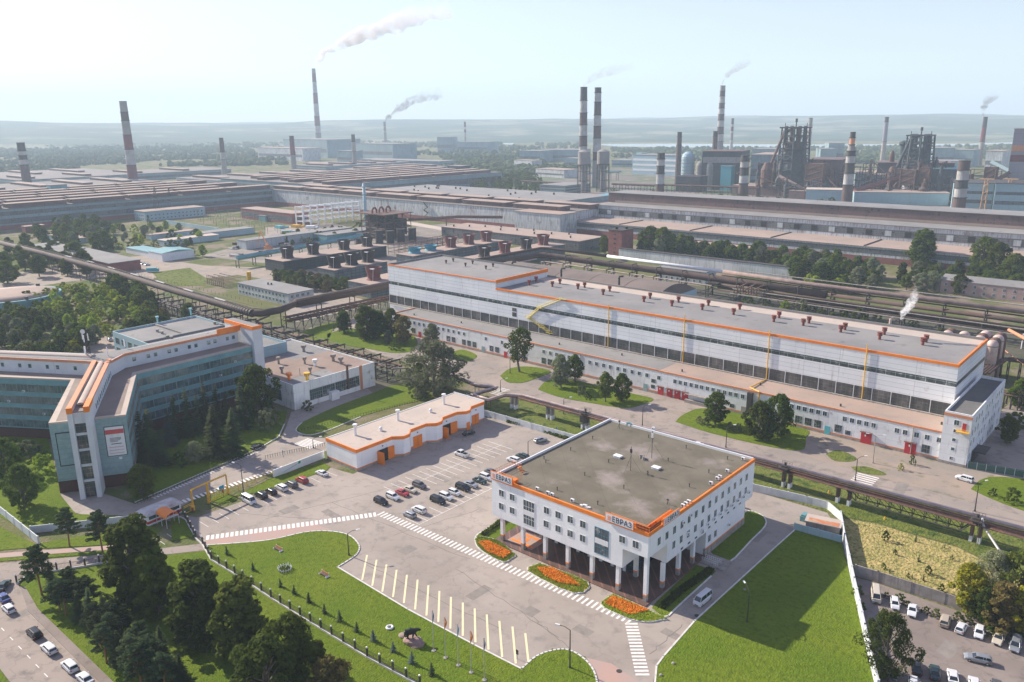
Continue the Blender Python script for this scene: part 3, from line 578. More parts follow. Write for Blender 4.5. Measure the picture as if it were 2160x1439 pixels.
mb = MB(); railing(mb, (-82.4,132.6), (-78.9,132.6), ZT, 1.3, 10); railing(mb, (-78.9,132.7), (-78.9,137.5), ZT, 1.3, 10); railing(mb, (-89.6,134.2), (-80.6,134.2), ZT, 0.6, 6); railing(mb, (-80.6,134.3), (-80.6,144.2), ZT, 0.6, 8)
mb.box(-89.6,133.9,ZT-0.4,-80.5,134.1,ZT+0.35).box(-80.7,134.1,ZT-0.4,-80.5,144.2,ZT+0.35); mb.build('rail', m_orange, rl)
MB().box(-82.3,132.7,ZT+0.1,-79.1,132.76,ZT+1.15).box(-79.02,132.8,ZT+0.1,-78.96,137.4,ZT+1.15).build('mesh_panel', mat('dark_red_mesh', (0.22,0.02,0.02), 0.6, (0.05,0.015,0.015), 2.5), rl)
rl = thing('roof_railing', 'orange platform railing and steps at the left corner of the office roof', 'railing', (-122, 136, ZT))
mb = MB(); railing(mb, (-123.4,132.8), (-123.4,140.2), ZT, 1.3, 12); railing(mb, (-123.3,140.2), (-120.5,140.2), ZT, 1.3, 4); railing(mb, (-116.3,132.8), (-116.3,135.5), ZT, 1.3, 5); railing(mb, (-123.0,134.6), (-117,134.6), ZT, 0.5, 6)
mb.build('rail', m_orange, rl); mb = MB()
for i in range(5): mb.box(-120.4+i*0.3,138.4,ZT+0.9-i*0.26,-120.1+i*0.3,139.8,ZT+0.98-i*0.26)
mb.build('step', m_orange, rl); MB().box(-117.6,133.0,ZT-0.4,-116.5,134.4,ZT+0.5).build('cabinet', m_orange, rl)
# ---------------------------------------------------------------- flower beds and forecourt
m_fl = mat('orange_marigolds', (0.95,0.30,0.008), 0.9, (0.80,0.24,0.01), 1.4, c3=(0.14,0.16,0.02), scale3=2.6, mix3=(0.58,0.66), bump=0.25, bscale=4)
m_flg = mat('flower_greens', (0.20,0.24,0.03), 0.9, (0.55,0.36,0.02), 1.3, mix=(0.5,0.6), c3=(0.05,0.07,0.02), scale3=1.6, mix3=(0.5,0.7), bump=0.3, bscale=4)
def leafbed(poly, z0, n, s, m, name, parent):
    xs = [p[0] for p in poly]; ys = [p[1] for p in poly]; mb = MB(); c = 0
    def inside(x, y):
        r = False
        for i in range(len(poly)):
            a, b = poly[i], poly[i-1]
            if (a[1] > y) != (b[1] > y) and x < (b[0]-a[0])*(y-a[1])/(b[1]-a[1])+a[0]: r = not r
        return r
    while c < n:
        x, y = R.uniform(min(xs), max(xs)), R.uniform(min(ys), max(ys))
        if not inside(x, y): continue
        c += 1; z = z0+R.uniform(0.02,0.28); a = R.uniform(0, PI); k = s*R.uniform(0.6,1.3); t1, t2 = R.uniform(-0.1,0.1), R.uniform(-0.1,0.1)
        mb.add([(x+math.cos(a+j*PI/2)*k, y+math.sin(a+j*PI/2)*k, z+(t1 if j % 2 else -t1)+(t2 if j > 1 else -t2)) for j in range(4)], [(0,1,2,3)])
    return mb.build(name, m, parent)
def fbed(pts, inner, label, swap=False):
    p = px(smooth_pts(pts, 3)); c = sum(p, Vector())/len(p); b = thing('flower_bed', label, 'flower bed', (c.x, c.y, 0))
    MB().prism([(q.x,q.y) for q in p], -0.01, 0.2, bottom=False).build('soil', m_flg, b)
    kb = MB()
    for q, r in zip(p, p[1:]+p[:1]): m_ = (q+r)/2; kb.bx((m_.x, m_.y), heading(q, r), (r-q).length+0.15, 0.3, 0, 0.24)
    kb.build('edging', m_kerb, b); P = [(q.x,q.y) for q in p]
    leafbed(P, 0.2, 2600, 0.12, m_leafb, 'greenery', b); I = [(q.x,q.y) for q in px(inner)]
    leafbed(I, 0.28, 3400, 0.13, m_fl, 'marigolds', b)
fbed([(1002,1140),(1012,1133),(1050,1142),(1086,1170),(1080,1178),(1062,1187),(1030,1172),(1008,1155),(1002,1140)], [(1008,1146),(1030,1143),(1080,1168),(1062,1180),(1030,1168)], 'flower bed of orange marigolds at the left front corner, beside the lawn')
fbed([(1139,1190),(1240,1229),(1211,1253),(1113,1206),(1139,1190)], [(1133,1200),(1165,1200),(1205,1222),(1224,1238),(1180,1232),(1150,1218)], 'flower bed with orange diamond of marigolds in front of the columns')
fbed([(1294,1255),(1400,1303),(1396,1308),(1370,1313),(1340,1310),(1305,1298),(1267,1276),(1294,1255)], [(1292,1260),(1370,1290),(1330,1300),(1275,1275)], 'flower bed of orange and yellow marigolds at the near corner column')
slab('side_lawn', smooth_pts([(1002,1138),(1010,1126),(1060,1100),(1090,1085),(1120,1100),(1090,1130),(1055,1140),(1002,1138)],3), m_grass, raised=0.13, kerb=KB(0,9))
slab('side_lawn', [(1375,1283),(1385,1270),(1468,1192),(1510,1205),(1500,1216),(1430,1280),(1410,1300),(1400,1302)], m_grass, raised=0.13, kerb=[(5,6),(6,7),(4,5)])
slab('side_lawn', smooth_pts([(1500,1165),(1560,1110),(1570,1082),(1590,1080),(1612,1092),(1614,1110),(1585,1140),(1535,1188),(1500,1165)],3), m_grass, raised=0.13, kerb=KB(6,21))
def hedge(pts, h, wd, label, m=m_leaf, n=900, z0=0.1, cat='hedge', name='hedge'):
    p = px(pts); mb = MB()
    for q, r in zip(p, p[1:]):
        L = (r-q).length; d = (r-q).normalized(); nn = Vector((-d.y, d.x, 0))
        for _ in range(int(n*L/20)):
            t = R.uniform(0, L); a = R.uniform(-1, 1)*wd/2; zz = R.uniform(0, 1)*h*(0.85+0.3*noise.noise(Vector((q.x+t*0.5, q.y, 0)))); c = q+d*t+nn*a+Vector((0,0,z0+zz))
            k = R.uniform(0.12,0.25); u = Vector((R.uniform(-1,1),R.uniform(-1,1),R.uniform(-1,1))).normalized(); v = u.cross(Vector((R.uniform(-1,1),R.uniform(-1,1),R.uniform(0,1)))).normalized()
            mb.add([c-u*k-v*k, c+u*k-v*k, c+u*k+v*k, c-u*k+v*k], [(0,1,2,3)])
    return tag(mb.build(name, m), label, cat)
hedge([(1018,1130),(1055,1104),(1085,1086)], 0.9, 1.2, 'clipped green hedge left of the white office columns', m_leafd, 1500)
hedge([(1395,1285),(1440,1245),(1500,1205)], 1.0, 1.6, 'shaded green hedge along the right side of the office block', m_leafd, 1500)
hedge([(1070,890),(1130,905),(1190,925),(1215,935)], 1.1, 1.5, 'long dark hedge between the car park and the white wall', m_leafd, 1600)
# side steps
st = thing('side_steps', 'pale concrete steps with rails at the right side entrance of the office block', 'steps', (-76, 157, 0))
MB().box(-78.5,155.2,0,-72.6,160.2,0.25).build('landing', m_conc, st); mb = MB(); railing(mb, (-78.4,156.0), (-74.4,156.0), 0.25, 1.0, 8); railing(mb, (-78.4,157.6), (-74.4,157.6), 0.25, 1.0, 8); mb.build('handrail', m_plain, st)
# ---------------------------------------------------------------- garages with orange doors
G = thing('garage', 'low white garage block with orange trim and orange doors facing the car park', 'garage', (-189, 163, 0))
gz = 7.0; fr = [(-181.2,135.9),(-181.2,149.6),(-178.7,152.2),(-178.7,154.6),(-181.2,157.3),(-181.2,164.0),(-178.9,166.4),(-178.9,168.8),(-181.2,171.4),(-181.2,178.0),(-179.2,180.4),(-179.2,182.2),(-181.2,184.8),(-181.2,191.2)]
gp = fr+[(-196.0,191.2),(-196.0,135.9)]
MB().prism(gp, 0, gz-0.8).build('wall', m_white, G)
MB().prism([(x-0.2 if x > -190 else x, y) for x, y in gp], gz-0.75, gz-0.25).build('roof', m_roofb, G)
mb = MB(); mb2 = MB(); mb3 = MB()
for a, b in list(zip(fr, fr[1:]))+[((-196.0,135.9),(-181.2,135.9))]:
    a, b = Vector(a), Vector(b); c = (a+b)/2; L = (b-a).length; h = heading(a, b)
    mb.bx((c.x, c.y), h, L+0.1, 0.3, gz-1.05, gz); mb2.bx((c.x, c.y), h, L+0.06, 0.08, 0.75, 1.05); mb3.bx((c.x, c.y), h, L+0.05, 0.06, 0, 0.75)
mb.build('orange_trim', m_orange, G); mb2.build('orange_line', m_orange, G); mb3.build('plinth', m_conc, G)
MB().box(-196.3,135.9,gz-0.75,-196,191.2,gz-0.1).box(-196,191.2,gz-0.75,-181.2,191.5,gz+0.35).build('parapet', m_plain, G)
def gdoor(y0, y1, h, open_=False):
    if not open_:
        d = MB().box(-181.16,y0,0.1,-181.06,y1,h).build('garage_door', m_orange, G); MB().box(-181.06,(y0+y1)/2-0.03,0.1,-181.03,(y0+y1)/2+0.03,h).build('gap', m_redb, d)
    else:
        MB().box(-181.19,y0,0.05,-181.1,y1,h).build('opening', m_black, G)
        MB().bx((-179.7,y0-0.1), 0.12, 2.9, 0.12, 0.1, h).build('garage_door', m_orange, G); MB().bx((-180.9,y1+1.35), PI/2-0.12, 2.8, 0.12, 0.1, h).build('garage_door', m_orange, G)
gdoor(143.9,147.8,4.1,True); gdoor(158.2,162.0,4.1); gdoor(171.0,174.8,4.0,True); gdoor(185.0,188.4,3.6)
MB().box(-179.1,180.3,0.1,-179.05,181.9,2.9).build('small_door', m_orange, G)
for x, y in [(-191.0,143.4),(-190.6,160.4),(-190.4,181.0)]:
    mb = MB(); mb.cyl(x,y,gz-0.25,gz+2.9,0.42,n=12).cyl(x,y,gz+2.9,gz+3.2,0.5,0.8,12).cyl(x,y,gz+3.2,gz+3.5,0.8,0.7,12).build('vent_stack', m_plain, G)
for x, y in [(-188,151.0),(-188,172.5)]: MB().lathe(x,y,[(0.5,gz-0.25),(0.5,gz+0.3),(0.62,gz+0.5),(0.5,gz+0.9),(0.2,gz+1.1)],12).build('roof_fan', m_plain, G)
for y in (145.8,160.1,173.0,187.0): MB().box(-181.17,y-0.15,5.0,-180.9,y+0.15,5.3).build('floodlight', m_dark, G)
# ---------------------------------------------------------------- gatehouse and yellow gate
gh = thing('gatehouse', 'small gatehouse with white metal roof and red band beside the yellow gate', 'gatehouse', (-213, 88, 0))
g0, g1 = W(313,1111), W(384,1082); ang = heading(g0, g1); L = (g1-g0).length; dd = (g1-g0).normalized(); nn = Vector((-dd.y, dd.x, 0)); gc = (g0+g1)/2+nn*2.1
MB().bx((gc.x,gc.y), ang, L, 4.0, 0, 2.9).build('wall', m_plain, gh); MB().bx((gc.x,gc.y), ang, L+0.06, 4.06, 0.5, 1.2).build('red_band', m_redd, gh)
MB().bx((gc.x,gc.y), ang, L-1.0, 4.05, 1.6, 2.5).build('window_strip', m_glass, gh)
MB().bx((gc.x,gc.y), ang, L+1.2, 5.4, 2.9, 3.6, top=0.75).build('roof', m_silver, gh); q = g0+dd*(L*0.42)-nn*0.2
cn = thing('entrance_canopy', 'orange barrel roofed canopy over the footpath at the gatehouse', 'canopy', (q.x, q.y, 0)); mb = MB(); seg = 9; Lc = 5.0
for k in range(seg):
    a0, a1 = PI*k/seg, PI*(k+1)/seg
    for o_, m_i in ((0, 0),):
        v = []
        for t_ in (0, Lc):
            for a_ in (a0, a1):
                for rr in (1.75, 1.65): v.append(q-nn*t_+dd*(math.cos(a_)*rr)+Vector((0,0,2.7+math.sin(a_)*rr*0.75)))
        mb.add(v, [(0,2,6,4),(1,5,7,3),(0,1,3,2),(4,6,7,5)])
mb.build('barrel_roof', m_orange, cn); mb = MB()
for t_ in (0.1, Lc*0.5, Lc-0.1):
    for s2 in (-1.7, 1.7): p_ = q-nn*t_+dd*s2; mb.path([p_, p_+Vector((0,0,2.75))], 0.06, 6)
mb.path([q-nn*Lc-dd*1.7+Vector((0,0,2.72)), q-nn*Lc+dd*1.7+Vector((0,0,2.72))], 0.07, 6)
mb.build('post', m_plain, cn)
yg = thing('sliding_gate', 'yellow steel portal and sliding gate across the road by the gatehouse', 'gate', tuple(W(441,1060)))
def gate_posts():
    a, b, c = W(408,1077), W(441,1061), W(481,1043); mb = MB(); hh = 6.0
    for p_, r in ((a,0.28),(b,0.4),(c,0.22)): mb.path([p_, p_+Vector((0,0,hh))], r, 4)
    mb.path([a+Vector((0,0,hh)), b+Vector((0,0,hh)), c+Vector((0,0,hh))], 0.28, 4); mb.build('portal_frame', m_yellow, yg)
    d = (c-b); mb = MB()
    for z_ in (0.4, 2.4): mb.path([b+Vector((0,0.3,z_)), c+Vector((0,0.3,z_))], 0.12, 4)
    for i in range(9): e = b+d*i/8+Vector((0,0.3,0)); mb.path([e+Vector((0,0,0.4)), e+Vector((0,0,2.4))], 0.06, 4)
    mb.build('gate_leaf', m_yellow, yg); e = b+d*0.72; MB().bx((e.x,e.y-0.1), heading(b,c), 1.6, 0.08, 2.0, 3.4).build('sign_panel', mat('cyan_sign', (0.03,0.32,0.5), 0.5), yg)
    a2 = a-(b-a)*0.55; mb = MB()
    for z_ in (0.3, 1.9, 2.3): mb.path([a2+Vector((0,0,z_)), a+Vector((0,0,z_))], 0.09, 4)
    mb.build('side_rail', m_yellow, yg); e = a+Vector((0.3,-0.3,0)); MB().bx((e.x,e.y), ang, 0.9, 0.9, 0.3, 1.7).build('motor_box', m_yellow, yg)
gate_posts()
q = W(414,1073)+Vector((1.2,-1.6,0)); tag(MB().cyl(q.x,q.y,0,1.2,0.28,n=12).cyl(q.x,q.y,1.2,1.35,0.3,0.1,12).build('bollard', m_redb), 'red barrier post standing just inside the yellow gate', 'bollard')
q = W(472,1050); s_ = thing('road_sign', 'small round red no-entry sign on the grass beside the yellow gate', 'road sign', tuple(q)); MB().cyl(q.x,q.y,0,2.0,0.04,n=6).build('pole', m_dark, s_); MB().path([(q.x,q.y-0.05,1.9),(q.x,q.y-0.09,1.9)],0.45,14).build('disc', m_redd, s_)
f0, f1 = W(484,1044), W(575,1000); yf = thing('yellow_fence', 'low yellow rail fence between the gate and the banner wall', 'fence', tuple((f0+f1)/2)); mb = MB()
for z_ in (0.5, 1.5): mb.path([f0+Vector((0,0,z_)), f1+Vector((0,0,z_))], 0.05, 4)
for i in range(6): e = f0.lerp(f1, i/5); mb.path([e, e+Vector((0,0,1.8))], 0.1, 4)
mb.build('rail', m_yellow, yf)
bw = thing('banner_wall', 'white wall panel with green square and grey swoosh between road and parked cars', 'wall', tuple(W(630,980)))
b0, b1 = W(577,1008), W(684,966); c = (b0+b1)/2; MB().bx((c.x,c.y), heading(b0,b1), (b1-b0).length, 0.25, 0, 2.4).build('panel', m_plain, bw)
bd = (b1-b0).normalized(); bn = Vector((bd.y,-bd.x,0)); c2 = b0+bd*(b1-b0).length*0.5+bn*0.14; MB().bx((c2.x,c2.y), heading(b0,b1), 0.8, 0.02, 1.4, 2.2).build('green_square', mat('sign_green', (0.02,0.3,0.14), 0.5), bw)
mb = MB(); k0 = b0+bd*3.0+bn*0.145; k1 = b0+bd*9.0+bn*0.145; mb.add([k0+Vector((0,0,0.5)), k1+Vector((0,0,1.5)), k1+Vector((0,0,1.75)), k0+Vector((0,0,0.62))], [(0,1,2,3)]); mb.build('grey_swoosh', m_bluem, bw)
# ---------------------------------------------------------------- great white hall
Hh = thing('factory_hall', 'huge long white factory hall with grey flat roof, orange eaves and glazed lower strip', 'factory hall', (-190, 288, 0))
def hallwall(x0, x1, y0, y1, z1, t=0.4):
    MB().box(x0,y0,0,x1,y0+t,9.3).box(x0,y0,13.6,x1,y0+t,19.2).box(x0,y0,20.9,x1,y0+t,z1-0.6).box(x0,y0+0.02,9.3,x1,y0+t,13.6).box(x0,y0+0.02,19.2,x1,y0+t,20.9)\
        .box(x1-t,y0+t,0,x1,y1,z1-0.6).box(x0,y1-t,0,x1-t,y1,z1-0.6).box(x0,y0+t,0,x0+t,y1-t,z1-0.6).build('wall', m_hall, Hh)
hx0, hxm, hx1, hy0, hy1 = -321.5, -246, -53.2, 269.0, 307.5
MB().box(hx0,hy0,0,hx1,hy0+0.4,9.3).box(hx0,hy0,13.6,hx1,hy0+0.4,19.2).box(hx0,hy0,20.9,hx1,hy0+0.4,25.6).box(hx0,hy0,25.6,hxm,hy0+0.4,29.0)\
    .box(hx1-0.4,hy0+0.4,0,hx1,hy1,25.6).box(hx0,hy1-0.4,0,hx1-0.4,hy1,25.6).box(hx0,hy0+0.4,0,hx0+0.4,hy1-0.4,29).box(hxm-0.4,hy0+0.4,25.6,hxm,hy1+0,29.0).build('wall', m_hall, Hh)
MB().box(hx0,hy0+0.05,9.3,hx1,hy0+0.35,13.6).build('window_band', m_glass2, Hh); MB().box(hx0,hy0+0.04,19.2,hx1,hy0+0.35,20.9).build('window_band', mat('thin_band_glazing', (0.06,0.075,0.075), 0.25, (0.2,0.22,0.21), 0.5, mix=(0.5,0.7), panel=(3,1.7), joint=(5,5,5), jw=0.06), Hh)
MB().box(hx1-0.3,hy0+0.4,19.2,hx1+0.03,hy1-0.5,20.6).build('window_band', m_glass2, Hh)
x = hx0; gp0 = MB().box(hx0-0.09,hy0-0.1,9.3,hx0+0.09,hy0+0.03,13.6).build('glazing_post', m_plain, Hh)
for i in range(1, 46): c = gp0.copy(); col.objects.link(c); c.location.x += 5.95*i
MB().box(hxm,hy0+0.4,25.6,hx1-0.4,hy1-0.4,26.0).build('roof', m_roofg, Hh); MB().box(hx0+0.4,hy0+0.4,28.6,hxm-0.4,hy1-0.4,29.0).build('roof', m_roofg, Hh)
MB().box(hxm,hy1-9,26.0,hx1-0.4,hy1-0.5,26.02).build('roof_strip', m_roofb, Hh)
MB().box(hx0-0.1,hy0-0.12,29.0,hxm+0.1,hy0+0.4,29.6).box(hxm-0.4,hy0+0.4,28.4,hxm+0.1,hy1,30.1).box(hxm,hy0-0.12,25.6,hx1+0.12,hy0+0.4,26.5).box(hx1-0.4,hy0+0.4,25.6,hx1+0.12,hy1,26.7).build('orange_eaves', m_orange, Hh)
MB().box(hx0,hy0+0.4,29.0,hx0+0.5,hy1,29.9).box(hx0,hy1-0.4,29,hxm-0.4,hy1,29.9).box(hxm,hy1-0.5,25.6,hx1-0.4,hy1,26.9).build('parapet', m_roofg, Hh)
mb = MB(); mb.box(hx0,hy0-1.1,9.0,hx1,hy0-0.3,9.5); mb.build('ledge', m_conc, Hh)
def roofvent(x, y, z, s=1.0, m=m_redb):
    return MB().lathe(x, y, [(0.62*s,z),(0.62*s,z+1.1*s),(0.5*s,z+1.3*s),(1.05*s,z+1.7*s),(1.05*s,z+2.5*s),(0.85*s,z+2.6*s),(1.15*s,z+3.0*s),(1.15*s,z+3.15*s),(0.9*s,z+3.15*s)], 12).build('roof_ventilator', m, Hh)
VX = [(1116,602),(1165,605),(1219,610),(1272,622),(1358,637),(1417,646),(1481,654),(1547,664),(1632,679),(1694,687),(1773,701),(1855,716),(1946,728)]
VY = [(1131,594),(1181,599),(1233,607),(1286,615),(1371,630),(1431,638),(1494,645),(1560,653),(1643,671),(1706,682),(1782,696),(1865,706),(1953,722)]
for i, (p_, q_) in enumerate(zip(VX, VY)):
    q = W(*p_, 26.0); roofvent(q.x, q.y, 26.0, 0.82); q = W(*q_, 26.0); roofvent(q.x, q.y, 26.0, 0.82)
for x, y in [(941,556),(956,552),(982,562),(997,557),(1025,568),(1040,563)]: q = W(x, y, 29.0); roofvent(q.x, q.y, 29.0, 0.6, m_rust)
# yellow gas pipes up the front wall
for xa, z1 in ((-183,27.6),(-148,28.3),(-114.0,27.8),(-80.5,28.4)):
    mb = MB(); mb.path([(xa,hy0-0.32,9.6),(xa,hy0-0.32,z1)], 0.17, 8).path([(xa,hy0-0.6,9.6),(xa,hy0-0.2,9.6)],0.25,6)
    for z_ in (14,18,22,25.5): mb.box(xa-0.12,hy0-0.3,z_,xa+0.12,hy0,z_+0.2)
    mb.build('yellow_pipe', m_yellow, Hh)
sp = MB(); P_ = [(-207.5,26.3),(-219.5,20.8),(-226,15.3),(-218,12.2),(-214,10.4)]
for (xa, za), (xb, zb) in zip(P_, P_[1:]):
    for yy in (hy0-0.15, hy0-0.85): sp.path([(xa,yy,za),(xb,yy,zb)],0.13,4).path([(xa,yy,za+1.0),(xb,yy,zb+1.0)],0.07,4)
    sp.box(xb-1.6,hy0-0.95,zb-0.12,xb+1.6,hy0-0.1,zb+0.05)
    for k in range(8):
        t_ = (k+0.5)/8; xx, zz = xa+(xb-xa)*t_, za+(zb-za)*t_; sp.box(xx-0.35,hy0-0.85,zz-0.03,xx+0.35,hy0-0.15,zz+0.03)
    for k in range(3): xx = xb-1.5+k*1.5; sp.path([(xx,hy0-0.9,zb),(xx,hy0-0.9,zb+1.1)],0.06,4)
    sp.path([(xb-1.6,hy0-0.9,zb+1.1),(xb+1.6,hy0-0.9,zb+1.1)],0.06,4)
sp.box(-209,hy0-0.9,26.5,-205,hy0-0.15,26.65); sp.build('fire_stair', mat('yellow_stair_paint', (0.62,0.5,0.10), 0.6), Hh)
q = (-232, 0); MB().box(-236,hy0-0.06,14.6,-233.4,hy0-0.01,16.6).box(-236,hy0-0.06,17.0,-233.4,hy0-0.01,18.6).build('wall_grille', m_glass2, Hh)
# barrel-roofed building behind the hall
br = thing('vaulted_shed', 'long shed with dark barrel-vaulted roof right behind the white hall', 'shed', (-200, 328, 0))
bx0, bx1, by0, by1, bz = -292, -187, 308.2, 350, 20.5
mb = MB(); prof = [(by0+(by1-by0)*i/12, bz+5.5*math.sin(PI*i/12)) for i in range(13)]
for k in range(5):
    xa, xb = bx0+(bx1-bx0)*k/5, bx0+(bx1-bx0)*(k+1)/5-0.35
    n0 = len(prof); mb.add([(xa,y,z) for y,z in prof]+[(xb,y,z) for y,z in prof], [(i,i+1,n0+i+1,n0+i) for i in range(n0-1)]+[tuple(range(n0)), tuple(n0+i for i in range(n0))[::-1]])
mb.build('vaulted_roof', mat('dark_vault_roofing', (0.13,0.105,0.095), 0.95, (0.19,0.15,0.13), 0.05), br); MB().box(bx0,by0,0,bx1,by1,bz).build('wall', m_bluem, br)
MB().box(bx1+0.02,by0+12,6,bx1+0.12,by0+16,19).build('gable_panel', m_plain, br)
for x, y in [(-280,345),(-262,343),(-250,346),(-232,344),(-215,345),(-200,343)]:
    MB().cyl(x,y,22.3,24.5,0.5,n=8).cyl(x,y,24.5,25.1,0.9,n=8).build('roof_vent', m_conc, br)
for x, y in [(-272,309),(-240,309),(-206,309)]:
    MB().path([(x,y+1.5,27.4),(x,y+1.5,29.6),(x-0.2,y+2.0,30.2),(x+1.6,y+2.6,30.4)],0.5,8).path([(x,y+1.5,20),(x,y+1.5,27.6)],0.5,8).build('elbow_duct', m_dark, br)
# ---------------------------------------------------------------- front annex
An = thing('annex', 'long low white annex with peeling plaster, red gates and orange eaves before the tall hall', 'annex', (-180, 261, 0))
ax0, ax1, ay0, ay1, az = -301, -52.2, 253.6, 267.8, 9.6
MB().box(ax0,ay0,0,ax1,ay0+0.4,az-0.6).box(ax0,ay0+0.4,0,ax0+0.4,ay1,az-0.6).box(ax1-0.4,ay0+0.4,0,ax1,ay1,az-0.6).build('wall', m_annex, An)
MB().box(ax0+0.4,ay0+0.4,az-0.9,-150,ay1,az-0.45).build('roof', m_roofg, An); MB().box(-149.9,ay0+0.4,az-0.9,ax1-0.4,ay1,az-0.45).build('roof', m_roofp, An)
MB().box(ax0-0.1,ay0-0.12,az-0.6,-150,ay0+0.4,az).box(-149.9,ay0-0.12,az-0.7,ax1,ay0+0.4,az-0.1).box(ax0-0.1,ay0+0.4,az-0.6,ax0+0.4,ay1,az).build('orange_eaves', m_orange2, An)
MB().box(ax0,ay0-0.08,0,ax1,ay0-0.01,0.7).build('plinth', m_conc, An); MB().box(ax0,ay0-0.09,0.7,ax1,ay0-0.01,1.15).build('orange_line', m_orange2, An)
pa = proto(1.3, 1.5, mull=1); pb = proto(2.2, 2.4, mull=2, trans=1, mframe=m_conc); pc = proto(1.6,1.3,mull=0,mframe=m_conc)
def arow(pr, pts, z):
    for x, y in pts: q = on_plane(x, y, 1, ay0); place_win(pr, An, q.x, ay0, z)
r1 = [(M_*0.25+540, 0) for M_ in (1335,1375,1416,1457,1540,1580,1625,1668,1711,1756)]
def atpx(xs, yref): return [(x, yref+(x-870)*0.2555) for x in xs]
arow(pa, atpx([874,884,894,904,925,935,946,957,968,979,1025,1059,1147,1161,1174,1187,1200], 682), 6.0)
arow(pb, atpx([873,946,957,979,990,1001,1037,1049,1147,1160,1172,1184,1196], 706), 1.6)
arow(pa, atpx([1244,1258,1273,1287,1303,1317,1333,1348,1364,1389,1423,1434,1445,1457,1468,1479,1491,1503,1515,1527,1539,1551,1565], 682), 5.8)
arow(pc, atpx([1377,1378], 700), 4.2); arow(pc, atpx([1377], 700), 1.9)
arow(pa, atpx([1668,1682,1695,1709,1723,1737], 682), 6.2); arow(pb, atpx([1662,1682,1702,1722,1765,1948], 706), 1.7)
arow(pa, atpx([1779,1794,1809,1824,1839,1888,1905,1929,1951,1976], 682), 5.9); arow(pc, atpx([1786,1543],700), 1.6)
for x0_, w_, h_ in [(1392,2.5,3.4),(1411,2.5,3.4),(1427,2.5,3.4),(1443,2.5,3.4),(1821,3.3,3.9),(1913,3.3,3.9)]:
    q = on_plane(*atpx([x0_],735)[0], 1, ay0); d = MB().box(q.x-w_/2,ay0-0.14,0.05,q.x+w_/2,ay0-0.02,h_).build('gate', m_redd, An)
    MB().box(q.x-0.5,ay0-0.16,h_*0.62,q.x-0.1,ay0-0.142,h_*0.8).build('notice', m_plain, d); MB().box(q.x-w_/2-0.15,ay0-1.1,h_,q.x+w_/2+0.15,ay0-0.1,h_+0.12).build('canopy', m_rust, d)
for x0_, m_d in ((887,m_redd),(1067,m_redd),(1020,m_teal),(1360,m_teal),(1740,mat('cyan_door',(0.10,0.42,0.46),0.5)),(1565,m_conc)):
    q = on_plane(*atpx([x0_],735)[0], 1, ay0); MB().box(q.x-0.9,ay0-0.12,0.05,q.x+0.9,ay0-0.02,2.9).build('door', m_d, An)
q = on_plane(1468,870,1,ay0); MB().box(q.x-4,ay0-1.8,0,q.x+5,ay0-0.1,1.2).box(q.x-4,ay0-1.9,3.2,q.x+5,ay0-0.1,3.35).build('loading_ramp', m_conc, An)
q = on_plane(1583,850,1,ay0); MB().box(q.x-0.9,ay0-1.3,1.0,q.x+0.9,ay0-0.02,8.8).build('vertical_duct', m_dark, An)
mb = MB(); xq = on_plane(1601,850,1,ay0).x; mb.path([(-114,hy0-0.32,9.4),(-114,ay0+2,9.7),(xq,ay0-0.3,9.7),(xq,ay0-0.3,1.0)],0.22,8); mb.build('yellow_pipe', m_yellow, An)
for x in (-216,-186,-60): MB().path([(x,ay0-0.15,0.3),(x,ay0-0.15,9)],0.12,6).build('drain_pipe', m_conc, An)
for i in range(9):
    x = -290+i*29.5; MB().cyl(x,ay0+4+(i*3)%7,az-0.45,az+0.4,0.3,n=8).build('roof_vent', m_dark, An)
# tower block at the end of the annex
Tb = thing('end_block', 'white four storey block with dark roof at the right end of the annex', 'building', (-49, 275, 0))
shell(Tb, -52.0, -44.6, 253.0, 297.5, 0, 16.4, m_annex, mat('dark_roofing', (0.10,0.10,0.10), 0.95, (0.15,0.14,0.13), 0.1), drop=0.9)
MB().box(-52.1,252.92,15.0,-44.5,252.99,15.9).build('orange_line', m_orange2, Tb); MB().box(-52.05,252.92,0,-44.55,252.99,0.9).box(-44.59,252.99,0,-44.5,297.5,0.9).build('plinth', m_conc, Tb)
for z_ in (1.6,4.6,7.5,10.3): place_win(proto(0.9,0.9,mull=0), Tb, -48.6, 253.0, z_)
place_win(pa, Tb, -48.5, 253.0, 12.6)
MB().box(-46.9,252.9,11.2,-45.9,252.98,13.6).build('door', m_redd, Tb); mb = MB(); mb.box(-48.2,251.6,10.9,-44.8,252.9,11.1); railing(mb,(-48.2,251.65),(-44.8,251.65),11.1,0.9,8); mb.build('balcony', m_yellow, Tb)
for k in range(12):
    for z_ in (2.2, 6.2, 9.6, 12.8):
        if (k*5+int(z_)) % 4: place_win(pn, Tb, -44.6, 255.5+k*3.4, z_, PI/2)
MB().box(-44.4,259,3.2,-41,266,3.5).box(-44.4,259,0,-44.0,266,3.2).build('porch', m_dark, Tb)
# silos behind the right end
for i, (x, y) in enumerate([(1994,703),(2022,710),(2062,714),(2095,718)]):
    for k in range(3 if i < 2 else 4):
        q = W(x, y, 17.5); xx, yy = q.x, q.y+k*5.0; s_ = thing('silo', 'tall rusty domed tank in the rows just behind the right end of the hall', 'tank', (xx, yy, 0), 'domed tanks behind the right end of the hall')
        MB().lathe(xx, yy, [(2.1,0),(2.1,15.6),(1.9,16.6),(1.3,17.3),(0.4,17.6)], 18).build('shell', m_cream if (i+k) % 2 else m_rust, s_, smooth=True)
        MB().cyl(xx,yy,15.2,15.45,2.18,n=18).cyl(xx,yy,8,8.2,2.16,n=18).build('band', m_rust, s_)
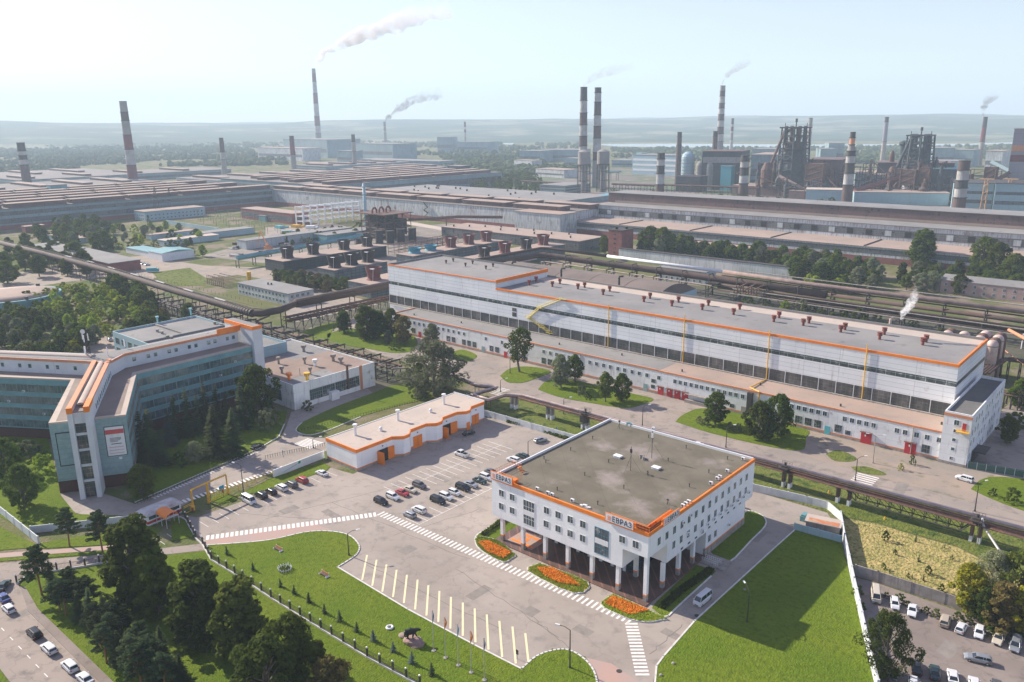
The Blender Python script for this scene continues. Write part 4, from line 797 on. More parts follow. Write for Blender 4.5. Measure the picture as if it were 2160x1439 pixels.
# ---------------------------------------------------------------- teal Y-shaped office
O = thing('administration_building', 'teal Y-shaped office building with white upper spine and dark roofs', 'office building', (-262, 100, 0))
zo, zs_ = 21.5, 26.3
def wall_strip(name, pts, z0, z1, m, par=O, t=0.4, mm=0):
    mb = MB()
    for a, b in zip(pts, pts[1:]):
        a, b = Vector(a[:2]), Vector(b[:2]); c = (a+b)/2; mb.bx((c.x, c.y), heading(a, b), (b-a).length, t, z0, z1)
    return mb.build(name, m, par)
Ax, Bx, Cx, Dx = (-233.5,72.2), (-223.6,89.0), (-270.2,92.2), (-345,45)
Ex, Fx = (-261.0,109.2), (-262.0,152.3)
left_back, lb2, rb2 = (-352,58), (-279,104.5), (-276.5,152.3)
poly = [Ax, Bx, Ex, Fx, rb2, (-277,112), lb2, left_back, Dx, Cx]
MB().prism(poly, 3.9, zo-0.5).build('wall', m_teald, O); MB().prism([(Ax[0]-0.9,Ax[1]+0.3),(Bx[0]-0.9,Bx[1]-0.5),Ex,Fx,rb2,(-277,112),lb2,left_back,(-345.3,46),(-270.6,93.2)], 0, 3.9).build('brick_base', mat('dark_red_brick_base', (0.10,0.035,0.03), 0.9, (0.07,0.03,0.028), 0.4), O)
MB().prism(poly, zo-0.5, zo).build('roof_edge', m_roofb, O)
ins = [(-233.2,74.0),(-225.2,88.2),(-262.4,108.4),(-263.4,151.6),(-275.5,151.6),(-276,112),(-279,103.2),(-350,57.2),(-344.5,47.4),(-270.6,93.7)]
MB().sheet(ins, zo+0.02).build('roof', mat('brown_grey_roofing', (0.19,0.15,0.13), 0.95, (0.27,0.215,0.18), 0.06), O)
d_st = (Vector(Bx)-Vector(Ax)).normalized(); ax_ = Vector((d_st.y, -d_st.x)); mid = (Vector(Ax)+Vector(Bx))/2
if ax_.x < 0: ax_ = -ax_
# end face panels: framed recess on the left, banner on the right
def endface(s0, s1, z0, z1, off, name, m, par=O):
    a = Vector(Ax)+d_st*s0+ax_*off; b = Vector(Ax)+d_st*s1+ax_*off; c = (a+b)/2
    return MB().bx((c.x, c.y), heading(a, b), (b-a).length, 0.12, z0, z1).build(name, m, par)
LE = (Vector(Bx)-Vector(Ax)).length
endface(0.02, LE-0.02, 3.95, zo-0.52, 0.05, 'end_cladding', m_teal)
endface(1.2, 6.3, 8.4, 18.4, 0.16, 'panel_frame', m_black); endface(1.45, 6.0, 8.7, 18.1, 0.24, 'framed_panel', m_teal)
endface(LE-6.1, LE-0.9, 9.6, 18.6, 0.16, 'banner_frame', m_dark)
bn_ = endface(LE-5.9, LE-1.1, 9.8, 18.4, 0.26, 'banner', m_plain)
endface(LE-5.85, LE-1.15, 16.3, 17.6, 0.34, 'red_header', mat('banner_red', (0.55,0.08,0.08), 0.6), bn_)
for i, (a_, b_, z_) in enumerate([(1.0,3.9,15.0),(1.0,3.9,14.65),(1.0,3.6,14.3),(1.0,3.0,13.95),(1.2,3.9,13.2)]):
    endface(LE-5.9+a_, LE-5.9+b_, z_, z_+(0.12 if i < 4 else 0.2), 0.33, 'text_line', m_dark, bn_)
for z_ in (12.2,11.3,10.4): endface(LE-5.4, LE-1.6, z_, z_+0.22, 0.33, 'pale_red_line', mat('banner_pink', (0.6,0.4,0.4), 0.6), bn_)
endface(LE-3.2, LE-2.4, 8.6, 9.3, 0.6, 'air_conditioner', m_plain)
# stair spine
sp0 = mid+ax_*5.6+d_st*(-1.0)
def spine(a, b, wd, z0, z1, name, m): c = (Vector(a)+Vector(b))/2; return MB().bx((c.x, c.y), heading(a, b), (Vector(b)-Vector(a)).length, wd, z0, z1).build(name, m, O)
hub = Vector((-267.0,101.2)); dsp = (hub-sp0).normalized(); nsp = Vector((-dsp.y, dsp.x))
def fin(off, wd, L, z0, z1, name, m, back=0.0, shade=False):
    a = sp0+dsp*back+nsp*off; b = a+dsp*L; c = (a+b)/2; return MB().bx((c.x, c.y), heading(a, b), L, wd, z0, z1).build(name, m, O)
LL = (hub-sp0).length
m_spine = mat('off_white_panels', (0.66,0.69,0.70), 0.8, (0.56,0.59,0.6), 0.1, panel=(3,3), joint=(0.85,0.85,0.85), jw=0.03, streak=((0.4,0.36,0.33),0.62,0.85))
s_l, s_r = (1, -1)
fin(2.1*s_l, 1.3, LL, 0, zs_, 'spine_wall', m_spine); fin(2.1*s_r, 1.3, LL, 0, zs_, 'spine_wall', m_spine)
for z_ in (5.0, 9.6, 14.2, 18.8): fin(0, 2.88, 1.0, z_-0.35, z_+0.35, 'landing_band', m_spine, 1.0)
for z0_, z1_ in ((0.2,4.64),(5.36,9.24),(9.96,13.84),(14.56,18.44),(19.16,21.9)): fin(0, 2.86, 0.4, z0_, z1_, 'stair_window', mat('stair_glazing', (0.03,0.05,0.055), 0.2, (0.12,0.10,0.09), 0.5, mix=(0.5,0.6), panel=(1.4,1.4), joint=(3,3,3), jw=0.05), 1.3)
fin(0, 2.86, 1.0, 21.9, zs_-1.2, 'spine_head', m_spine, 1.0); fin(0, 2.86, LL-1.0, zs_-1.2, zs_-0.9, 'spine_roof', m_roofg, 1.0)
fin(2.1*s_l, 1.36, LL+0.1, zs_, zs_+0.5, 'orange_coping', m_orange2, -0.03); fin(2.1*s_r, 1.36, LL+0.1, zs_, zs_+0.5, 'orange_coping', m_orange2, -0.03)
for o_ in (2.1, -2.1): fin(o_, 1.42, 1.4, zs_-1.1, zs_+0.55, 'orange_cap', m_orange, -0.06)
fin(-2.1, 1.42, 6, zs_-0.6, zs_+0.55, 'orange_cap', m_orange, 1.4)
a = sp0+dsp*5; b = hub; mb = MB(); n_ = 8; prof = [(math.cos(PI*i/n_)*0.95, math.sin(PI*i/n_)*0.6) for i in range(n_+1)]
vsA = [(a.x+nsp.x*u, a.y+nsp.y*u, zs_-0.3+v) for u, v in prof]+[(b.x+nsp.x*u, b.y+nsp.y*u, zs_-0.3+v) for u, v in prof]
mb.add(vsA, [(i,i+1,n_+2+i,n_+1+i) for i in range(n_)]+[tuple(range(n_+1)), tuple(range(n_+1,2*n_+2))[::-1]]); mb.build('rounded_ridge', m_roofb, O)
def arm(front, back_off, z0, z1, m, name):
    pass
MB().prism([(-270.5,97.6),(-262.6,101.0),(-269.3,109.2),(-269.3,151.5),(-275.3,151.5),(-275.6,112.5),(-277.5,103.5),(-349,58.5),(-346,53)], zo+0.03, zs_).build('upper_wall', m_spine, O)
MB().prism([(-271,98.6),(-264.5,101.6),(-270.1,109.0),(-270.1,151.2),(-274.7,151.2),(-275,112.8),(-277.5,102.8),(-348.5,58.0),(-346,54)], zs_, zs_+0.08).build('upper_roof', m_roofg, O)
wall_strip('orange_coping', [(-346,52.9),(-270.4,97.6),(-262.8,101.0)], zs_-0.6, zs_+0.25, m_orange2, t=0.3); wall_strip('orange_coping', [(-262.8,101.2),(-269.2,109.4),(-269.2,151.4)], zs_-0.6, zs_+0.25, m_orange2, t=0.3)
pth = [(-346.8,57.2),(-274.5,101.5)]; a, b = Vector(pth[0]), Vector(pth[1]); u_ = (b-a).normalized(); w2 = Vector((-u_.y, u_.x)); mb = MB()
vsA = [(e.x+w2.x*u*1.4, e.y+w2.y*u*1.4, zs_+0.1+v) for e in (a, b) for u, v in prof]; mb.add(vsA, [(i,i+1,n_+2+i,n_+1+i) for i in range(n_)]+[tuple(range(n_+1)), tuple(range(n_+1,2*n_+2))[::-1]]); mb.build('rounded_ridge', m_roofb, O)
MB().box(-280,152.4,0,-260.5,156.2,28.2).build('end_wall', m_spine, O); wall_strip('orange_coping', [(-268.9,143),(-268.9,152.3)], zs_-0.3, 28.2, m_orange, t=0.35); MB().box(-280.1,152.8,28.2,-260.9,156.3,28.5).build('end_roof', m_roofg, O); MB().box(-280.1,152.3,27.4,-260.9,152.8,28.7).box(-260.9,152.3,27.4,-260.4,156.3,28.7).build('orange_coping', m_orange, O)
# strips of glazing on the arms, every bay a window with white mullions
m_tglass = mat('teal_office_glazing', (0.04,0.095,0.11), 0.12, (0.17,0.24,0.25), 0.3, mix=(0.45,0.7), spec=0.9)
def bays(a, b, wdt, floors, h, off=0.22, skip=0):
    a, b = Vector(a), Vector(b); L = (b-a).length; n = int(L/wdt); u = (b-a).normalized(); pr = proto(L/n-0.3, h, mframe=m_conc, mglass=m_tglass, mull=2, trans=0, fr=0.08); ang_ = heading(a, b)
    for z_ in floors:
        for i in range(n):
            c = a+u*(i+0.5)*(L/n); place_win(pr, O, c.x+u.y*off*0.2, c.y-u.x*off*0.2, z_, ang_)
fl = (4.4, 8.5, 12.6, 16.7)
bays(Dx, Cx, 4.0, fl, 2.45); bays(Ex, Fx, 4.0, fl, 2.45)
bays(Bx, Ex, 3.1, fl, 2.3)
pq = proto(1.0, 1.2, mull=0, mframe=m_teald)
ud = (Vector((-270.5,97.6))-Vector((-346,53))).normalized(); an_ = math.atan2(ud.y, ud.x)
for k in range(16):
    e = Vector((-346,53))+ud*(4+k*5.2+(1.4 if k % 2 else 0)); place_win(pq, O, e.x, e.y, 23.2, an_)
for k in range(11): place_win(pq, O, -269.3, 112.5+k*3.7+(1.2 if k % 2 else 0), 23.3, PI/2)
for k in range(12): e = hub-dsp*(5+k*3.0)-nsp*2.76; place_win(pq, O, e.x, e.y, 22.6, heading(sp0, hub)+0.0+PI if False else heading(hub, sp0)+PI)
acs = [(-0.3, 9.5), (0.1, 13.3), (0.4, 17)]
for k in range(14):
    e = Vector(Dx)+(Vector(Cx)-Vector(Dx))*((k+0.6)/14.5); place_win(AC, O, e.x, e.y, (9.0,12.9,16.6)[k % 3], heading(Dx, Cx))
for k in range(6): place_win(AC, O, Fx[0], 114+k*6.2, (9.0,12.9,16.6)[k % 3], PI/2)
# telecom mast and poles on the roof
q = W(187, 752, zs_); tm = thing('telecom_mast', 'tall lattice telecom mast with dishes and white panels on the teal office roof', 'antenna', (q.x, q.y, zs_)); mb = MB()
for i, j in ((-1,-1),(1,-1),(1,1),(-1,1)): mb.path([(q.x+i*0.55,q.y+j*0.55,zs_),(q.x+i*0.4,q.y+j*0.4,zs_+9)],0.09,4)
for k in range(12):
    z_ = zs_+k*0.75; s2 = 1 if k % 2 else -1; mb.path([(q.x-0.5*s2,q.y-0.5,z_),(q.x+0.5*s2,q.y-0.5,z_+0.75)],0.06,4).path([(q.x+0.5,q.y-0.5*s2,z_),(q.x+0.5,q.y+0.5*s2,z_+0.75)],0.06,4).path([(q.x-0.5,q.y+0.5*s2,z_),(q.x-0.5,q.y-0.5*s2,z_+0.75)],0.06,4)
mb.build('lattice', m_dark, tm); mb = MB()
for dx, dy, z_ in ((-1.0,-0.6,5.8),(0.7,-0.9,5.2),(-0.8,-0.7,1.2),(0.5,-0.9,1.5),(1.0,0.3,5.6)): mb.box(q.x+dx-0.18,q.y+dy-0.12,zs_+z_,q.x+dx+0.18,q.y+dy+0.12,zs_+z_+2.3)
mb.build('panel_antenna', m_plain, tm); e = Vector((q.x+0.7,q.y-0.8,zs_+8.9)); MB().path([e, e+Vector((0.25,-0.25,0))], [0.2,0.75], 14).path([e+Vector((0.26,-0.26,0)), e+Vector((0.3,-0.3,0))], 0.78, 14).build('dish', m_plain, tm)
for x, y, lab in [(229,752,'white twin panel antenna right of the lattice mast on the teal office roof'),(265,735,'white panel antenna on a pole at the bend of the teal office roof')]:
    q = W(x, y, zs_); a_ = thing('panel_antenna', lab, 'antenna', (q.x, q.y, zs_)); MB().path([(q.x,q.y,zs_),(q.x,q.y,zs_+3)],0.07,6).build('pole', m_dark, a_); MB().box(q.x-0.35,q.y-0.3,zs_+0.8,q.x-0.05,q.y-0.1,zs_+3.2).box(q.x+0.15,q.y-0.3,zs_+0.6,q.x+0.45,q.y-0.1,zs_+2.9).build('panel', m_plain, a_)
# canteen block with grey roof behind the Y building
Ct = thing('canteen_block', 'low white block with wide pale grey flat roof behind the teal office', 'building', (-330, 160, 0))
shell(Ct, -357, -282, 141.5, 180, 0, 13.6, m_bluem, m_roofg, drop=0.9); MB().box(-330,142,12.72,-329,179.6,13.5).box(-356.6,160,12.72,-330,160.9,13.35).build('roof_upstand', m_roofg, Ct)
pbig = proto(3.6, 2.6, mull=3, trans=1, mframe=m_conc, mglass=m_tglass)
for k in range(12): place_win(pbig, Ct, -353+k*6, 141.5, 8.6); place_win(pbig, Ct, -353+k*6, 141.5, 4.2)
for x, y in [(333,683),(403,665)]: q = W(x, y, 12.7); MB().cyl(q.x,q.y,12.7,15.6,0.4,n=8).cyl(q.x,q.y,15.6,16.2,0.8,n=8).build('vent_stack', mat('cyan_vent', (0.25,0.48,0.5), 0.6), Ct)
for x, y in [(332,700),(342,704),(353,713),(362,715),(453,684),(467,688)]: q = W(x, y, 12.7); MB().cyl(q.x,q.y,12.7,13.6,0.6,n=10).cyl(q.x,q.y,13.6,13.9,0.8,n=10).build('roof_vent', m_conc, Ct)
# workshop with big windows
Wk = thing('workshop', 'white workshop with tall gridded windows and brown flat roof beside the spruces', 'workshop', (-262, 172, 0))
shell(Wk, -298, -241.2, 155.0, 192.3, 0, 9.6, m_annex, m_roofg, drop=0.5); MB().box(-297.6,155.4,9.11,-250,175,9.13).box(-270,175,9.11,-241.6,191.9,9.13).build('roof_patch', mat('brown_roofing', (0.22,0.155,0.125), 0.95, (0.28,0.21,0.17), 0.08), Wk)
m_grid = proto(5.4, 3.9, mull=5, trans=2, mframe=m_conc, mglass=m_glass, fr=0.12)
for y in (164.5,170.2,176.0,181.8): place_win(m_grid, Wk, -241.2, y, 2.0, PI/2)
for x in (-252,-259,-266): place_win(m_grid, Wk, x, 155.0, 2.0)
MB().box(-241.15,170,0,-239.2,173.5,3.2).build('porch', m_plain, Wk); MB().box(-241.15,184.9,0,-240.9,186,9.9).build('rusty_duct', m_orange2, Wk); MB().box(-241.15,178.6,2,-240.5,179.2,11.6).build('rusty_duct', m_rust, Wk)
for x, y, m_, s2 in [(641,742,m_conc,1.4),(703,762,m_conc,1.4),(719,768,m_conc,1.4),(643,768,m_conc,1.0),(665,773,m_plain,1.2),(595,788,m_conc,1.1),(610,802,m_orange,1.3),(648,802,m_yellow,1.5),(588,768,m_conc,1.0),(563,735,m_conc,1.0),(655,790,m_conc,0.9)]:
    q = W(x, y, 9.1); MB().lathe(q.x,q.y,[(0.45*s2,9.1),(0.4*s2,10.6*1.0),(0.85*s2,11.2),(0.8*s2,12.0)],12).build('roof_ventilator', m_, Wk)
for x, y in [(545,745),(633,792),(566,730),(594,733)]: q = W(x, y, 9.1); MB().cyl(q.x,q.y,9.1,12,0.08,n=6).build('pole', m_dark, Wk)
# ---------------------------------------------------------------- pipelines
def support(mb, x, y, z, along='x', w_=3.0, lat=True, r=0.18):
    for s2 in (-1, 1):
        a = (x, y+s2*w_/2, 0) if along == 'x' else (x+s2*w_/2, y, 0); b = (a[0], a[1], z); mb.path([a, b], r, 4)
    a = (x, y-w_/2, z) if along == 'x' else (x-w_/2, y, z); b = (x, y+w_/2, z) if along == 'x' else (x+w_/2, y, z); mb.path([a, b], r, 4)
    if lat:
        for k in range(int(z/3)):
            z0, z1 = k*3, min(z, k*3+3); p_ = (x, y-w_/2, z0) if along == 'x' else (x-w_/2, y, z0); q_ = (x, y+w_/2, z1) if along == 'x' else (x+w_/2, y, z1); mb.path([p_, q_], r*0.55, 4)
Pn = thing('pipeline', 'pinkish and rusty twin pipeline on concrete piers crossing the grass behind the office block', 'pipeline', (-100, 207, 0))
zz = 5.5; loop = [W(955,792,zz),W(1006,812,zz),W(1047,817,zz),W(996,832,zz),W(1030,843,zz),W(1066,832,zz)]
lp2 = [p_+Vector((1.3,-1.6,0)) for p_ in loop]; Xend = 30
MB().path(loop+[(-178,207.9,zz),(Xend,209.2,zz+0.6)], 0.5, 10).build('main_pipe', m_cream, Pn, smooth=True)
MB().path(lp2+[(-178,206.4,zz-0.25),(Xend,207.8,zz+0.3)], 0.28, 8).path([(-178,205.8,zz-0.3),(Xend,207.2,zz+0.25)],0.16,6).build('thin_pipe', m_rust, Pn, smooth=True)
MB().box(-178,205.6,zz-0.75,Xend,208.3,zz-0.6).build('tray', m_rust, Pn)
pier = MB(); 
for i, x in enumerate([-181.2,-164.6,-149.5,-134,-118,-102,-79.6,-63.9,-32.2,-6,14]):
    d_ = 0.9 if i != 7 else 1.5
    for s2 in (-d_, d_):
        o_ = MB().box(x+s2-0.32,206.2,1.6,x+s2+0.32,208.0,zz-0.75).build('pier', m_rust if i > 5 else m_conc, Pn); MB().box(x+s2-0.34,206.18,0,x+s2+0.34,208.02,1.6).build('whitewashed_foot', m_plain, o_)
tr = MB(); xa, xb = -63.0, -33.4
for yy in (206.0, 208.0):
    tr.path([(xa,yy,zz-0.7),(xb,yy,zz-0.7)],0.15,4).path([(xa+2.4,yy,zz-3.2),(xb-2.0,yy,zz-3.2)],0.15,4).path([(xa,yy,zz-0.9),(xa+2.4,yy,zz-3.2)],0.15,4).path([(xb,yy,zz-0.9),(xb-2.0,yy,zz-3.2)],0.15,4)
    n_ = 9
    for i in range(n_+1): x = xa+2.4+(xb-2.0-xa-2.4)*i/n_; tr.path([(x,yy,zz-3.2),(x,yy,zz-0.7)],0.1,4); (i < n_) and tr.path([(x,yy,zz-0.7),(x+(xb-xa-4.4)/n_,yy,zz-3.2)],0.08,4)
for i in range(10): x = xa+2.4+(xb-xa-4.4)*i/9; tr.path([(x,206,zz-3.2),(x,208,zz-3.2)],0.1,4)
tr.build('truss', m_dark, Pn)
for k, x in enumerate((-149.8, -80.6, -32.4)):
    v = MB(); v.box(x-1.4,205.3,zz+0.3,x+1.4,208.9,zz+0.42); railing(v,(x-1.4,205.35),(x+1.4,205.35),zz+0.4,1.1,4); railing(v,(x-1.4,208.8),(x+1.4,208.8),zz+0.4,1.1,4)
    v.cyl(x,207.5,zz-0.4,zz+1.6,0.35,n=10).box(x-0.7,206.2,zz-0.6,x+0.7,207.0,zz+0.9).path([(x+1.2,205.2,0),(x+1.2,205.2,zz+0.4)],0.06,4).path([(x+0.8,205.2,0),(x+0.8,205.2,zz+0.4)],0.06,4)
    if k == 0: v.box(x-1.2,205.8,2.6,x+1.6,207.4,zz-0.8)
    v.build('valve_platform', m_dark, Pn)
q = W(2115,1176); mb = MB(); mb.path([(-31.5,207.6,zz+1.0),(-30.8,206.5,zz-0.6),(q.x,q.y,0.4),(q.x+1,q.y-1.5,0.2)],0.3,8); mb.build('branch_pipe', m_silver, Pn, smooth=True)
# short expansion loop supports
mb = MB()
for p_ in (loop[1], loop[3], loop[4]): support(mb, p_.x, p_.y, zz-0.5, 'y', 2.0, False, 0.16)
mb.build('loop_support', m_dark, Pn)
# long black gas main on the left
Pl = thing('gas_main', 'huge dark ribbed gas pipe on trestles running left from the tall hall', 'gas pipe', (-500, 211, 0))
rp = [(-900,214,11),(-648,215,11),(-527,213,11),(-430,208,11),(-352,205.5,11),(-346,208,11),(-345,217,11),(-352,232,11),(-352,252,11),(-351.5,271,11),(-351.5,300,11),(-352,330,11)]
MB().path(rp[:8], 1.75, 14).build('ribbed_pipe', m_brown, Pl, smooth=True); MB().path(rp[7:], 2.3, 14).build('smooth_pipe', m_brown, Pl, smooth=True)
x = -640
while x < -350:
    y = 215+(205.5-215)*max(0,min(1,(x+560)/208)); MB().path([(x,y,11),(x+0.7,y,11)],2.05,12).build('rib', m_dark, Pl); x += 2.6 if x > -440 else 3.8
wk = MB(); wk.path([(a[0]+(2.4 if i > 6 else 0.5),a[1]+(2.4 if i < 6 else 0.8),12.6) for i, a in enumerate(rp)], 0.22, 6)
for i in range(70):
    x = -640+i*4.1; wk.path([(x,215.4,12.2),(x,215.4,13.6)],0.07,4)
wk.path([(-640,216.6,13.6),(-350,208.2,13.6)],0.08,4); wk.build('walkway_rail', m_brown, Pl); 
yp = lambda x: 215+(205.5-215)*max(0,min(1,(x+560)/208))
for i in range(7): x = -600+i*36; MB().bx((x,yp(x)+0.9),-0.045 if x > -560 else 0,11,1.3,12.95,13.05).build('walkway_sheet', m_silver, Pl)
for x in range(-700, -352, 16): mb = MB(); support(mb, x, 213 if x < -500 else 209, 9.2, 'x', 4.0); mb.build('trestle', m_dark, Pl)
for y in (224, 246, 268): mb = MB(); support(mb, -352, y, 8.7, 'y', 4.5, True, 0.3); mb.build('trestle', m_dark, Pl)
# black pipe trestle by the workshop
Tt = thing('pipe_trestle', 'rusty black pipe trestle of many portal frames behind the workshop', 'trestle', (-340, 206, 0)); n_fr = 0
for i, x in enumerate(range(-462, -236, 6)):
    mb = MB(); w_ = 7.0 if i % 3 else 8.6; yc = 202.5 if x < -300 else 201.0; h_ = 8.2 if i % 2 else 7.0
    for s2 in (-1, 1): mb.path([(x, yc+s2*w_/2, 0), (x, yc+s2*w_/2, h_)], 0.28, 4)
    mb.path([(x, yc-w_/2-0.4, h_), (x, yc+w_/2+0.4, h_)], 0.34, 4).path([(x, yc-w_/2, h_-2.4), (x, yc+w_/2, h_-2.4)], 0.24, 4)
    if i % 2: mb.path([(x, yc-w_/2, 0.3), (x, yc+w_/2, h_-2.6)], 0.16, 4)
    mb.build('portal_frame', m_dark, Tt)
mb = MB()
for yy, z_ in ((-3.4,4.9),(3.4,4.9),(0,5.0),(-3.4,7.2),(3.4,7.2)): mb.path([(-464,202.5+yy,z_),(-300,202.5+yy,z_),(-238,201+yy,z_)],0.16,4)
for i, x in enumerate(range(-462, -242, 6)):
    for yy in (-3.4, 3.4): mb.path([(x,201.8+yy,4.9 if i % 2 else 7.1),(x+6,201.8+yy,7.1 if i % 2 else 4.9)],0.11,4)
mb.build('lattice_beam', m_dark, Tt)
MB().path([(-464,200.6,5.5),(-238,199.4,5.5)],0.35,8).path([(-464,203.8,5.4),(-238,202.4,5.4)],0.22,8).path([(-352,216,7.5),(-348,206,7.0),(-330,204,6.2),(-238,203.6,6.0)],0.5,8).build('pipe', m_rust, Tt)
MB().path([(-238,199,6.0),(-233,203,6.2),(-231,203.4,6.0),(-231,203.4,0)],0.35,8).path([(-238,200.5,6.0),(-228,206,5.8),(-224,204,5.6),(-218,205,5.5)],0.3,8).build('pipe', m_conc, Tt)
# second trestle beside the smooth pipe, from the bend to the hall
T2 = thing('pipe_rack', 'tangle of rusty pipes on black posts below the smooth gas main before the hall', 'pipe rack', (-345, 250, 0)); mb = MB()
for y in range(222, 300, 5):
    mb.path([(-347,y,0),(-347,y,7)],0.2,4).path([(-339,y,0),(-339,y,6.4)],0.2,4).path([(-347.5,y,4.4),(-338.5,y,4.4)],0.2,4).path([(-347.5,y,6.4),(-338.5,y,6.4)],0.2,4).path([(-339,y,0.4),(-339,y+5,6.2)],0.12,4)
mb.build('post_frame', m_dark, T2); mb = MB()
for k, (x, z_, r) in enumerate(((-346,4.9,0.3),(-344,4.9,0.45),(-341.5,5.0,0.3),(-346,6.9,0.25),(-343.5,7.0,0.5),(-340.5,6.8,0.3))): mb.path([(x,220,z_),(x,300,z_)],r,8)
mb.build('pipe', m_rust, T2)
# big pipes on the right
Pr = thing('gas_main', 'pair of big brown pipes on steel supports crossing behind the hall rightward', 'gas pipe', (-150, 430, 0))
MB().path([(-360,330,14.2),(-357,438,14.2),(-352,441,14.2),(-300,437.7,14.2)], 0.95, 12).build('grey_pipe', m_brown, Pr, smooth=True)
MB().path([(-300,437.7,14.2),(-214,432,14.2)], 1.0, 12).build('silver_pipe', m_plain, Pr, smooth=True)
MB().path([(-214,432,14.2),(-162,426,14.2),(60,419,14.2)], 1.25, 12).build('upper_pipe', mat('dull_pink_pipe', (0.27,0.19,0.165), 0.8, (0.17,0.12,0.105), 0.3), Pr, smooth=True)
MB().path([(-358,330,10.4),(-354,430,10.4),(-349,434,10.4),(-200,427,10.4),(-150,422,10.4)], 2.0, 14).path([(-150,422,10.6),(60,414,10.6)],1.1,12).build('lower_pipe', m_brown, Pr, smooth=True)
mb = MB()
for (y0_, y1_, z_, r) in ((421,411,8.0,0.7),(418,408,5.6,0.45),(424,414,5.6,0.8),(428,418,12.0,0.35)): mb.path([(-215,y0_+4,z_),(-160,y0_,z_),(60,y1_,z_)],r,8)
mb.build('lower_pipe', m_brown, Pr, smooth=True); mb = MB()
for (yy, z_) in ((412,8.4),(409,6.2),(429,15.8)): mb.path([(-200,yy+4,z_),(60,yy-3,z_)],0.3,6)
mb.build('thin_pipe', m_conc, Pr)
for i, x in enumerate(range(-345, 50, 18)):
    mb = MB(); yc = 431-(x+345)*0.038; support(mb, x, yc-1, 8.0, 'x', 9.0, True, 0.3); support(mb, x, yc, 13.0, 'x', 5.0, True, 0.3); mb.box(x-0.4,yc-12,4.6,x+0.4,yc+5,4.9); mb.build('steel_support', m_dark, Pr)
MB().path([(-352,333,9),(-350,425,9)],0.4,8).path([(-345,432,6.5),(-215,424,6.5)],0.35,8).path([(-345,427,7.6),(-215,420,7.6)],0.25,8).build('thin_pipe', m_cream, Pr)
mb = MB()
for i in range(8): x = -196+i*1.6; mb.path([(x,414,7),(x,414,9.5+(i%3)),(x+0.8,417,10.5+(i%3)),(x+1.2,424,11)],0.35,6)
mb.build('bent_pipes', m_rust, Pr); MB().box(-218,421,8,-212,436,9).box(-289,431,12.4,-284,441,12.8).build('platform', m_dark, Pr)
yl_ = thing('yellow_gas_line', 'thin yellow gas line on posts running behind the hall roof to the domed tanks', 'pipe', (-120, 372, 0)); mb = MB(); mb.path([(-215,378,9),(-60,372,9),(-46,346,9)],0.18,6)
for i in range(10): mb.path([(-210+i*16,377.6-i*0.5,0),(-210+i*16,377.6-i*0.5,9)],0.12,4)
mb.build('line', m_orange2, yl_)
# pipes at far right beside the lane
Pq = thing('pipe_rack', 'bundle of brown pipes on posts beside the lane at the far right edge', 'pipe rack', (-35, 310, 0)); mb = MB()
a, b, c_2 = W(2062,790,8), W(2105,757,8), W(2230,775,8)
for k in range(4): o_ = Vector((k*1.0, k*1.3, 0)); mb.path([a+o_, b+o_, c_2+o_],0.45,8)
a2, b2 = W(2105,830,5), W(2230,850,5)
for k in range(5): o_ = Vector((0, k*1.3, 0.4*(k%2))); mb.path([a2+o_, b2+o_],0.3,8)
mb.build('pipe', m_brown, Pq, smooth=True); mb = MB()
for k in range(8): p_ = a2.lerp(b2, k/8); support(mb, p_.x, p_.y+2.5, 4.6, 'x', 6, True, 0.25)
for k in range(5): p_ = b.lerp(c_2, k/5); support(mb, p_.x, p_.y, 7.6, 'x', 4, True, 0.2)
mb.build('post_frame', m_dark, Pq)
pt = thing('slanted_pipe', 'short slanted orange-brown pipe on a white post at the right edge', 'pipe', tuple(W(2140,760))); p_ = W(2128,696,10); q_ = W(2200,735,9); MB().path([p_, q_],0.7,10).build('pipe', m_orange2, pt); g_ = W(2154,736); MB().path([g_, g_+Vector((0,0,7))],0.25,6).build('post', m_plain, pt)
# ---------------------------------------------------------------- fan cooling blocks
m_ctwall = mat('dark_slat_wall', (0.04,0.055,0.06), 0.8, (0.025,0.035,0.04), 0.2, panel=(3.5,2.0), joint=(0.3,0.3,0.3), jw=0.14)
m_ctwall2 = mat('grey_slat_wall', (0.14,0.18,0.19), 0.8, (0.09,0.11,0.12), 0.2, panel=(3.5,2.0), joint=(0.35,0.35,0.35), jw=0.14, streak=((0.2,0.13,0.1),0.55,0.8))
m_fanr = mat('rust_red_fan_cowl', (0.19,0.055,0.05), 0.8, (0.11,0.045,0.042), 0.3)
m_fand = mat('dark_fan_cowl', (0.025,0.024,0.027), 0.8, (0.05,0.035,0.034), 0.3)
m_fanb = mat('cyan_fan_cowl', (0.03,0.28,0.38), 0.7, (0.03,0.20,0.28), 0.5)
def cooling(x0, x1, y0, y1, fans, label, m, z=8.0, flab=''):
    c = thing('cooling_block', label, 'cooling block', ((x0+x1)/2, (y0+y1)/2, 0)); MB().box(x0,y0,0,x1,y1,z).build('wall', m, c); MB().box(x0-0.3,y0-0.3,z,x1+0.3,y1+0.3,z+0.25).build('deck', m_roofp, c)
    for i, (x, y, mm, h) in enumerate(fans):
        f = MB().lathe(x, y, [(4.7,z+0.25),(3.9,z+1.4),(3.9,z+h*0.4),(5.2,z+h),(4.9,z+h),(3.7,z+h*0.55)], 20).build('fan_cowl', mm, c, smooth=False)
        MB().cyl(x, y, z+h*0.5, z+h*0.55, 3.7, n=16).build('fan_disc', m_black, f)
        if h > 6: MB().path([(x+3.5,y-3.8,z+0.4),(x+4.6,y-4.0,z+h)],0.12,4).box(x+2.6,y-5.2,z+h-0.3,x+5.4,y-3.4,z+h-0.15).build('fan_ladder', m_plain, c)
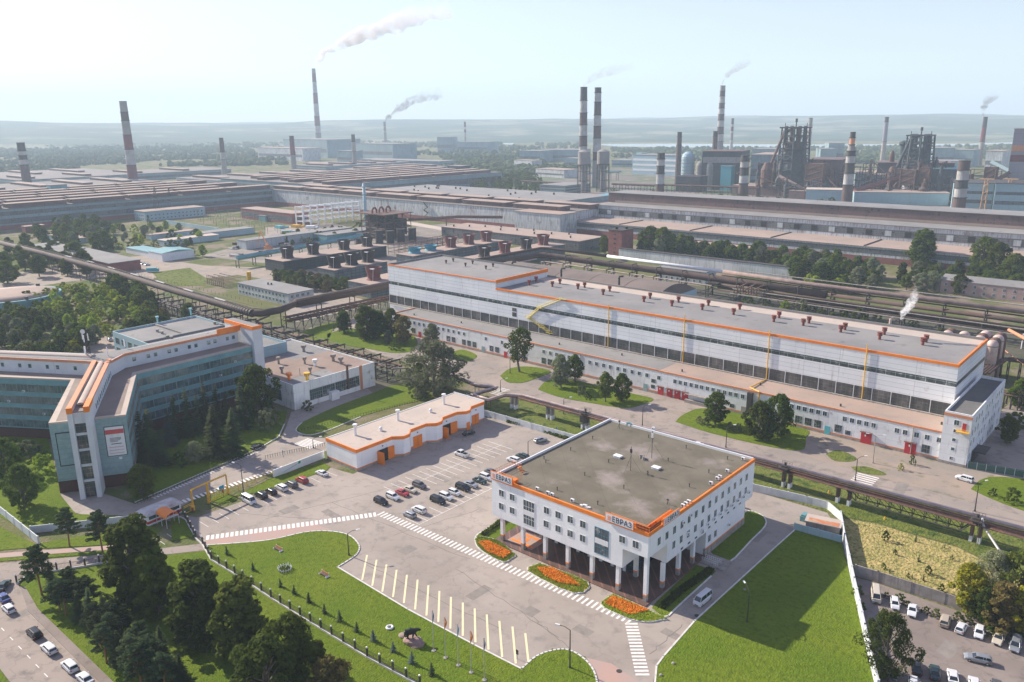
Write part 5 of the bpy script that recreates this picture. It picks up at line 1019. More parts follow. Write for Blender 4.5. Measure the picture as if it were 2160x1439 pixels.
cooling(-509,-486,313,406,[(-497,324,m_fand,8),(-497,346,m_fand,8),(-497,374,m_fand,7.4),(-497,396,m_fand,7.8)],'rearmost dark cooling block with four blackish fan cowls','' or m_ctwall)
cooling(-447,-428.5,313.5,358,[(-438,321,m_fand,8),(-438,335,m_fand,8),(-438,349,m_fand,8)],'grey cooling block with three close-set dark fan cowls',m_ctwall2)
cooling(-393,-372,297,340,[(-383,309,m_fanr,8)],'cooling block with one rust-red fan cowl tucked beside the tall end of the white hall',m_ctwall2)
cooling(-449,-431,384,482,[(-441,395,m_fanb,4),(-441,411,m_fanb,4),(-441,432,m_fanr,8),(-441,452,m_fanr,8),(-441,472,m_fanr,8)],'long cooling block with two cyan and three red fan cowls behind the hall roof',m_ctwall2)
cooling(-399,-380,403,496,[(-389,414,m_fand,7.5),(-389,436,m_fanr,8),(-389,460,m_fand,8),(-392,484,m_fanr,8)],'cooling block with alternating black and red fan cowls beside the bend of the pipes',m_ctwall2)
fr_ = thing('steel_frame', 'empty rusting steel frame of a cooling block between dark tanks and the cyan fans', 'steel frame', (-480, 445, 0)); mb = MB()
for x in (-491,-479,-467):
    for y in range(412, 478, 6): mb.path([(x,y,0),(x,y,8.5)],0.22,4)
    for z_ in (2.2,5,8.4): mb.path([(x,412,z_),(x,472,z_)],0.2,4)
for y in range(412, 478, 6):
    for z_ in (2.2,5,8.4): mb.path([(-491,y,z_),(-467,y,z_)],0.16,4)
mb.build('column', m_rust, fr_)
# ---------------------------------------------------------------- gas cleaning plant with pale blue stack
gp_ = thing('gas_cleaning_plant', 'dark brown scrubber plant of vessels and girders at the foot of the pale blue stack', 'plant', (-555, 470, 0))
mb = MB(); gx, gy, gz_ = (-586,-575,-564,-553), (462,472,482,492), (5,10,15,22)
for x in gx:
    for y in gy: mb.path([(x,y,0),(x,y,22)],0.45,4)
for z_ in gz_:
    for x in gx: mb.path([(x,462,z_),(x,492,z_)],0.35,4)
    for y in gy: mb.path([(-586,y,z_),(-553,y,z_)],0.35,4)
for i in range(3):
    for z0, z1 in ((0,5),(5,10),(10,15),(15,22)): mb.path([(gx[i],462,z0),(gx[i+1],462,z1)],0.22,4).path([(-553,gy[i],z1),(-553,gy[i+1],z0)],0.22,4)
mb.box(-588,460,22,-551,494,22.8); mb.build('girder_frame', m_rust, gp_)
MB().box(-584,465,0,-568,490,20).box(-566,467,3,-555,489,17).build('casing', m_fand, gp_)
for k in range(3):
    y = 462+k*8; MB().path([(-570,y,22.6),(-570,y,25.5),(-570,y+1.6,27.5),(-570,y+3.4,27.5),(-570,y+5,25.5),(-570,y+5,22.6)],0.9,8).build('loop_duct', m_redb, gp_)
    MB().path([(-570,y+3,27),(-570,y+3,34)],0.18,4).build('spike', m_dark, gp_)
for x, y, h in ((-545,448,11),(-540,456,10),(-534,463,11.5),(-527,470,12),(-560,440,8),(-552,432,8)):
    MB().cyl(x,y,0,h,3.4,n=14).cyl(x,y,h,h+0.4,3.8,n=14).build('vessel', m_fand, gp_)
MB().path([(-553,490,16),(-548,512,15),(-545,545,14),(-520,580,12)],1.4,8).path([(-546,530,0),(-546,530,14)],0.5,6).build('outlet_duct', m_rust, gp_)
q = W(773,491); bs = thing('flue_stack', 'slim pale blue flue stack standing over the brown scrubber plant', 'chimney', tuple(q)); MB().cyl(q.x,q.y,0,46,1.7,1.35,14).build('shaft', m_bluem, bs, smooth=True); mb = MB()
for k in range(6): mb.cyl(q.x,q.y,8+k*7,8.6+k*7,2.3,n=12)
mb.build('platform_ring', m_bluem, bs)
# ---------------------------------------------------------------- works buildings of the middle ground
def block(name, label, cat, x0, x1, y0, y1, h, mw, mr, win=None, roof_over=0.3, band=None, rise=0):
    b = thing(name, label, cat, ((x0+x1)/2, (y0+y1)/2, 0)); MB().box(x0,y0,0,x1,y1,h).build('wall', mw, b)
    if rise: 
        ym = (y0+y1)/2; mb = MB(); mb.add([(x0-.3,y0-.3,h),(x1+.3,y0-.3,h),(x1+.3,y1+.3,h),(x0-.3,y1+.3,h),(x0-.3,ym,h+rise),(x1+.3,ym,h+rise)], [(0,1,5,4),(2,3,4,5),(1,2,5),(3,0,4)]); mb.build('roof', mr, b)
    else: MB().box(x0-roof_over,y0-roof_over,h,x1+roof_over,y1+roof_over,h+0.45).build('roof', mr, b)
    if band:
        for z0_, z1_ in band: MB().box(x0+1,y0-0.06,z0_,x1-1,y0-0.01,z1_).build('window_band', m_shedg, b); MB().box(x1+0.01,y0+1,z0_,x1+0.06,y1-1,z1_).build('window_band', m_shedg, b)
    if win:
        pr, zs2, sp_ = win
        for z_ in zs2:
            x = x0+sp_/2+0.5
            while x < x1-1.5: place_win(pr, b, x, y0, z_); x += sp_
            y = y0+sp_/2+0.5
            while y < y1-1.5: place_win(pr, b, x1, y, z_, PI/2); y += sp_
    return b
pbl = proto(2.0, 1.6, mull=1, mglass=m_tglass); psm = proto(1.4,1.6,mull=1)
m_mill0 = mat('stained_white_wall', (0.62,0.64,0.63), 0.85, (0.45,0.47,0.47), 0.05, streak=((0.3,0.27,0.25),0.5,0.75))
bA = block('laboratory', 'white two storey block with grey roof behind the bend of the black gas main', 'building', -446, -392, 254, 271, 6.8, m_sheda, m_roofg, (pbl,(1.2,4.4),3.6)); MB().cyl(-425,262,7.2,8.6,0.5,n=8).cyl(-423,263,7.2,8.4,0.5,n=8).build('roof_vent', m_dark, bA)
tw = thing('lift_tower', 'narrow red brick lift tower with small square windows and black roof vents', 'tower', (-343, 518, 0)); MB().box(-349,510,0,-337,526,20).build('wall', m_brick, tw); MB().box(-349.3,509.7,20,-336.7,526.3,20.6).build('roof', m_dark, tw)
for k in range(5): place_win(proto(2.0,1.2,mull=0,mframe=m_brick) if k == 0 else PROTOS[-1], tw, -343.2, 510, 3+k*3.4)
MB().cyl(-345,515,20.6,22.4,1.2,n=8).cyl(-340,521,20.6,22.2,1.2,n=8).build('roof_vent', m_black, tw)
block('shed', 'long white wall of a low shed running right from the red brick tower', 'shed', -336, -200, 505, 509, 7.6, m_mill0, m_dark)
bD = block('workshop', 'flat roofed grey workshop with white front and small black vents left of the brick tower', 'workshop', -534, -378, 512, 546, 8.4, m_shedg, m_roofp, band=((1.5,6.0),))
for i in range(11): MB().cyl(-525+i*13,519+(i*7)%22,8.8,10.6,0.7,n=8).build('roof_vent', m_dark, bD)
block('store', 'pale pink-roofed store among trees below the long mill, right of the brick tower', 'store', -330, -255, 560, 580, 6.5, m_bluem, m_roofp)
block('brick_house', 'long pale brick house with white windows and rounded grey roof by the right edge', 'building', -118, 40, 518, 536, 8, m_pbrick, m_roofg, (proto(1.3,1.7,mull=1,mframe=m_plain),(1.2,4.6),5.0), rise=2.2)
block('brick_house', 'short grey-roofed end of the brick house, left of its white-roofed part', 'building', -136, -118.5, 519, 535, 7, m_pbrick, m_roofp)
block('store', 'small white store half hidden by the pipes behind the dark vaulted shed', 'store', -270, -236, 452, 466, 8, m_sheda, m_roofg, (psm,(1.5,4.8),4))
# buildings at the middle left
def blk(name, label, cat, p_front, x_len, y_len, h, mw, mr, **k):
    q = W(*p_front); return block(name, label, cat, q.x-x_len, q.x, q.y, q.y+y_len, h, mw, mr, **k)
blk('brick_store', 'long low brick store with flat grey roof ending above the gas main, far left', 'store', (233,578), 150, 22, 7, m_brick, m_roofg)
blk('garage_hut', 'white hut with dark green pitched roof beside the row of parked cars', 'hut', (343,552), 22, 26, 6.2, m_plain, m_teald, rise=1.5)
blk('garage_hut', 'lower white annex with brown gate left of the green-roofed hut', 'hut', (322,545), 46, 14, 4.0, m_plain, m_teald)
blk('shed', 'low grey shed among bushes behind the green-roofed white hut', 'shed', (320,507), 10, 42, 4.5, m_bluem, m_roofp)
blk('shed', 'low long shed with white roof edge behind the bushes, middle left', 'shed', (350,520), 14, 50, 4.5, m_bluem, m_roofb)
blk('shed', 'flat grey shed between the bushes and the open storage yard', 'shed', (430,505), 16, 52, 5, m_bluem, m_roofg)
blk('warehouse', 'long grey warehouse with brownish flat roof on the storage yard', 'warehouse', (520,527), 14, 110, 7, m_sheda, m_roofg)
blk('shed', 'low dark flat shed roof left of the grove on the far left', 'shed', (150,515), 60, 16, 4, m_bluem, m_roofp)
blk('red_shed', 'small red shed in front of the left mill hall', 'shed', (55,492), 10, 18, 6, m_redb, m_roofp)
# loading conveyors and dark store behind the fan blocks
cv = thing('conveyor_bridge', 'long dark conveyor bridge running toward the scrubber plant', 'conveyor', tuple(W(520,545))); a, b = W(310,573,6)*1.0, W(765,500,9); a = W(500,548,6)
mb = MB(); mb.path([a+Vector((0,0,1)), b+Vector((0,0,1))],1.8,4); mb.build('gallery', m_teald, cv)
for k in range(9): mb = MB(); p_ = a.lerp(b, k/8.5); support(mb, p_.x, p_.y, p_.z-0.5, 'y', 4, True, 0.3); mb.build('trestle', m_dark, cv)
blk('store', 'long dark open-sided store under a grey roof behind the rearmost fan block', 'store', (690,512), 22, 70, 6, m_teald, m_roofg)
# unfinished white frame building and brick shop
ff = thing('concrete_frame', 'unfinished white concrete frame building open to the sky in front of the mill wall', 'building', (-700, 505, 0)); mb = MB()
for k in range(9):
    y = 478+k*9
    for x in (-712, -700): mb.box(x-0.5,y-0.5,0,x+0.5,y+0.5,20)
    for z_ in (5,10,15,19.5): mb.box(-711.5,y-0.4,z_-0.5,-700.5,y+0.4,z_)
for x in (-712,-700):
    for z_ in (5,10,15,19.5): mb.box(x-0.35,478.5,z_-0.9,x+0.35,550,z_-0.1)
mb.build('frame', m_plain, ff)
block('brick_shop', 'long red brick shop left of the unfinished white frame', 'workshop', -820, -722, 480, 500, 11, m_brick, m_roofp, band=((3,8),))
for i, (x, y, c_3, lab) in enumerate([(590,482,'cyan_c',''),(625,480,'',''),(655,482,'',''),(605,492,'','')]):
    q = W(x, y); tag(MB().bx((q.x,q.y),0.3*i,9,5,0,2.8).bx((q.x+1,q.y+7),0.2,4,3,0,1.6).build('site_cabin', [mat('cyan_cabin',(0.1,0.4,0.45),0.6), m_yellow, m_plain, m_bluem][i]), ['cyan site cabin on the cluttered yard before the white frame','yellow machine body on the cluttered yard before the white frame','white cabin at the foot of the unfinished white frame','pale blue cabin at the near edge of the cluttered yard'][i], 'cabin')
for i in range(14):
    x, y = R.uniform(480,640), R.uniform(512,545); q = W(x, y-0.1*x+52)
    tag(MB().bx((q.x,q.y),R.uniform(0,0.4),R.uniform(4,11),R.uniform(2,4),0,R.uniform(0.8,2)).bx((q.x+1,q.y+1),R.uniform(0,1.4),R.uniform(3,7),R.uniform(1,2),R.uniform(0.8,1.2),R.uniform(2,2.6)).build('scrap_stack', [m_silver,m_dark,m_rust,m_conc][i%4]), 'low stack of metal stock on the dark storage yard behind the fan blocks', 'metal stock', 'stacks of metal on the storage yard')
cr_ = thing('mobile_crane', 'orange mobile crane with slanting boom on the storage yard', 'crane', tuple(W(560,532))); q = W(566,528); MB().bx((q.x,q.y),0.3,7,3,0.8,3).bx((q.x-1,q.y),0.3,3,2.6,3,5).build('body', m_orange2, cr_)
MB().path([(q.x,q.y,3),(q.x-13,q.y+2,15)],0.5,4).path([(q.x-13,q.y+2,15),(q.x-14,q.y-1,2)],0.25,4).build('boom', m_orange, cr_)
# round gas holder base at the left
q = W(40,628,4.5); gh_ = thing('settling_tank', 'wide round tank with pinkish domed lid among bushes at the left edge', 'tank', (q.x-12, q.y, 0)); MB().cyl(q.x-12,q.y,0,5,26,n=48).build('rim', m_teald, gh_); MB().lathe(q.x-12,q.y,[(24,5),(24,5.3),(14,6.2),(4,6.6)],48).build('lid', m_roofp, gh_, smooth=True)
for k in range(6): a_ = k*1.1; MB().bx((q.x-12+24*math.cos(a_),q.y+24*math.sin(a_)),a_,1.6,1.6,5,6.6).build('hatch', m_dark, gh_)
# brownish pipework near the laboratory
pw_ = thing('steam_plant', 'tangle of brown pipes and a small yellow tank left of the white laboratory', 'plant', tuple(W(455,600))); q = W(455,603); mb = MB()
for k in range(9): mb.path([(q.x-14,q.y+k*1.4,1.5+(k%3)*1.7),(q.x+12,q.y+k*1.4,1.5+(k%3)*1.7)],0.25,6); mb.path([(q.x-10+k*2.5,q.y,0),(q.x-10+k*2.5,q.y,6)],0.2,4)
mb.build('pipe', m_rust, pw_); MB().cyl(q.x+4,q.y+22,0,6.5,1.4,n=12).build('yellow_tank', m_yellow, pw_)
# electrical yard: pylons and gantries
def pylon(x, y, h, label, m=None):
    q = W(x, y); p_ = thing('power_pylon', label, 'pylon', tuple(q)); mb = MB(); s2 = h*0.09
    for i, j in ((-1,-1),(1,-1),(1,1),(-1,1)): mb.path([(q.x+i*s2,q.y+j*s2,0),(q.x+i*0.4,q.y+j*0.4,h)],0.2,4)
    for k in range(7):
        a_, b_ = s2+(0.4-s2)*k/7, s2+(0.4-s2)*(k+1)/7; z0_, z1_ = h*k/7, h*(k+1)/7
        mb.path([(q.x-a_,q.y-a_,z0_),(q.x+b_,q.y-b_,z1_)],0.12,4).path([(q.x+a_,q.y-a_,z0_),(q.x+b_,q.y+b_,z1_)],0.12,4)
    for z_, l in ((h*0.6,4),(h*0.76,5),(h*0.92,3.5)): mb.path([(q.x-l,q.y-l*0.3,z_),(q.x,q.y,z_+0.8),(q.x+l,q.y+l*0.3,z_)],0.16,4)
    mb.build('lattice', m_dark if m is None else m, p_)
for x, y, h, l in [(333,460,34,'tall dark lattice power pylon in front of the left mill hall'),(362,452,30,'lattice power pylon right of the tall one before the left mill'),(318,505,22,'lower lattice pylon rising from bushes beside the flat sheds'),(203,348,34,'distant lattice pylon beyond the left mill roofs'),(395,345,36,'distant lattice pylon just left of the grey-banded stack'),(440,352,30,'distant lattice pylon close beside the grey-banded stack')]: pylon(x, y, h, l)
gt = thing('switchyard', 'rows of white posts and gantries of the substation among yellow-green bushes', 'substation', tuple(W(470,470))); 
for k in range(7):
    mb = MB()
    for j in range(6): q = W(400+k*27+j*6, 446+k*4+j*5.5); mb.path([q, q+Vector((0,0,8))],0.22,4).path([q+Vector((0,0,8)), q+Vector((5,4,8))],0.16,4)
    mb.build('gantry', m_conc, gt)
block('substation_house', 'pale office of the substation below the left mill wall', 'building', -905, -880, 400, 470, 10, m_bluem, m_roofp, (pbl,(1.5,5.2),4.5))
blk('transformer_house', 'small dark blue transformer building on the substation yard', 'building', (560,468), 12, 26, 6, m_teald, m_roofp)
w0, w1 = W(350,472), W(463,490); c = (w0+w1)/2; tag(MB().bx((c.x,c.y),heading(w0,w1),(w1-w0).length,0.6,0,4).build('concrete_wall', m_bluem), 'pale blue boundary wall of the substation', 'wall')
# ---------------------------------------------------------------- rolling mills
m_mill = mat('mill_sheeting', (0.62,0.66,0.66), 0.85, (0.46,0.50,0.50), 0.02, streak=((0.26,0.19,0.17),0.46,0.7), panel=(6,4.5), joint=(0.75,0.75,0.75), jw=0.1, c3=(0.22,0.18,0.17), scale3=0.12, mix3=(0.6,0.7))
m_millb = mat('blue_mill_sheeting', (0.26,0.36,0.38), 0.85, (0.18,0.27,0.29), 0.03, streak=((0.16,0.15,0.15),0.5,0.75), panel=(6,4), joint=(0.75,0.75,0.75), jw=0.1)
def mill(name, label, x0, x1, y0, y1, h, mw, mr, bands=(), base=None):
    b = thing(name, label, 'mill hall', ((x0+x1)/2, (y0+y1)/2, 0)); MB().box(x0,y0,0,x1,y1,h-0.4).build('wall', mw, b); MB().box(x0-0.6,y0-0.6,h-0.4,x1+0.6,y1+0.6,h).build('roof', mr, b)
    for z0_, z1_ in bands: MB().box(x0+2,y0-0.12,z0_,x1-2,y0-0.02,z1_).build('window_band', m_shedg, b); MB().box(x1+0.02,y0+2,z0_,x1+0.12,y1-2,z1_).build('window_band', m_shedg, b)
    if base: MB().box(x0,y0-0.14,0,x1,y0-0.02,base).build('brick_base', m_brick, b); MB().box(x1+0.02,y0,0,x1+0.14,y1,base).build('brick_base', m_brick, b)
    return b
def monitor(par, x0, x1, y0, y1, z, h=4.2, mr=m_roofp, mw=m_monit):
    m_ = MB().box(x0,y0,z,x1,y1,z+h-0.4).build('roof_monitor', mw, par); MB().box(x0-0.7,y0-0.7,z+h-0.4,x1+0.7,y1+0.7,z+h).build('monitor_roof', mr, m_)
# right long mill in three steps
Mr = mill('mill_hall', 'very long stepped mill hall with brown monitor along its ridge on the right', -452, 230, 640, 712, 23, m_mill, m_roofg, bands=((14,19.5),))
for i in range(46):
    x = -440+i*14; MB().box(x,639.7,14.6,x+4.6,639.86,18.6).build('broken_pane', m_black if i % 3 else m_sheda, Mr)
monitor(Mr, -458, 230, 668, 700, 23, 9.5, m_roofg)
mb = MB(); mb.box(-450,667.8,23.2,228,667.95,25.0); mb.build('pale_strip', m_roofp, Mr)
Ml = mill('mill_aisle', 'low front aisle of the right mill with pink roof and red brick base', -462, 230, 600, 639.5, 11.6, m_mill, m_roofp, bands=((6.6,10.2),), base=4.6)
for i in range(9): x = -400+i*70; MB().box(x,600.2,11.6,x+0.8,639,12.2).build('expansion_joint', m_dark, Ml)
# middle mill with rows of monitors
Mm = mill('mill_hall', 'long whitish rusty mill hall with rows of roof monitors across the middle', -945, -452, 590, 660, 19.5, m_mill, m_sooty, base=4.5)
for k in range(7): monitor(Mm, -935+k*69, -935+k*69+58, 597, 612, 19.5, 4.4)
for k in range(7): monitor(Mm, -915+k*68, -915+k*68+56, 628, 642, 19.5, 4.4)
Mn = mill('mill_hall', 'white gable-ended mill bay standing forward where the middle and right mills meet', -500, -446, 575, 600, 19.8, m_mill, m_roofp)
MB().path([(-640,589,4),(-634,588.5,8),(-640,588.5,11),(-634,588.5,14),(-640,588.5,19)],0.6,4).build('fire_stair', m_dark, Mm)
# left mill: long side towards the substation, with rows of monitors running away
Ma = mill('mill_hall', 'huge blue-grey mill hall with rows of monitors filling the left background', -1180, -925, 150, 590, 21, m_millb, m_sooty, bands=((6,11),(14,18)), base=4.5)
Mb_ = mill('mill_hall', 'far continuation of the monitor-roofed mill beyond the middle mill', -1180, -905, 661, 1010, 21, m_millb, m_sooty, bands=((7,15),))
for r_ in range(6):
    for k in range(7):
        y0_ = 160+k*62+(r_%2)*14
        if y0_+52 < 588: monitor(Ma, -944-r_*40, -930-r_*40, y0_, y0_+57, 21, 4.4)
for r_ in range(6):
    for k in range(5): y0_ = 668+k*66+(r_%2)*14; monitor(Mb_, -928-r_*40, -914-r_*40, y0_, y0_+60, 21, 4.4)
block('roof_house', 'dark cube house on the left mill roof beside the squat banded stack', 'roof house', -1135, -1122, 395, 415, 29, m_teald, m_roofp)
# works beyond
for i, (x0, x1, y0, y1, h, lab, mw) in enumerate([(-1500,-1330,380,640,12,'low pink-roofed hall beyond the left mill, nearest the red-banded stack',m_millb),(-1700,-1560,500,900,13,'long flat pink roof far beyond the left mill',m_millb),(-1400,-1260,700,980,12,'wide pinkish roof behind the three similar brown stacks',m_mill),(-1950,-1760,420,760,10,'palest flat roofs at the far left beyond the mills',m_mill),(-1560,-1440,1050,1300,14,'long low hall right of the third brown stack',m_millb),(-1330,-1200,1000,1180,15,'grey hall with pale roof beyond the middle mill',m_millb)]):
    b = mill('works_hall', lab, x0, x1, y0, y1, h, mw, m_sooty, bands=((4,8),))
    for k in range(4): monitor(b, x0+20, x1-20, y0+20+k*(y1-y0)/4.2, y0+34+k*(y1-y0)/4.2, h, 3.5)
mbA = thing('flat_works_roof', 'wide flat roof dotted with small vents behind the middle mill', 'mill hall', (-720, 760, 0)); MB().box(-880,680,0,-560,820,13).build('wall', m_millb, mbA); MB().box(-880,680,13,-560,820,13.6).build('roof', m_roofg, mbA)
for i in range(24): x, y = R.uniform(-860,-580), R.uniform(690,810); MB().cyl(x,y,13.6,16,1.2,n=6).build('roof_vent', m_dark, mbA)
block('blue_roof_shed', 'shed with bright cyan roof at the end of the flat works roof', 'shed', -600, -540, 822, 870, 10, m_millb, mat('cyan_roof', (0.08,0.38,0.50), 0.6))
block('works_office', 'grey three storey works office right of the far mill end', 'building', -735, -690, 900, 960, 14, m_millb, m_roofg, band=((3,5),(7,9),(11,12.5)))
# ---------------------------------------------------------------- chimneys
def chimney(bx_, by_, ty, rb, rt, bands, label, step=None, m0=m_stackg, rings=True, cat='chimney'):
    q = W(bx_, by_); h = HT(bx_, by_, ty); c = thing('chimney', label, cat, tuple(q)); n = 18
    def rad(z):
        t_ = z/h
        if step and t_ > step[0]: return rt*step[1]*(1.08-0.08*t_)
        return rb+(rt-rb)*t_
    z0 = 0.0; cuts = [(f*h, m_) for f, m_ in bands]
    for i, (z1, m_) in enumerate(cuts):
        pf = [(rad(z0), z0)]
        if step and z0 < step[0]*h < z1: pf += [(rb+(rt-rb)*step[0], step[0]*h), (rt*step[1], step[0]*h+0.01)]
        pf.append((rad(z1-0.01), z1)); MB().lathe(q.x, q.y, pf, n).build('shaft' if i == 0 else 'band', m_, c, smooth=False)
        if rings and i and i < len(cuts): MB().cyl(q.x,q.y,z0-0.5,z0+0.3,rad(z0)+0.9,n=n).build('platform_ring', m_dark, c)
        z0 = z1
    MB().cyl(q.x,q.y,h-0.6,h+0.3,rad(h*0.99)+0.25,n=n).build('rim', m_dark, c); return q, h
S_, D_, Wt, Rd, Gg = m_stack, m_dark, m_stackw, m_stackr, m_stackg
C1 = chimney(60,403,301,7.3,5.9,[(.55,S_),(.66,Wt),(.74,D_),(.83,Wt),(1,D_)],'squat dark stack with two white bands at the far left')
C2 = chimney(283,396,214,8.3,5.7,[(.11,Wt),(.27,Rd),(.45,Wt),(.62,Rd),(.78,Gg),(.88,S_),(1,Gg)],'tall leaning-looking red and white stack on the left with grey top')
C3 = chimney(475,378,291,5.4,3.9,[(.48,Gg),(.66,m_stackw),(1,S_)],'slim stack with pale middle band, first of the three-stack row on the left')
C4 = chimney(621,366,287,6.3,4.7,[(.5,Gg),(.9,m_stackr),(1,D_)],'brown-topped stack, middle one of three in a row')
C5 = chimney(749,360,284,5.0,3.9,[(.55,Gg),(.8,m_conc),(1,D_)],'grey stack right of the tallest chimney, last of three in a row')
C6 = chimney(674,325,145,11.5,6.2,[(.25,Gg),(.34,Wt),(.45,Rd),(.6,Wt),(.72,Rd),(.85,Wt),(.94,Rd),(1,Gg)],'tallest red and white banded chimney, smoking white, left of centre')
C7 = chimney(814,318,257,6.2,4.8,[(.62,Gg),(.7,Wt),(.8,Gg),(.86,Wt),(1,Gg)],'distant teal-grey stack trailing grey smoke right of the tallest chimney')
C8 = chimney(982,315,257,5.0,3.7,[(.45,Gg),(.62,Wt),(.72,Rd),(.82,Wt),(1,Rd)],'small distant red and white stack above the far silos')
C9 = chimney(1229,395,184,7.2,5.2,[(.3,Gg),(.42,Wt),(.52,S_),(.63,Wt),(.75,S_),(.87,Wt),(1,D_)],'left one of the tall twin banded stacks behind the water towers')
C10 = chimney(1258,395,185,7.0,5.0,[(.32,Gg),(.42,S_),(.52,Wt),(.63,S_),(.72,Wt),(.85,S_),(.93,Wt),(1,D_)][0:0] or [(.28,Gg),(.36,S_),(.5,Wt),(.62,S_),(.73,Wt),(.86,S_),(.95,Wt),(1,D_)],'right one of the tall twin banded stacks behind the water towers')
chimney(1429,389,279,5.2,3.6,[(.75,S_),(.92,m_stack),(1,D_)],'plain brown stack just left of the blast stoves')
chimney(1504,380,277,5.0,4.0,[(.9,m_stack),(1,D_)],'plain red-brown stack right in front of the tall grey banded one')
C13 = chimney(1515,360,181,8.2,5.0,[(.35,Gg),(.44,Wt),(.52,S_),(.6,Wt),(.67,S_),(.74,Wt),(.8,S_),(.88,Wt),(.94,S_),(1,Gg)],'very tall grey and black banded stack trailing thin smoke right of centre')
chimney(1541,330,250,4.8,3.6,[(.45,Wt),(.6,Gg),(.68,Wt),(.78,Rd),(.86,Wt),(1,S_)],'small distant red and white stack right of the tall grey banded one')
chimney(1391,425,323,5.6,4.8,[(.36,S_),(.58,Wt),(.74,D_),(.88,m_stackw),(1,D_)],'short dark stack with two white bands left of the blast stoves')
chimney(1566,425,328,6.0,5.2,[(.4,S_),(.58,Wt),(.74,D_),(.88,Wt),(1,D_)],'short dark stack with two white bands right of the blast stoves')
chimney(1702,350,249,5.4,4.0,[(.45,Wt),(.7,m_conc),(.85,Wt),(1,Gg)],'pale distant stack right behind the left blast furnace')
chimney(1784,440,279,6.0,4.4,[(.32,S_),(.47,Wt),(.6,D_),(.7,Wt),(.76,D_)]+[(.84,Gg),(.93,m_orange2),(1,D_)],'stepped stack with a thin top on a wide white-banded base','' or (.76,.66))
chimney(1860,350,247,5.4,4.0,[(.5,m_conc),(.9,mat('mauve_stack', (0.25,0.23,0.27), 0.9)),(1,D_)],'pale mauve distant stack between the two blast furnaces')
C20 = chimney(2065,350,247,5.4,4.2,[(.5,m_conc),(.8,m_stackr),(1,D_)],'distant brown-topped stack smoking at the far right')
chimney(2020,452,339,6.6,5.6,[(.32,S_),(.5,Wt),(.64,D_),(.83,Wt),(1,S_)],'stout dark stack with two cream bands nearest the right edge')
# ---------------------------------------------------------------- water towers
for x, y, lab in [(1231,420,'left water tower with round grey tank on a ring of thin legs'),(1271,418,'right water tower with round grey tank on a ring of thin legs')]:
    q = W(x, y); wt = thing('water_tower', lab, 'water tower', tuple(q)); MB().lathe(q.x,q.y,[(4.2,0),(3.2,30),(3.6,38),(8.2,45),(8.2,61),(8.5,61.2),(3.5,63.8),(0.8,64.2)],24).build('tank_and_stem', m_stackg, wt)
    mb = MB()
    for k in range(12):
        a_ = k*PI/6; mb.path([(q.x+9*math.cos(a_),q.y+9*math.sin(a_),0),(q.x+8.3*math.cos(a_),q.y+8.3*math.sin(a_),45)],0.35,4)
        for z_ in (12,24,36): b_ = a_+PI/6; mb.path([(q.x+8.7*math.cos(a_),q.y+8.7*math.sin(a_),z_),(q.x+8.7*math.cos(b_),q.y+8.7*math.sin(b_),z_)],0.25,4)
    mb.cyl(q.x,q.y,44.5,45.3,9,n=24); mb.build('leg_ring', m_dark, wt)
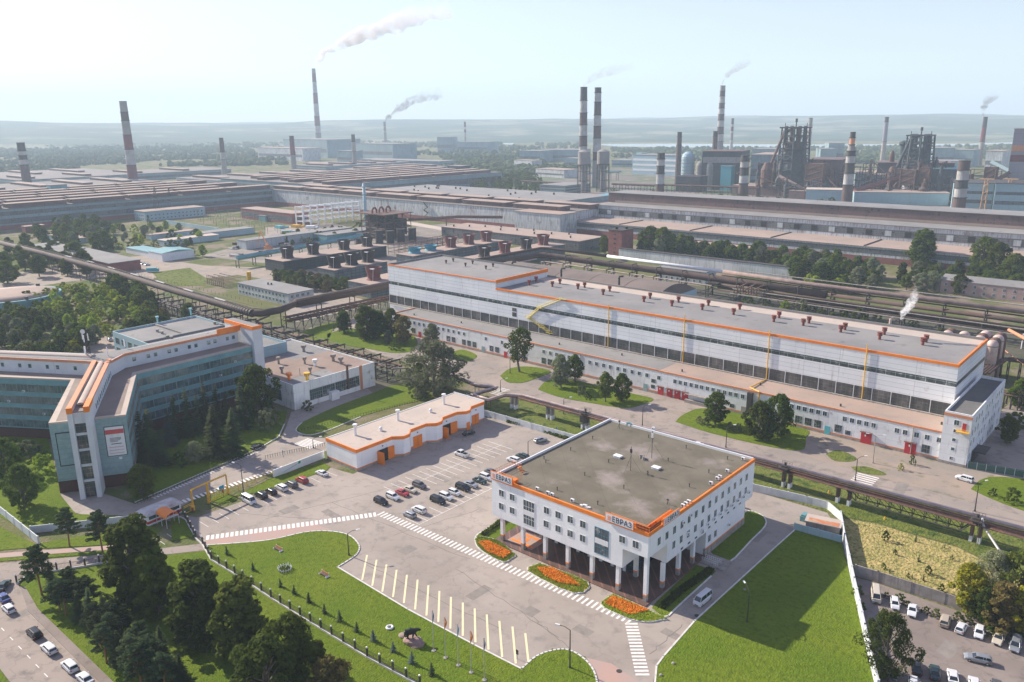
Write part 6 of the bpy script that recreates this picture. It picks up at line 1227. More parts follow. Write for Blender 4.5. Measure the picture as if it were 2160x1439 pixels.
# ---------------------------------------------------------------- blast furnaces and stoves
m_furn = mat('furnace_steel', (0.02,0.045,0.055), 0.8, (0.08,0.07,0.07), 0.05)
def furnace(x, y, h, wd, lab):
    q = W(x, y); f = thing('blast_furnace', lab, 'blast furnace', tuple(q)); X, Y = q.x, q.y
    u = Vector((CR.x, CR.y, 0)).normalized()
    MB().lathe(X,Y,[(wd*.5,0),(wd*.5,h*.2),(wd*.42,h*.28),(wd*.44,h*.4),(wd*.3,h*.62),(wd*.2,h*.72)],16).build('furnace_shell', m_furn, f)
    mb = MB()
    for k in range(8):
        a_ = k*PI/4+0.3; r0, r1 = wd*.5, wd*.4; mb.path([(X+r0*math.cos(a_),Y+r0*math.sin(a_),0),(X+r1*math.cos(a_),Y+r1*math.sin(a_),h*.92)],1.1,4)
        for j in range(9):
            z_ = h*(0.1+j*0.09); rr = r0+(r1-r0)*z_/(h*.92); b_ = a_+PI/4; mb.path([(X+rr*math.cos(a_),Y+rr*math.sin(a_),z_),(X+rr*math.cos(b_),Y+rr*math.sin(b_),z_)],0.5,4)
            r2 = r0+(r1-r0)*(z_+h*.09)/(h*.92); mb.path([(X+rr*math.cos(a_),Y+rr*math.sin(a_),z_),(X+r2*math.cos(b_),Y+r2*math.sin(b_),z_+h*.09)],0.35,4)
    for z_ in (.35,.5,.65,.8): mb.cyl(X,Y,h*z_,h*z_+0.7,wd*(.56-.16*z_),n=8)
    mb.box(X-wd*.36,Y-wd*.36,h*.92,X+wd*.36,Y+wd*.36,h*.94); mb.build('tower_frame', m_furn, f)
    mb = MB()
    for s2, t2 in ((-1,-1),(1,-1),(1,1),(-1,1)): mb.path([(X+s2*wd*.12,Y+t2*wd*.12,h*.55),(X+s2*wd*.2,Y+t2*wd*.2,h*.72),(X+s2*wd*.21,Y+t2*wd*.21,h*.95)],2.6,8)
    mb.path([tuple(Vector((X,Y,h*.93))),tuple(Vector((X,Y,h*.86))-u*wd*.35),tuple(Vector((X,Y,h*.35))-u*wd*.75)],1.9,8); mb.build('uptake', m_rust if wd > 40 else m_furn, f)
    mb = MB(); mb.path([(X,Y,h*.94),(X,Y,h*1.04)],0.8,6).path([(X,Y,h*1.0),(X,Y,h*1.05)],1.6,8)
    for s2 in (-1,1): mb.path([tuple(Vector((X,Y,h*.94))+u*s2*wd*.33), tuple(Vector((X,Y,h*.99))+u*s2*wd*.33)],0.5,4)
    mb.build('bleeder_valve', m_dark, f)
    g = Vector((X,Y,0))-u*wd*.8; MB().lathe(g.x,g.y,[(3.5,0),(3.5,h*.1),(wd*.17,h*.18),(wd*.17,h*.36),(3,h*.46)],12).build('dust_catcher', m_rust, f)
    MB().bx((X+u.x*wd*.5,Y+u.y*wd*.5), heading((0,0),u), wd*1.1, wd*.8, 0, h*.24).build('cast_house', m_millb, f); return f
furnace(1666,405,0,0,'') if False else None
furnace(1668,412,96,44,'bulky left blast furnace with four gas uptakes and puffs of steam')
furnace(1928,414,84,40,'blast furnace right of centre with tall tapering frame and steam at its top')
def cone(px_, base, ty, r, lab, m, name='blast_stove', cat='stove', prof=None, rings=6):
    q = W(px_, base); h = HT(px_, base, ty); s = thing(name, lab, cat, tuple(q)); pf = prof or [(r,0),(r,.86),(r*.8,.94),(r*.35,1.0)]
    MB().lathe(q.x,q.y,[(a_,b_*h) for a_, b_ in pf],18).build('shell', m, s, smooth=False)
    for k in range(rings): MB().cyl(q.x,q.y,h*(.12+k*.75/rings),h*(.12+k*.75/rings)+0.5,r+0.7,n=16).build('ring', m_conc, s)
cone(1449,396,320,10,'widest pale blast stove, leftmost of four, with dark caps',m_bluem,rings=8)
cone(1475,398,341,6.2,'slimmer blast stove, second from the left of four',m_stackg); cone(1496,400,340,6.2,'slimmer blast stove, third from the left of four',m_stackg); cone(1513,400,343,6.0,'rightmost of the four blast stoves',m_stackg)
def hall_px(pl, pr_, depth, ty, lab, mw, mr, name='works_hall', cat='works hall', **k):
    q = W(*pl); r_ = W(*pr_); c = (q+r_)/2; h = HT(c_x(pl, pr_), (pl[1]+pr_[1])/2, ty); L = (r_-q).length; a = heading(q, r_); n_ = Vector((-(r_-q).y, (r_-q).x, 0)).normalized(); cc = c+n_*depth/2
    b = thing(name, lab, cat, (cc.x, cc.y, 0)); MB().bx((cc.x,cc.y), a, L, depth, 0, h-0.6).build('wall', mw, b); MB().bx((cc.x,cc.y), a, L+1.2, depth+1.2, h-0.6, h).build('roof', mr, b)
    for f0_, f1_ in k.get('bands', ()): e = c-n_*0.1; MB().bx((e.x,e.y), a, L*0.96, 0.2, h*f0_, h*f1_).build('window_band', k.get('mb', m_shedg), b)
    return b, cc, a, L, h
def c_x(a, b): return (a[0]+b[0])/2
B2 = ((.2,.3),(.45,.55),(.7,.8))
hall_px((1333,368),(1428,372),60,327,'blue and white striped works block behind the short banded stack',m_bluem,m_roofg,bands=B2,mb=m_plain)
hall_px((1341,364),(1352,365),20,322,'blue stair tower of the striped works block',mat('teal_tower',(0.08,0.30,0.36),0.7),m_roofg)
hall_px((1478,400),(1560,402),70,319,'tall dark ore bunker frame behind the blast stoves',m_furn,m_rust,bands=((.7,.85),),mb=m_conc)
hall_px((1518,402),(1540,403),14,350,'teal casing right of the four stoves',mat('teal_casing',(0.07,0.33,0.38),0.6),m_bluem)
hall_px((1580,402),(1640,404),80,326,'tan-roofed grey cast house left of the bulky furnace',m_millb,m_roofp,bands=((.1,.3),(.4,.6)))
hall_px((1700,412),(1768,414),80,337,'dark rust cast house right of the bulky furnace',m_monit,m_monit,bands=((.2,.35),))
hall_px((1800,430),(2000,434),40,406,'long pale blue low hall in front of the right furnace',m_bluem,m_roofp)
hall_px((1698,432),(1775,434),30,400,'pale blue flat hall left of the stepped stack',m_bluem,m_roofb)
hall_px((1803,412),(1905,414),90,368,'works with sloping tan roof between stepped stack and right furnace',m_millb,m_roofp,bands=((.1,.2),))
hall_px((1930,418),(2020,420),90,356,'dark green-grey stockhouse right of the right furnace',m_furn,m_teald,bands=((.4,.5),))
hall_px((2005,445),(2090,448),60,386,'pale blue works block behind the stout cream-banded stack',m_bluem,m_dark,bands=((.3,.42),(.62,.72)))
hall_px((2092,450),(2230,455),60,388,'bluish works block with black band at the right edge',m_bluem,m_dark,bands=((.3,.42),(.62,.72)))
b_, cc, a_, L_, h_ = hall_px((2117,428),(2230,432),60,271,'tall grey tower block with orange and dark red bands cut by the right edge',mat('grey_pink_cladding',(0.30,0.27,0.29),0.8,(0.24,0.22,0.24),0.03,panel=(20,9),joint=(0.8,0.8,0.8),jw=0.3),m_roofg,name='sinter_tower',cat='tower')
n_ = Vector((math.sin(a_), -math.cos(a_), 0)); e = cc+n_*30.15
MB().bx((e.x,e.y),a_,L_*0.998,0.2,h_*.70,h_*.78).build('orange_band', m_orange2, b_); MB().bx((e.x,e.y),a_,L_*0.998,0.2,h_*.56,h_*.65).build('red_band', m_stackr, b_)
for pl, pr_, d, ty, lab, mw in [((1965,352),(2010,352),80,312,'faint boxy plant on the skyline right of the right furnace',m_millb),((2010,352),(2050,353),50,316,'lower faint plant block beside the far right stack',m_millb),((2075,360),(2110,361),60,318,'faint pinkish towers left of the big grey tower block',m_mill),((1975,372),(2032,373),60,340,'blue hall roof behind the stout cream-banded stack',m_bluem),((1728,352),(1762,352),60,314,'faint grey block on the skyline between furnaces',m_millb),((1745,345),(1778,345),60,302,'higher faint grey block behind the furnaces',m_millb),((1585,350),(1632,351),80,314,'pale hazy block above the tan roof',m_millb),((1130,372),(1190,376),40,357,'pale grey two storey works office left of the water towers',m_mill),((1085,355),(1122,357),30,338,'pale bluish office on the plain near the centre',m_mill),((1190,352),(1228,353),40,334,'hazy factory block left of the twin stacks',m_millb),((1096,342),(1140,343),60,318,'low hazy mill at the centre of the plain',m_millb),((1140,340),(1222,341),80,316,'long low hazy mill behind the twin stacks',m_millb),
        ((600,330),(692,334),120,294,'large hazy power house at the foot of the tallest chimney',m_millb),((545,336),(640,340),60,312,'whitish hazy annex left of the power house',m_mill),((712,345),(742,346),40,318,'row of grey silos beside the power house',m_millb),((752,335),(830,338),80,303,'hazy pale plant under the smoking grey stack',m_millb),((850,336),(870,336),40,304,'small hazy block right of the smoking grey stack',m_millb),((923,322),(955,322),50,289,'stepped hazy silo house left of the small banded stack',m_millb),((965,322),(1030,323),60,299,'hazy hall at the foot of the small banded stack',m_millb),((755,350),(925,356),60,338,'long dark hazy hall in front of the far plants',m_millb),((640,356),(708,357),40,344,'low white hall behind the middle brown stack',m_mill),((945,385),(972,386),30,350,'dark cubic plant beyond the works office',m_furn),
        ((1290,352),(1335,353),60,338,'low hazy sheds right of the twin stacks',m_millb)]:
    hall_px(pl, pr_, d, ty, lab, mw, m_roofp if mw is m_mill else m_roofg, bands=((.3,.5),))
# pipe bridges and conveyors around the furnaces
def gallery(a, b, r, m, lab, name='conveyor_gallery', legs=5, cat='conveyor'):
    c = thing(name, lab, cat, tuple(((a+b)/2).xy)+(0,)); MB().path([a, b], r, 4).build('gallery', m, c)
    for k in range(legs): mb = MB(); p_ = a.lerp(b, (k+.5)/legs); support(mb, p_.x, p_.y, max(2,p_.z-r), 'y', 5, True, 0.4); mb.build('leg_frame', m_rust, c)
def PZ(x, y, base): q = W(x, base); return Vector((q.x, q.y, HT(x, base, y)))
gallery(PZ(1800,402,428), PZ(1905,372,420), 3.2, m_redb, 'long red inclined conveyor rising to the right furnace')
gallery(PZ(1640,372,415), PZ(1690,398,418), 2.6, m_roofp, 'tan inclined gallery descending right of the left furnace foot')
gallery(PZ(2080,343,420), PZ(2120,362,424), 3.0, m_millb, 'grey gallery sloping into the big tower block')
gallery(PZ(2085,385,436), PZ(2118,366,430), 3.0, m_rust, 'brown gallery climbing to the base of the big tower block')
gallery(PZ(1395,390,412), PZ(1600,396,418), 1.2, m_rust, 'rust pipe bridge running in front of the stoves', 'pipe_bridge', 12, 'pipe bridge')
gallery(PZ(1290,388,404), PZ(1395,392,406), 1.4, m_rust, 'brown pipe bridge between the water towers and the first short stack', 'pipe_bridge', 8, 'pipe bridge')
gallery(PZ(1100,382,396), PZ(1225,388,400), 1.4, m_rust, 'brown pipe bridge left of the water towers', 'pipe_bridge', 8, 'pipe bridge')
gallery(PZ(1310,362,380), PZ(1230,366,382), 1.6, m_bluem, 'pale blue gallery behind the water towers')
for x, b_, t_, r_, lab in [(1785,405,352,2.5,'thin tower crane mast left of the right furnace'),(1873,408,318,3.5,'dark rusty pipe tower with a red head between the furnaces'),(1895,410,296,4.2,'black bell-topped uptake column left of the right furnace'),(1906,410,305,1.6,'thin black stack beside the bell-topped column'),(1638,405,300,1.6,'thin dark pole stack left of the bulky furnace'),(1644,408,322,6.0,'dark gas scrubber vessel beside the bulky furnace'),(1691,412,355,5.0,'rusty scrubber column with ladders right of the bulky furnace'),(1775,415,345,3.0,'bent rusty duct column left of the stepped stack')]:
    cone(x, b_, t_, r_, lab, m_rust if r_ < 4 else m_furn, 'process_column', 'column', rings=5, prof=([(r_,0),(r_,.9),(r_*1.6,.93),(r_*1.4,.97),(0.2,1)] if 'bell' in lab else None))
q = W(1905,425); h = HT(1905,425,392); s = thing('roof_ventilator', 'big white mushroom ventilator on the pale blue hall before the right furnace', 'ventilator', tuple(q)); MB().lathe(q.x,q.y,[(2.4,0),(2.4,h*.6),(4.5,h*.72),(4.5,h*.85),(3,h)],14).build('cowl', m_plain, s)
for x, lab in ((2072,'left orange lattice gantry crane leg before the bluish works'),(2122,'right orange lattice gantry crane leg at the right edge')):
    q = W(x, 448); h = HT(x, 448, 379); s = thing('gantry_crane', lab, 'crane', tuple(q)); mb = MB()
    for i, j in ((-1,-1),(1,-1),(1,1),(-1,1)): mb.path([(q.x+i*2.4,q.y+j*2.4,0),(q.x+i*1.4,q.y+j*1.4,h)],0.4,4)
    for k in range(9): z_ = h*k/9; s2 = 1 if k%2 else -1; mb.path([(q.x-2*s2,q.y-2,z_),(q.x+2*s2,q.y-2,z_+h/9)],0.3,4).path([(q.x+2,q.y-2*s2,z_),(q.x+2,q.y+2*s2,z_+h/9)],0.3,4)
    mb.box(q.x-7,q.y-1.5,h,q.x+7,q.y+1.5,h+1.2); mb.build('lattice', mat('dusty_orange_steel',(0.5,0.30,0.17),0.8), s)
# steel clutter of the works: trestles, tanks and sheds
for i, (x0, x1, y0, y1, h, lab) in enumerate([(-640,-600,760,900,8,'low dusty shed just left of the water towers'),(-560,-440,770,830,7,'flat sheds in front of the first short stack'),(-520,-420,1060,1130,12,'brown stock shed before the blast stoves'),(-430,-330,1040,1090,10,'dark stock shed before the tan cast house')]):
    block('works_shed', lab, 'shed', x0, x1, y0, y1, h, m_monit, m_roofp)

# dense steelwork around the furnaces
rr = random.Random(21)
for i in range(72):
    x = rr.choice((rr.uniform(1595,1780),rr.uniform(1860,2030),rr.uniform(1600,2110))); b_ = 404+(x-1600)*0.035+rr.uniform(-6,14); t_ = b_-rr.uniform(20,78); q = W(x, b_); h = HT(x, b_, t_); k = i % 4; s = thing('process_vessel' if k < 2 else 'steel_frame', ['dark vessel with pipes amid the furnace steelwork','rusty scrubber among the furnace steelwork','open steel frame amid the furnace steelwork','dark bunker on legs amid the furnace steelwork'][k], 'plant', tuple(q), 'steelwork around the blast furnaces')
    m_ = [m_furn, m_rust, m_dark, m_brown][(i*3) % 4]; r_ = rr.uniform(2.5,6)
    if k < 2:
        MB().lathe(q.x,q.y,[(r_,0),(r_,h*.7),(r_*.5,h*.82),(r_*.5,h)],12).build('shell', m_, s); z_ = h*rr.uniform(.5,.9); MB().path([(q.x,q.y,h),(q.x,q.y,h+4),(q.x+rr.uniform(-30,30),q.y+rr.uniform(-12,12),h*.7),(q.x+rr.uniform(-34,34),q.y,0)],1.1,6).build('duct', m_rust, s)
    else:
        mb = MB(); w_ = rr.uniform(5,11)
        for a_, c in ((-1,-1),(1,-1),(1,1),(-1,1)): mb.path([(q.x+a_*w_,q.y+c*w_,0),(q.x+a_*w_,q.y+c*w_,h)],0.5,4)
        n_ = max(2,int(h/7))
        for j in range(n_+1):
            z_ = h*j/n_; mb.box(q.x-w_,q.y-w_,z_-.4,q.x+w_,q.y-w_+.6,z_+.4).box(q.x+w_-.6,q.y-w_,z_-.4,q.x+w_,q.y+w_,z_+.4)
            if j < n_: mb.path([(q.x-w_,q.y-w_,z_),(q.x+w_,q.y-w_,z_+h/n_)],0.35,4).path([(q.x+w_,q.y-w_,z_),(q.x+w_,q.y+w_,z_+h/n_)],0.35,4)
        if k == 3: mb.prism([(q.x-w_,q.y-w_),(q.x+w_,q.y-w_),(q.x+w_,q.y+w_),(q.x-w_,q.y+w_)],h*.55,h)
        mb.build('frame', m_, s)

for x0_, b0_, x1_, b1_, d_, ty_, lab_ in [(1600,404,1660,406,60,345,'dark smoke-stained hall just left of the bulky furnace'),(1690,408,1745,410,40,352,'dark stained hall right behind the rusty scrubber'),(1845,410,1890,411,60,343,'dark bin house left of the right furnace'),(1952,413,2005,414,50,344,'dark bin house right of the right furnace'),(1745,408,1782,409,40,366,'brown low plant left of the stepped stack'),(1425,404,1475,406,30,372,'dark pump house at the foot of the stoves')]:
    hall_px((x0_,b0_),(x1_,b1_),d_,ty_,lab_,m_furn,m_monit,bands=((.3,.4),(.6,.66)),mb=m_rust)
# ---------------------------------------------------------------- trees
def leaves(mb, c, r, n, s, rr, flat=1.0, up=0.35):
    for _ in range(n):
        d = Vector((rr.gauss(0,1), rr.gauss(0,1), rr.gauss(0,1)+up)).normalized(); k = rr.uniform(0.45,1.05)**0.6
        p = c+Vector((d.x*r, d.y*r, d.z*r*flat))*k; nn = (d+Vector((rr.uniform(-1,1),rr.uniform(-1,1),rr.uniform(-.6,1)))*0.8).normalized()
        u = nn.cross(Vector((rr.uniform(-1,1),rr.uniform(-1,1),rr.uniform(-1,1)))).normalized(); v = nn.cross(u); q = s*rr.uniform(0.55,1.4)
        mb.add([p-u*q-v*q*0.6, p+u*q-v*q*0.6, p+u*q*0.5+v*q, p-u*q*0.5+v*q], [(0,1,2,3)])
def broad(name, seed, h=10.0, wr=0.42, base=0.22, nc=34, nl=150, s=0.16, shape='round', mt=None, bark=None, lean=0.0, cr=1.0):
    rr = random.Random(seed); root = bpy.data.objects.new(name, None); col.objects.link(root); tr = MB(); cw = MB(); tips = []
    tr.path([(0,0,-0.1),(0.05*h*lean,0,h*0.3),(0.08*h*lean,0.02*h,h*0.62),(0.1*h*lean,0.02*h,h*0.9)], [h*0.028,h*0.022,h*0.013,h*0.004], 7)
    for i in range(nc):
        t = (i+rr.random())/nc; z = base+(0.97-base)*t
        if shape == 'round': w_ = wr*math.sin(PI*min(1,max(0,(t*0.86+0.12))))**0.75
        elif shape == 'tall': w_ = wr*(0.55+0.6*math.sin(PI*(t*0.8+0.1)))*(1-0.45*t)
        elif shape == 'open': w_ = wr*math.sin(PI*(t*0.8+0.15))
        else: w_ = wr*math.sqrt(max(0.03, 1-t*t))
        a = i*2.399+rr.uniform(-.5,.5); d = w_*h*rr.uniform(0.45,1.0)*(0.85+0.3*noise.noise(Vector((a, z*3, seed)))); c = Vector((math.cos(a)*d, math.sin(a)*d, z*h))
        r = h*rr.uniform(0.075,0.15)*(1.0 if shape != 'tall' else 0.85)*cr; leaves(cw, c, r, int(nl*rr.uniform(0.7,1.3)), s, rr, 0.8)
        if i % 2 == 0 and shape != 'bush': tr.path([(0.04*h*lean,0,max(0.15,z-0.22)*h), tuple(c*0.55+Vector((0,0,(z-0.05)*h*0.45))), tuple(c)], [h*0.010,h*0.006,h*0.002], 5)
    if shape != 'bush': tr.build('trunk', bark or m_bark, root, local=True)
    cw.build('crown', mt or m_leaf, root, local=True); return root
def conifer(name, seed, h=10.0, wr=0.2, base=0.04, tiers=24, nb=13, s=0.14, mt=None, dense=1.0):
    rr = random.Random(seed); root = bpy.data.objects.new(name, None); col.objects.link(root); tr = MB().path([(0,0,-0.1),(0,0,h*0.97)],[h*0.018,h*0.003],6); tr.build('trunk', m_bark, root, local=True); cw = MB()
    for t_ in range(tiers):
        f = t_/tiers; z = h*(base+(0.98-base)*f); L = wr*h*(1-f)**0.85*rr.uniform(0.85,1.12)+0.1
        for b in range(max(4, int(nb*(1-f*0.6)))):
            a = rr.uniform(0, 2*PI); l = L*rr.uniform(0.7,1.1); n = max(2, int(l/(s*0.75)*dense))
            for k in range(n):
                q = (k+rr.random())/n; p = Vector((math.cos(a)*l*q, math.sin(a)*l*q, z-l*0.35*q+l*0.12*q*q)); w_ = s*(1.5-0.7*q)*rr.uniform(0.8,1.3); u = Vector((math.cos(a),math.sin(a),-0.3)); v = Vector((-math.sin(a),math.cos(a),rr.uniform(-.5,.2)))
                cw.add([p-u*w_*0.6-v*w_, p+u*w_*0.6-v*w_*0.7, p+u*w_*0.8+v*w_*0.7, p-u*w_*0.6+v*w_], [(0,1,2,3)])
    cw.build('crown', mt or m_needle, root, local=True); return root
def pine(name, seed, h=10.0):
    rr = random.Random(seed); root = bpy.data.objects.new(name, None); col.objects.link(root); tr = MB().path([(0,0,-0.1),(0.15,0.05,h*0.5),(0.1,0,h*0.95)],[h*0.02,h*0.014,h*0.004],7); cw = MB()
    for i in range(34):
        z = h*(0.38+0.6*(i/34)); a = i*2.4+rr.uniform(-.4,.4); l = h*0.27*(1-(i/34)**1.6*0.75)*rr.uniform(0.7,1.1); c = Vector((math.cos(a)*l, math.sin(a)*l, z+l*0.15)); tr.path([(0.1,0,z-0.1*h*0.2), tuple(c*0.9)], [h*0.006,h*0.002], 4)
        for q in (0.55, 0.8, 1.0): leaves(cw, Vector((c.x*q, c.y*q, z+l*0.15*q)), h*0.055, 60, 0.13, rr, 0.5)
    tr.build('trunk', m_pbark, root, local=True); cw.build('crown', m_needle, root, local=True); return root
TP = dict(ra=broad('broadleaf_tree', 1, nc=54, nl=110, cr=0.8, s=0.17), rb=broad('broadleaf_tree', 2, wr=0.36, base=0.12, nc=48, nl=110, cr=0.78, s=0.17), rc=broad('broadleaf_tree', 3, wr=0.5, base=0.1, nc=70, nl=105, cr=0.8, s=0.17),
          ta=broad('tall_tree', 4, wr=0.25, base=0.12, nc=74, nl=95, shape='tall', s=0.16, cr=0.7), tb=broad('tall_tree', 5, wr=0.31, base=0.06, nc=84, nl=95, shape='tall', s=0.16, cr=0.72),
          op=broad('open_tree', 6, wr=0.4, base=0.3, nc=26, nl=120, shape='open', lean=1.0), wi=broad('willow_tree', 7, wr=0.56, base=0.08, nc=60, nl=170, s=0.12, cr=0.9),
          ba=broad('bush', 8, h=4, wr=0.55, base=0.08, nc=22, nl=110, s=0.11, shape='bush'), bb=broad('bush', 9, h=4, wr=0.75, base=0.05, nc=26, nl=110, s=0.11, shape='bush'),
          sa=conifer('spruce_tree', 10), sb=conifer('spruce_tree', 11, wr=0.27, tiers=28, nb=15), sl=conifer('small_spruce', 12, h=3, wr=0.27, tiers=14, nb=9, s=0.09), pi=pine('pine_tree', 13),
          fa=broad('far_tree', 14, wr=0.45, base=0.05, nc=16, nl=34, s=0.42), fb=broad('far_tree', 15, wr=0.36, base=0.05, nc=16, nl=34, s=0.42))
NOM = dict(ba=4, bb=4, sl=3)
KIND = dict(ra='broadleaf tree', rb='broadleaf tree', rc='broadleaf tree', ta='tree', tb='tree', op='tree', wi='willow', ba='bush', bb='bush', sa='spruce', sb='spruce', sl='small spruce', pi='pine', fa='tree', fb='tree')
def plant(t, x, y, h, label, mt=None, wk=1.0, group=None, worldxy=None):
    q = W(x, y) if worldxy is None else Vector((worldxy[0], worldxy[1], 0)); k = h/NOM.get(t, 10); sw = None
    if mt: sw = {(m_needle.name if t in ('sa','sb','sl','pi') else m_leaf.name): mt}
    return dup(TP[t], (q.x, q.y, 0), R.uniform(0, 2*PI), (k*wk, k*wk, k), label, group, KIND[t], sw)
def tree(t, x, y, ty, label, mt=None, wk=1.0): return plant(t, x, y, HT(x, y, ty), label, mt, wk)
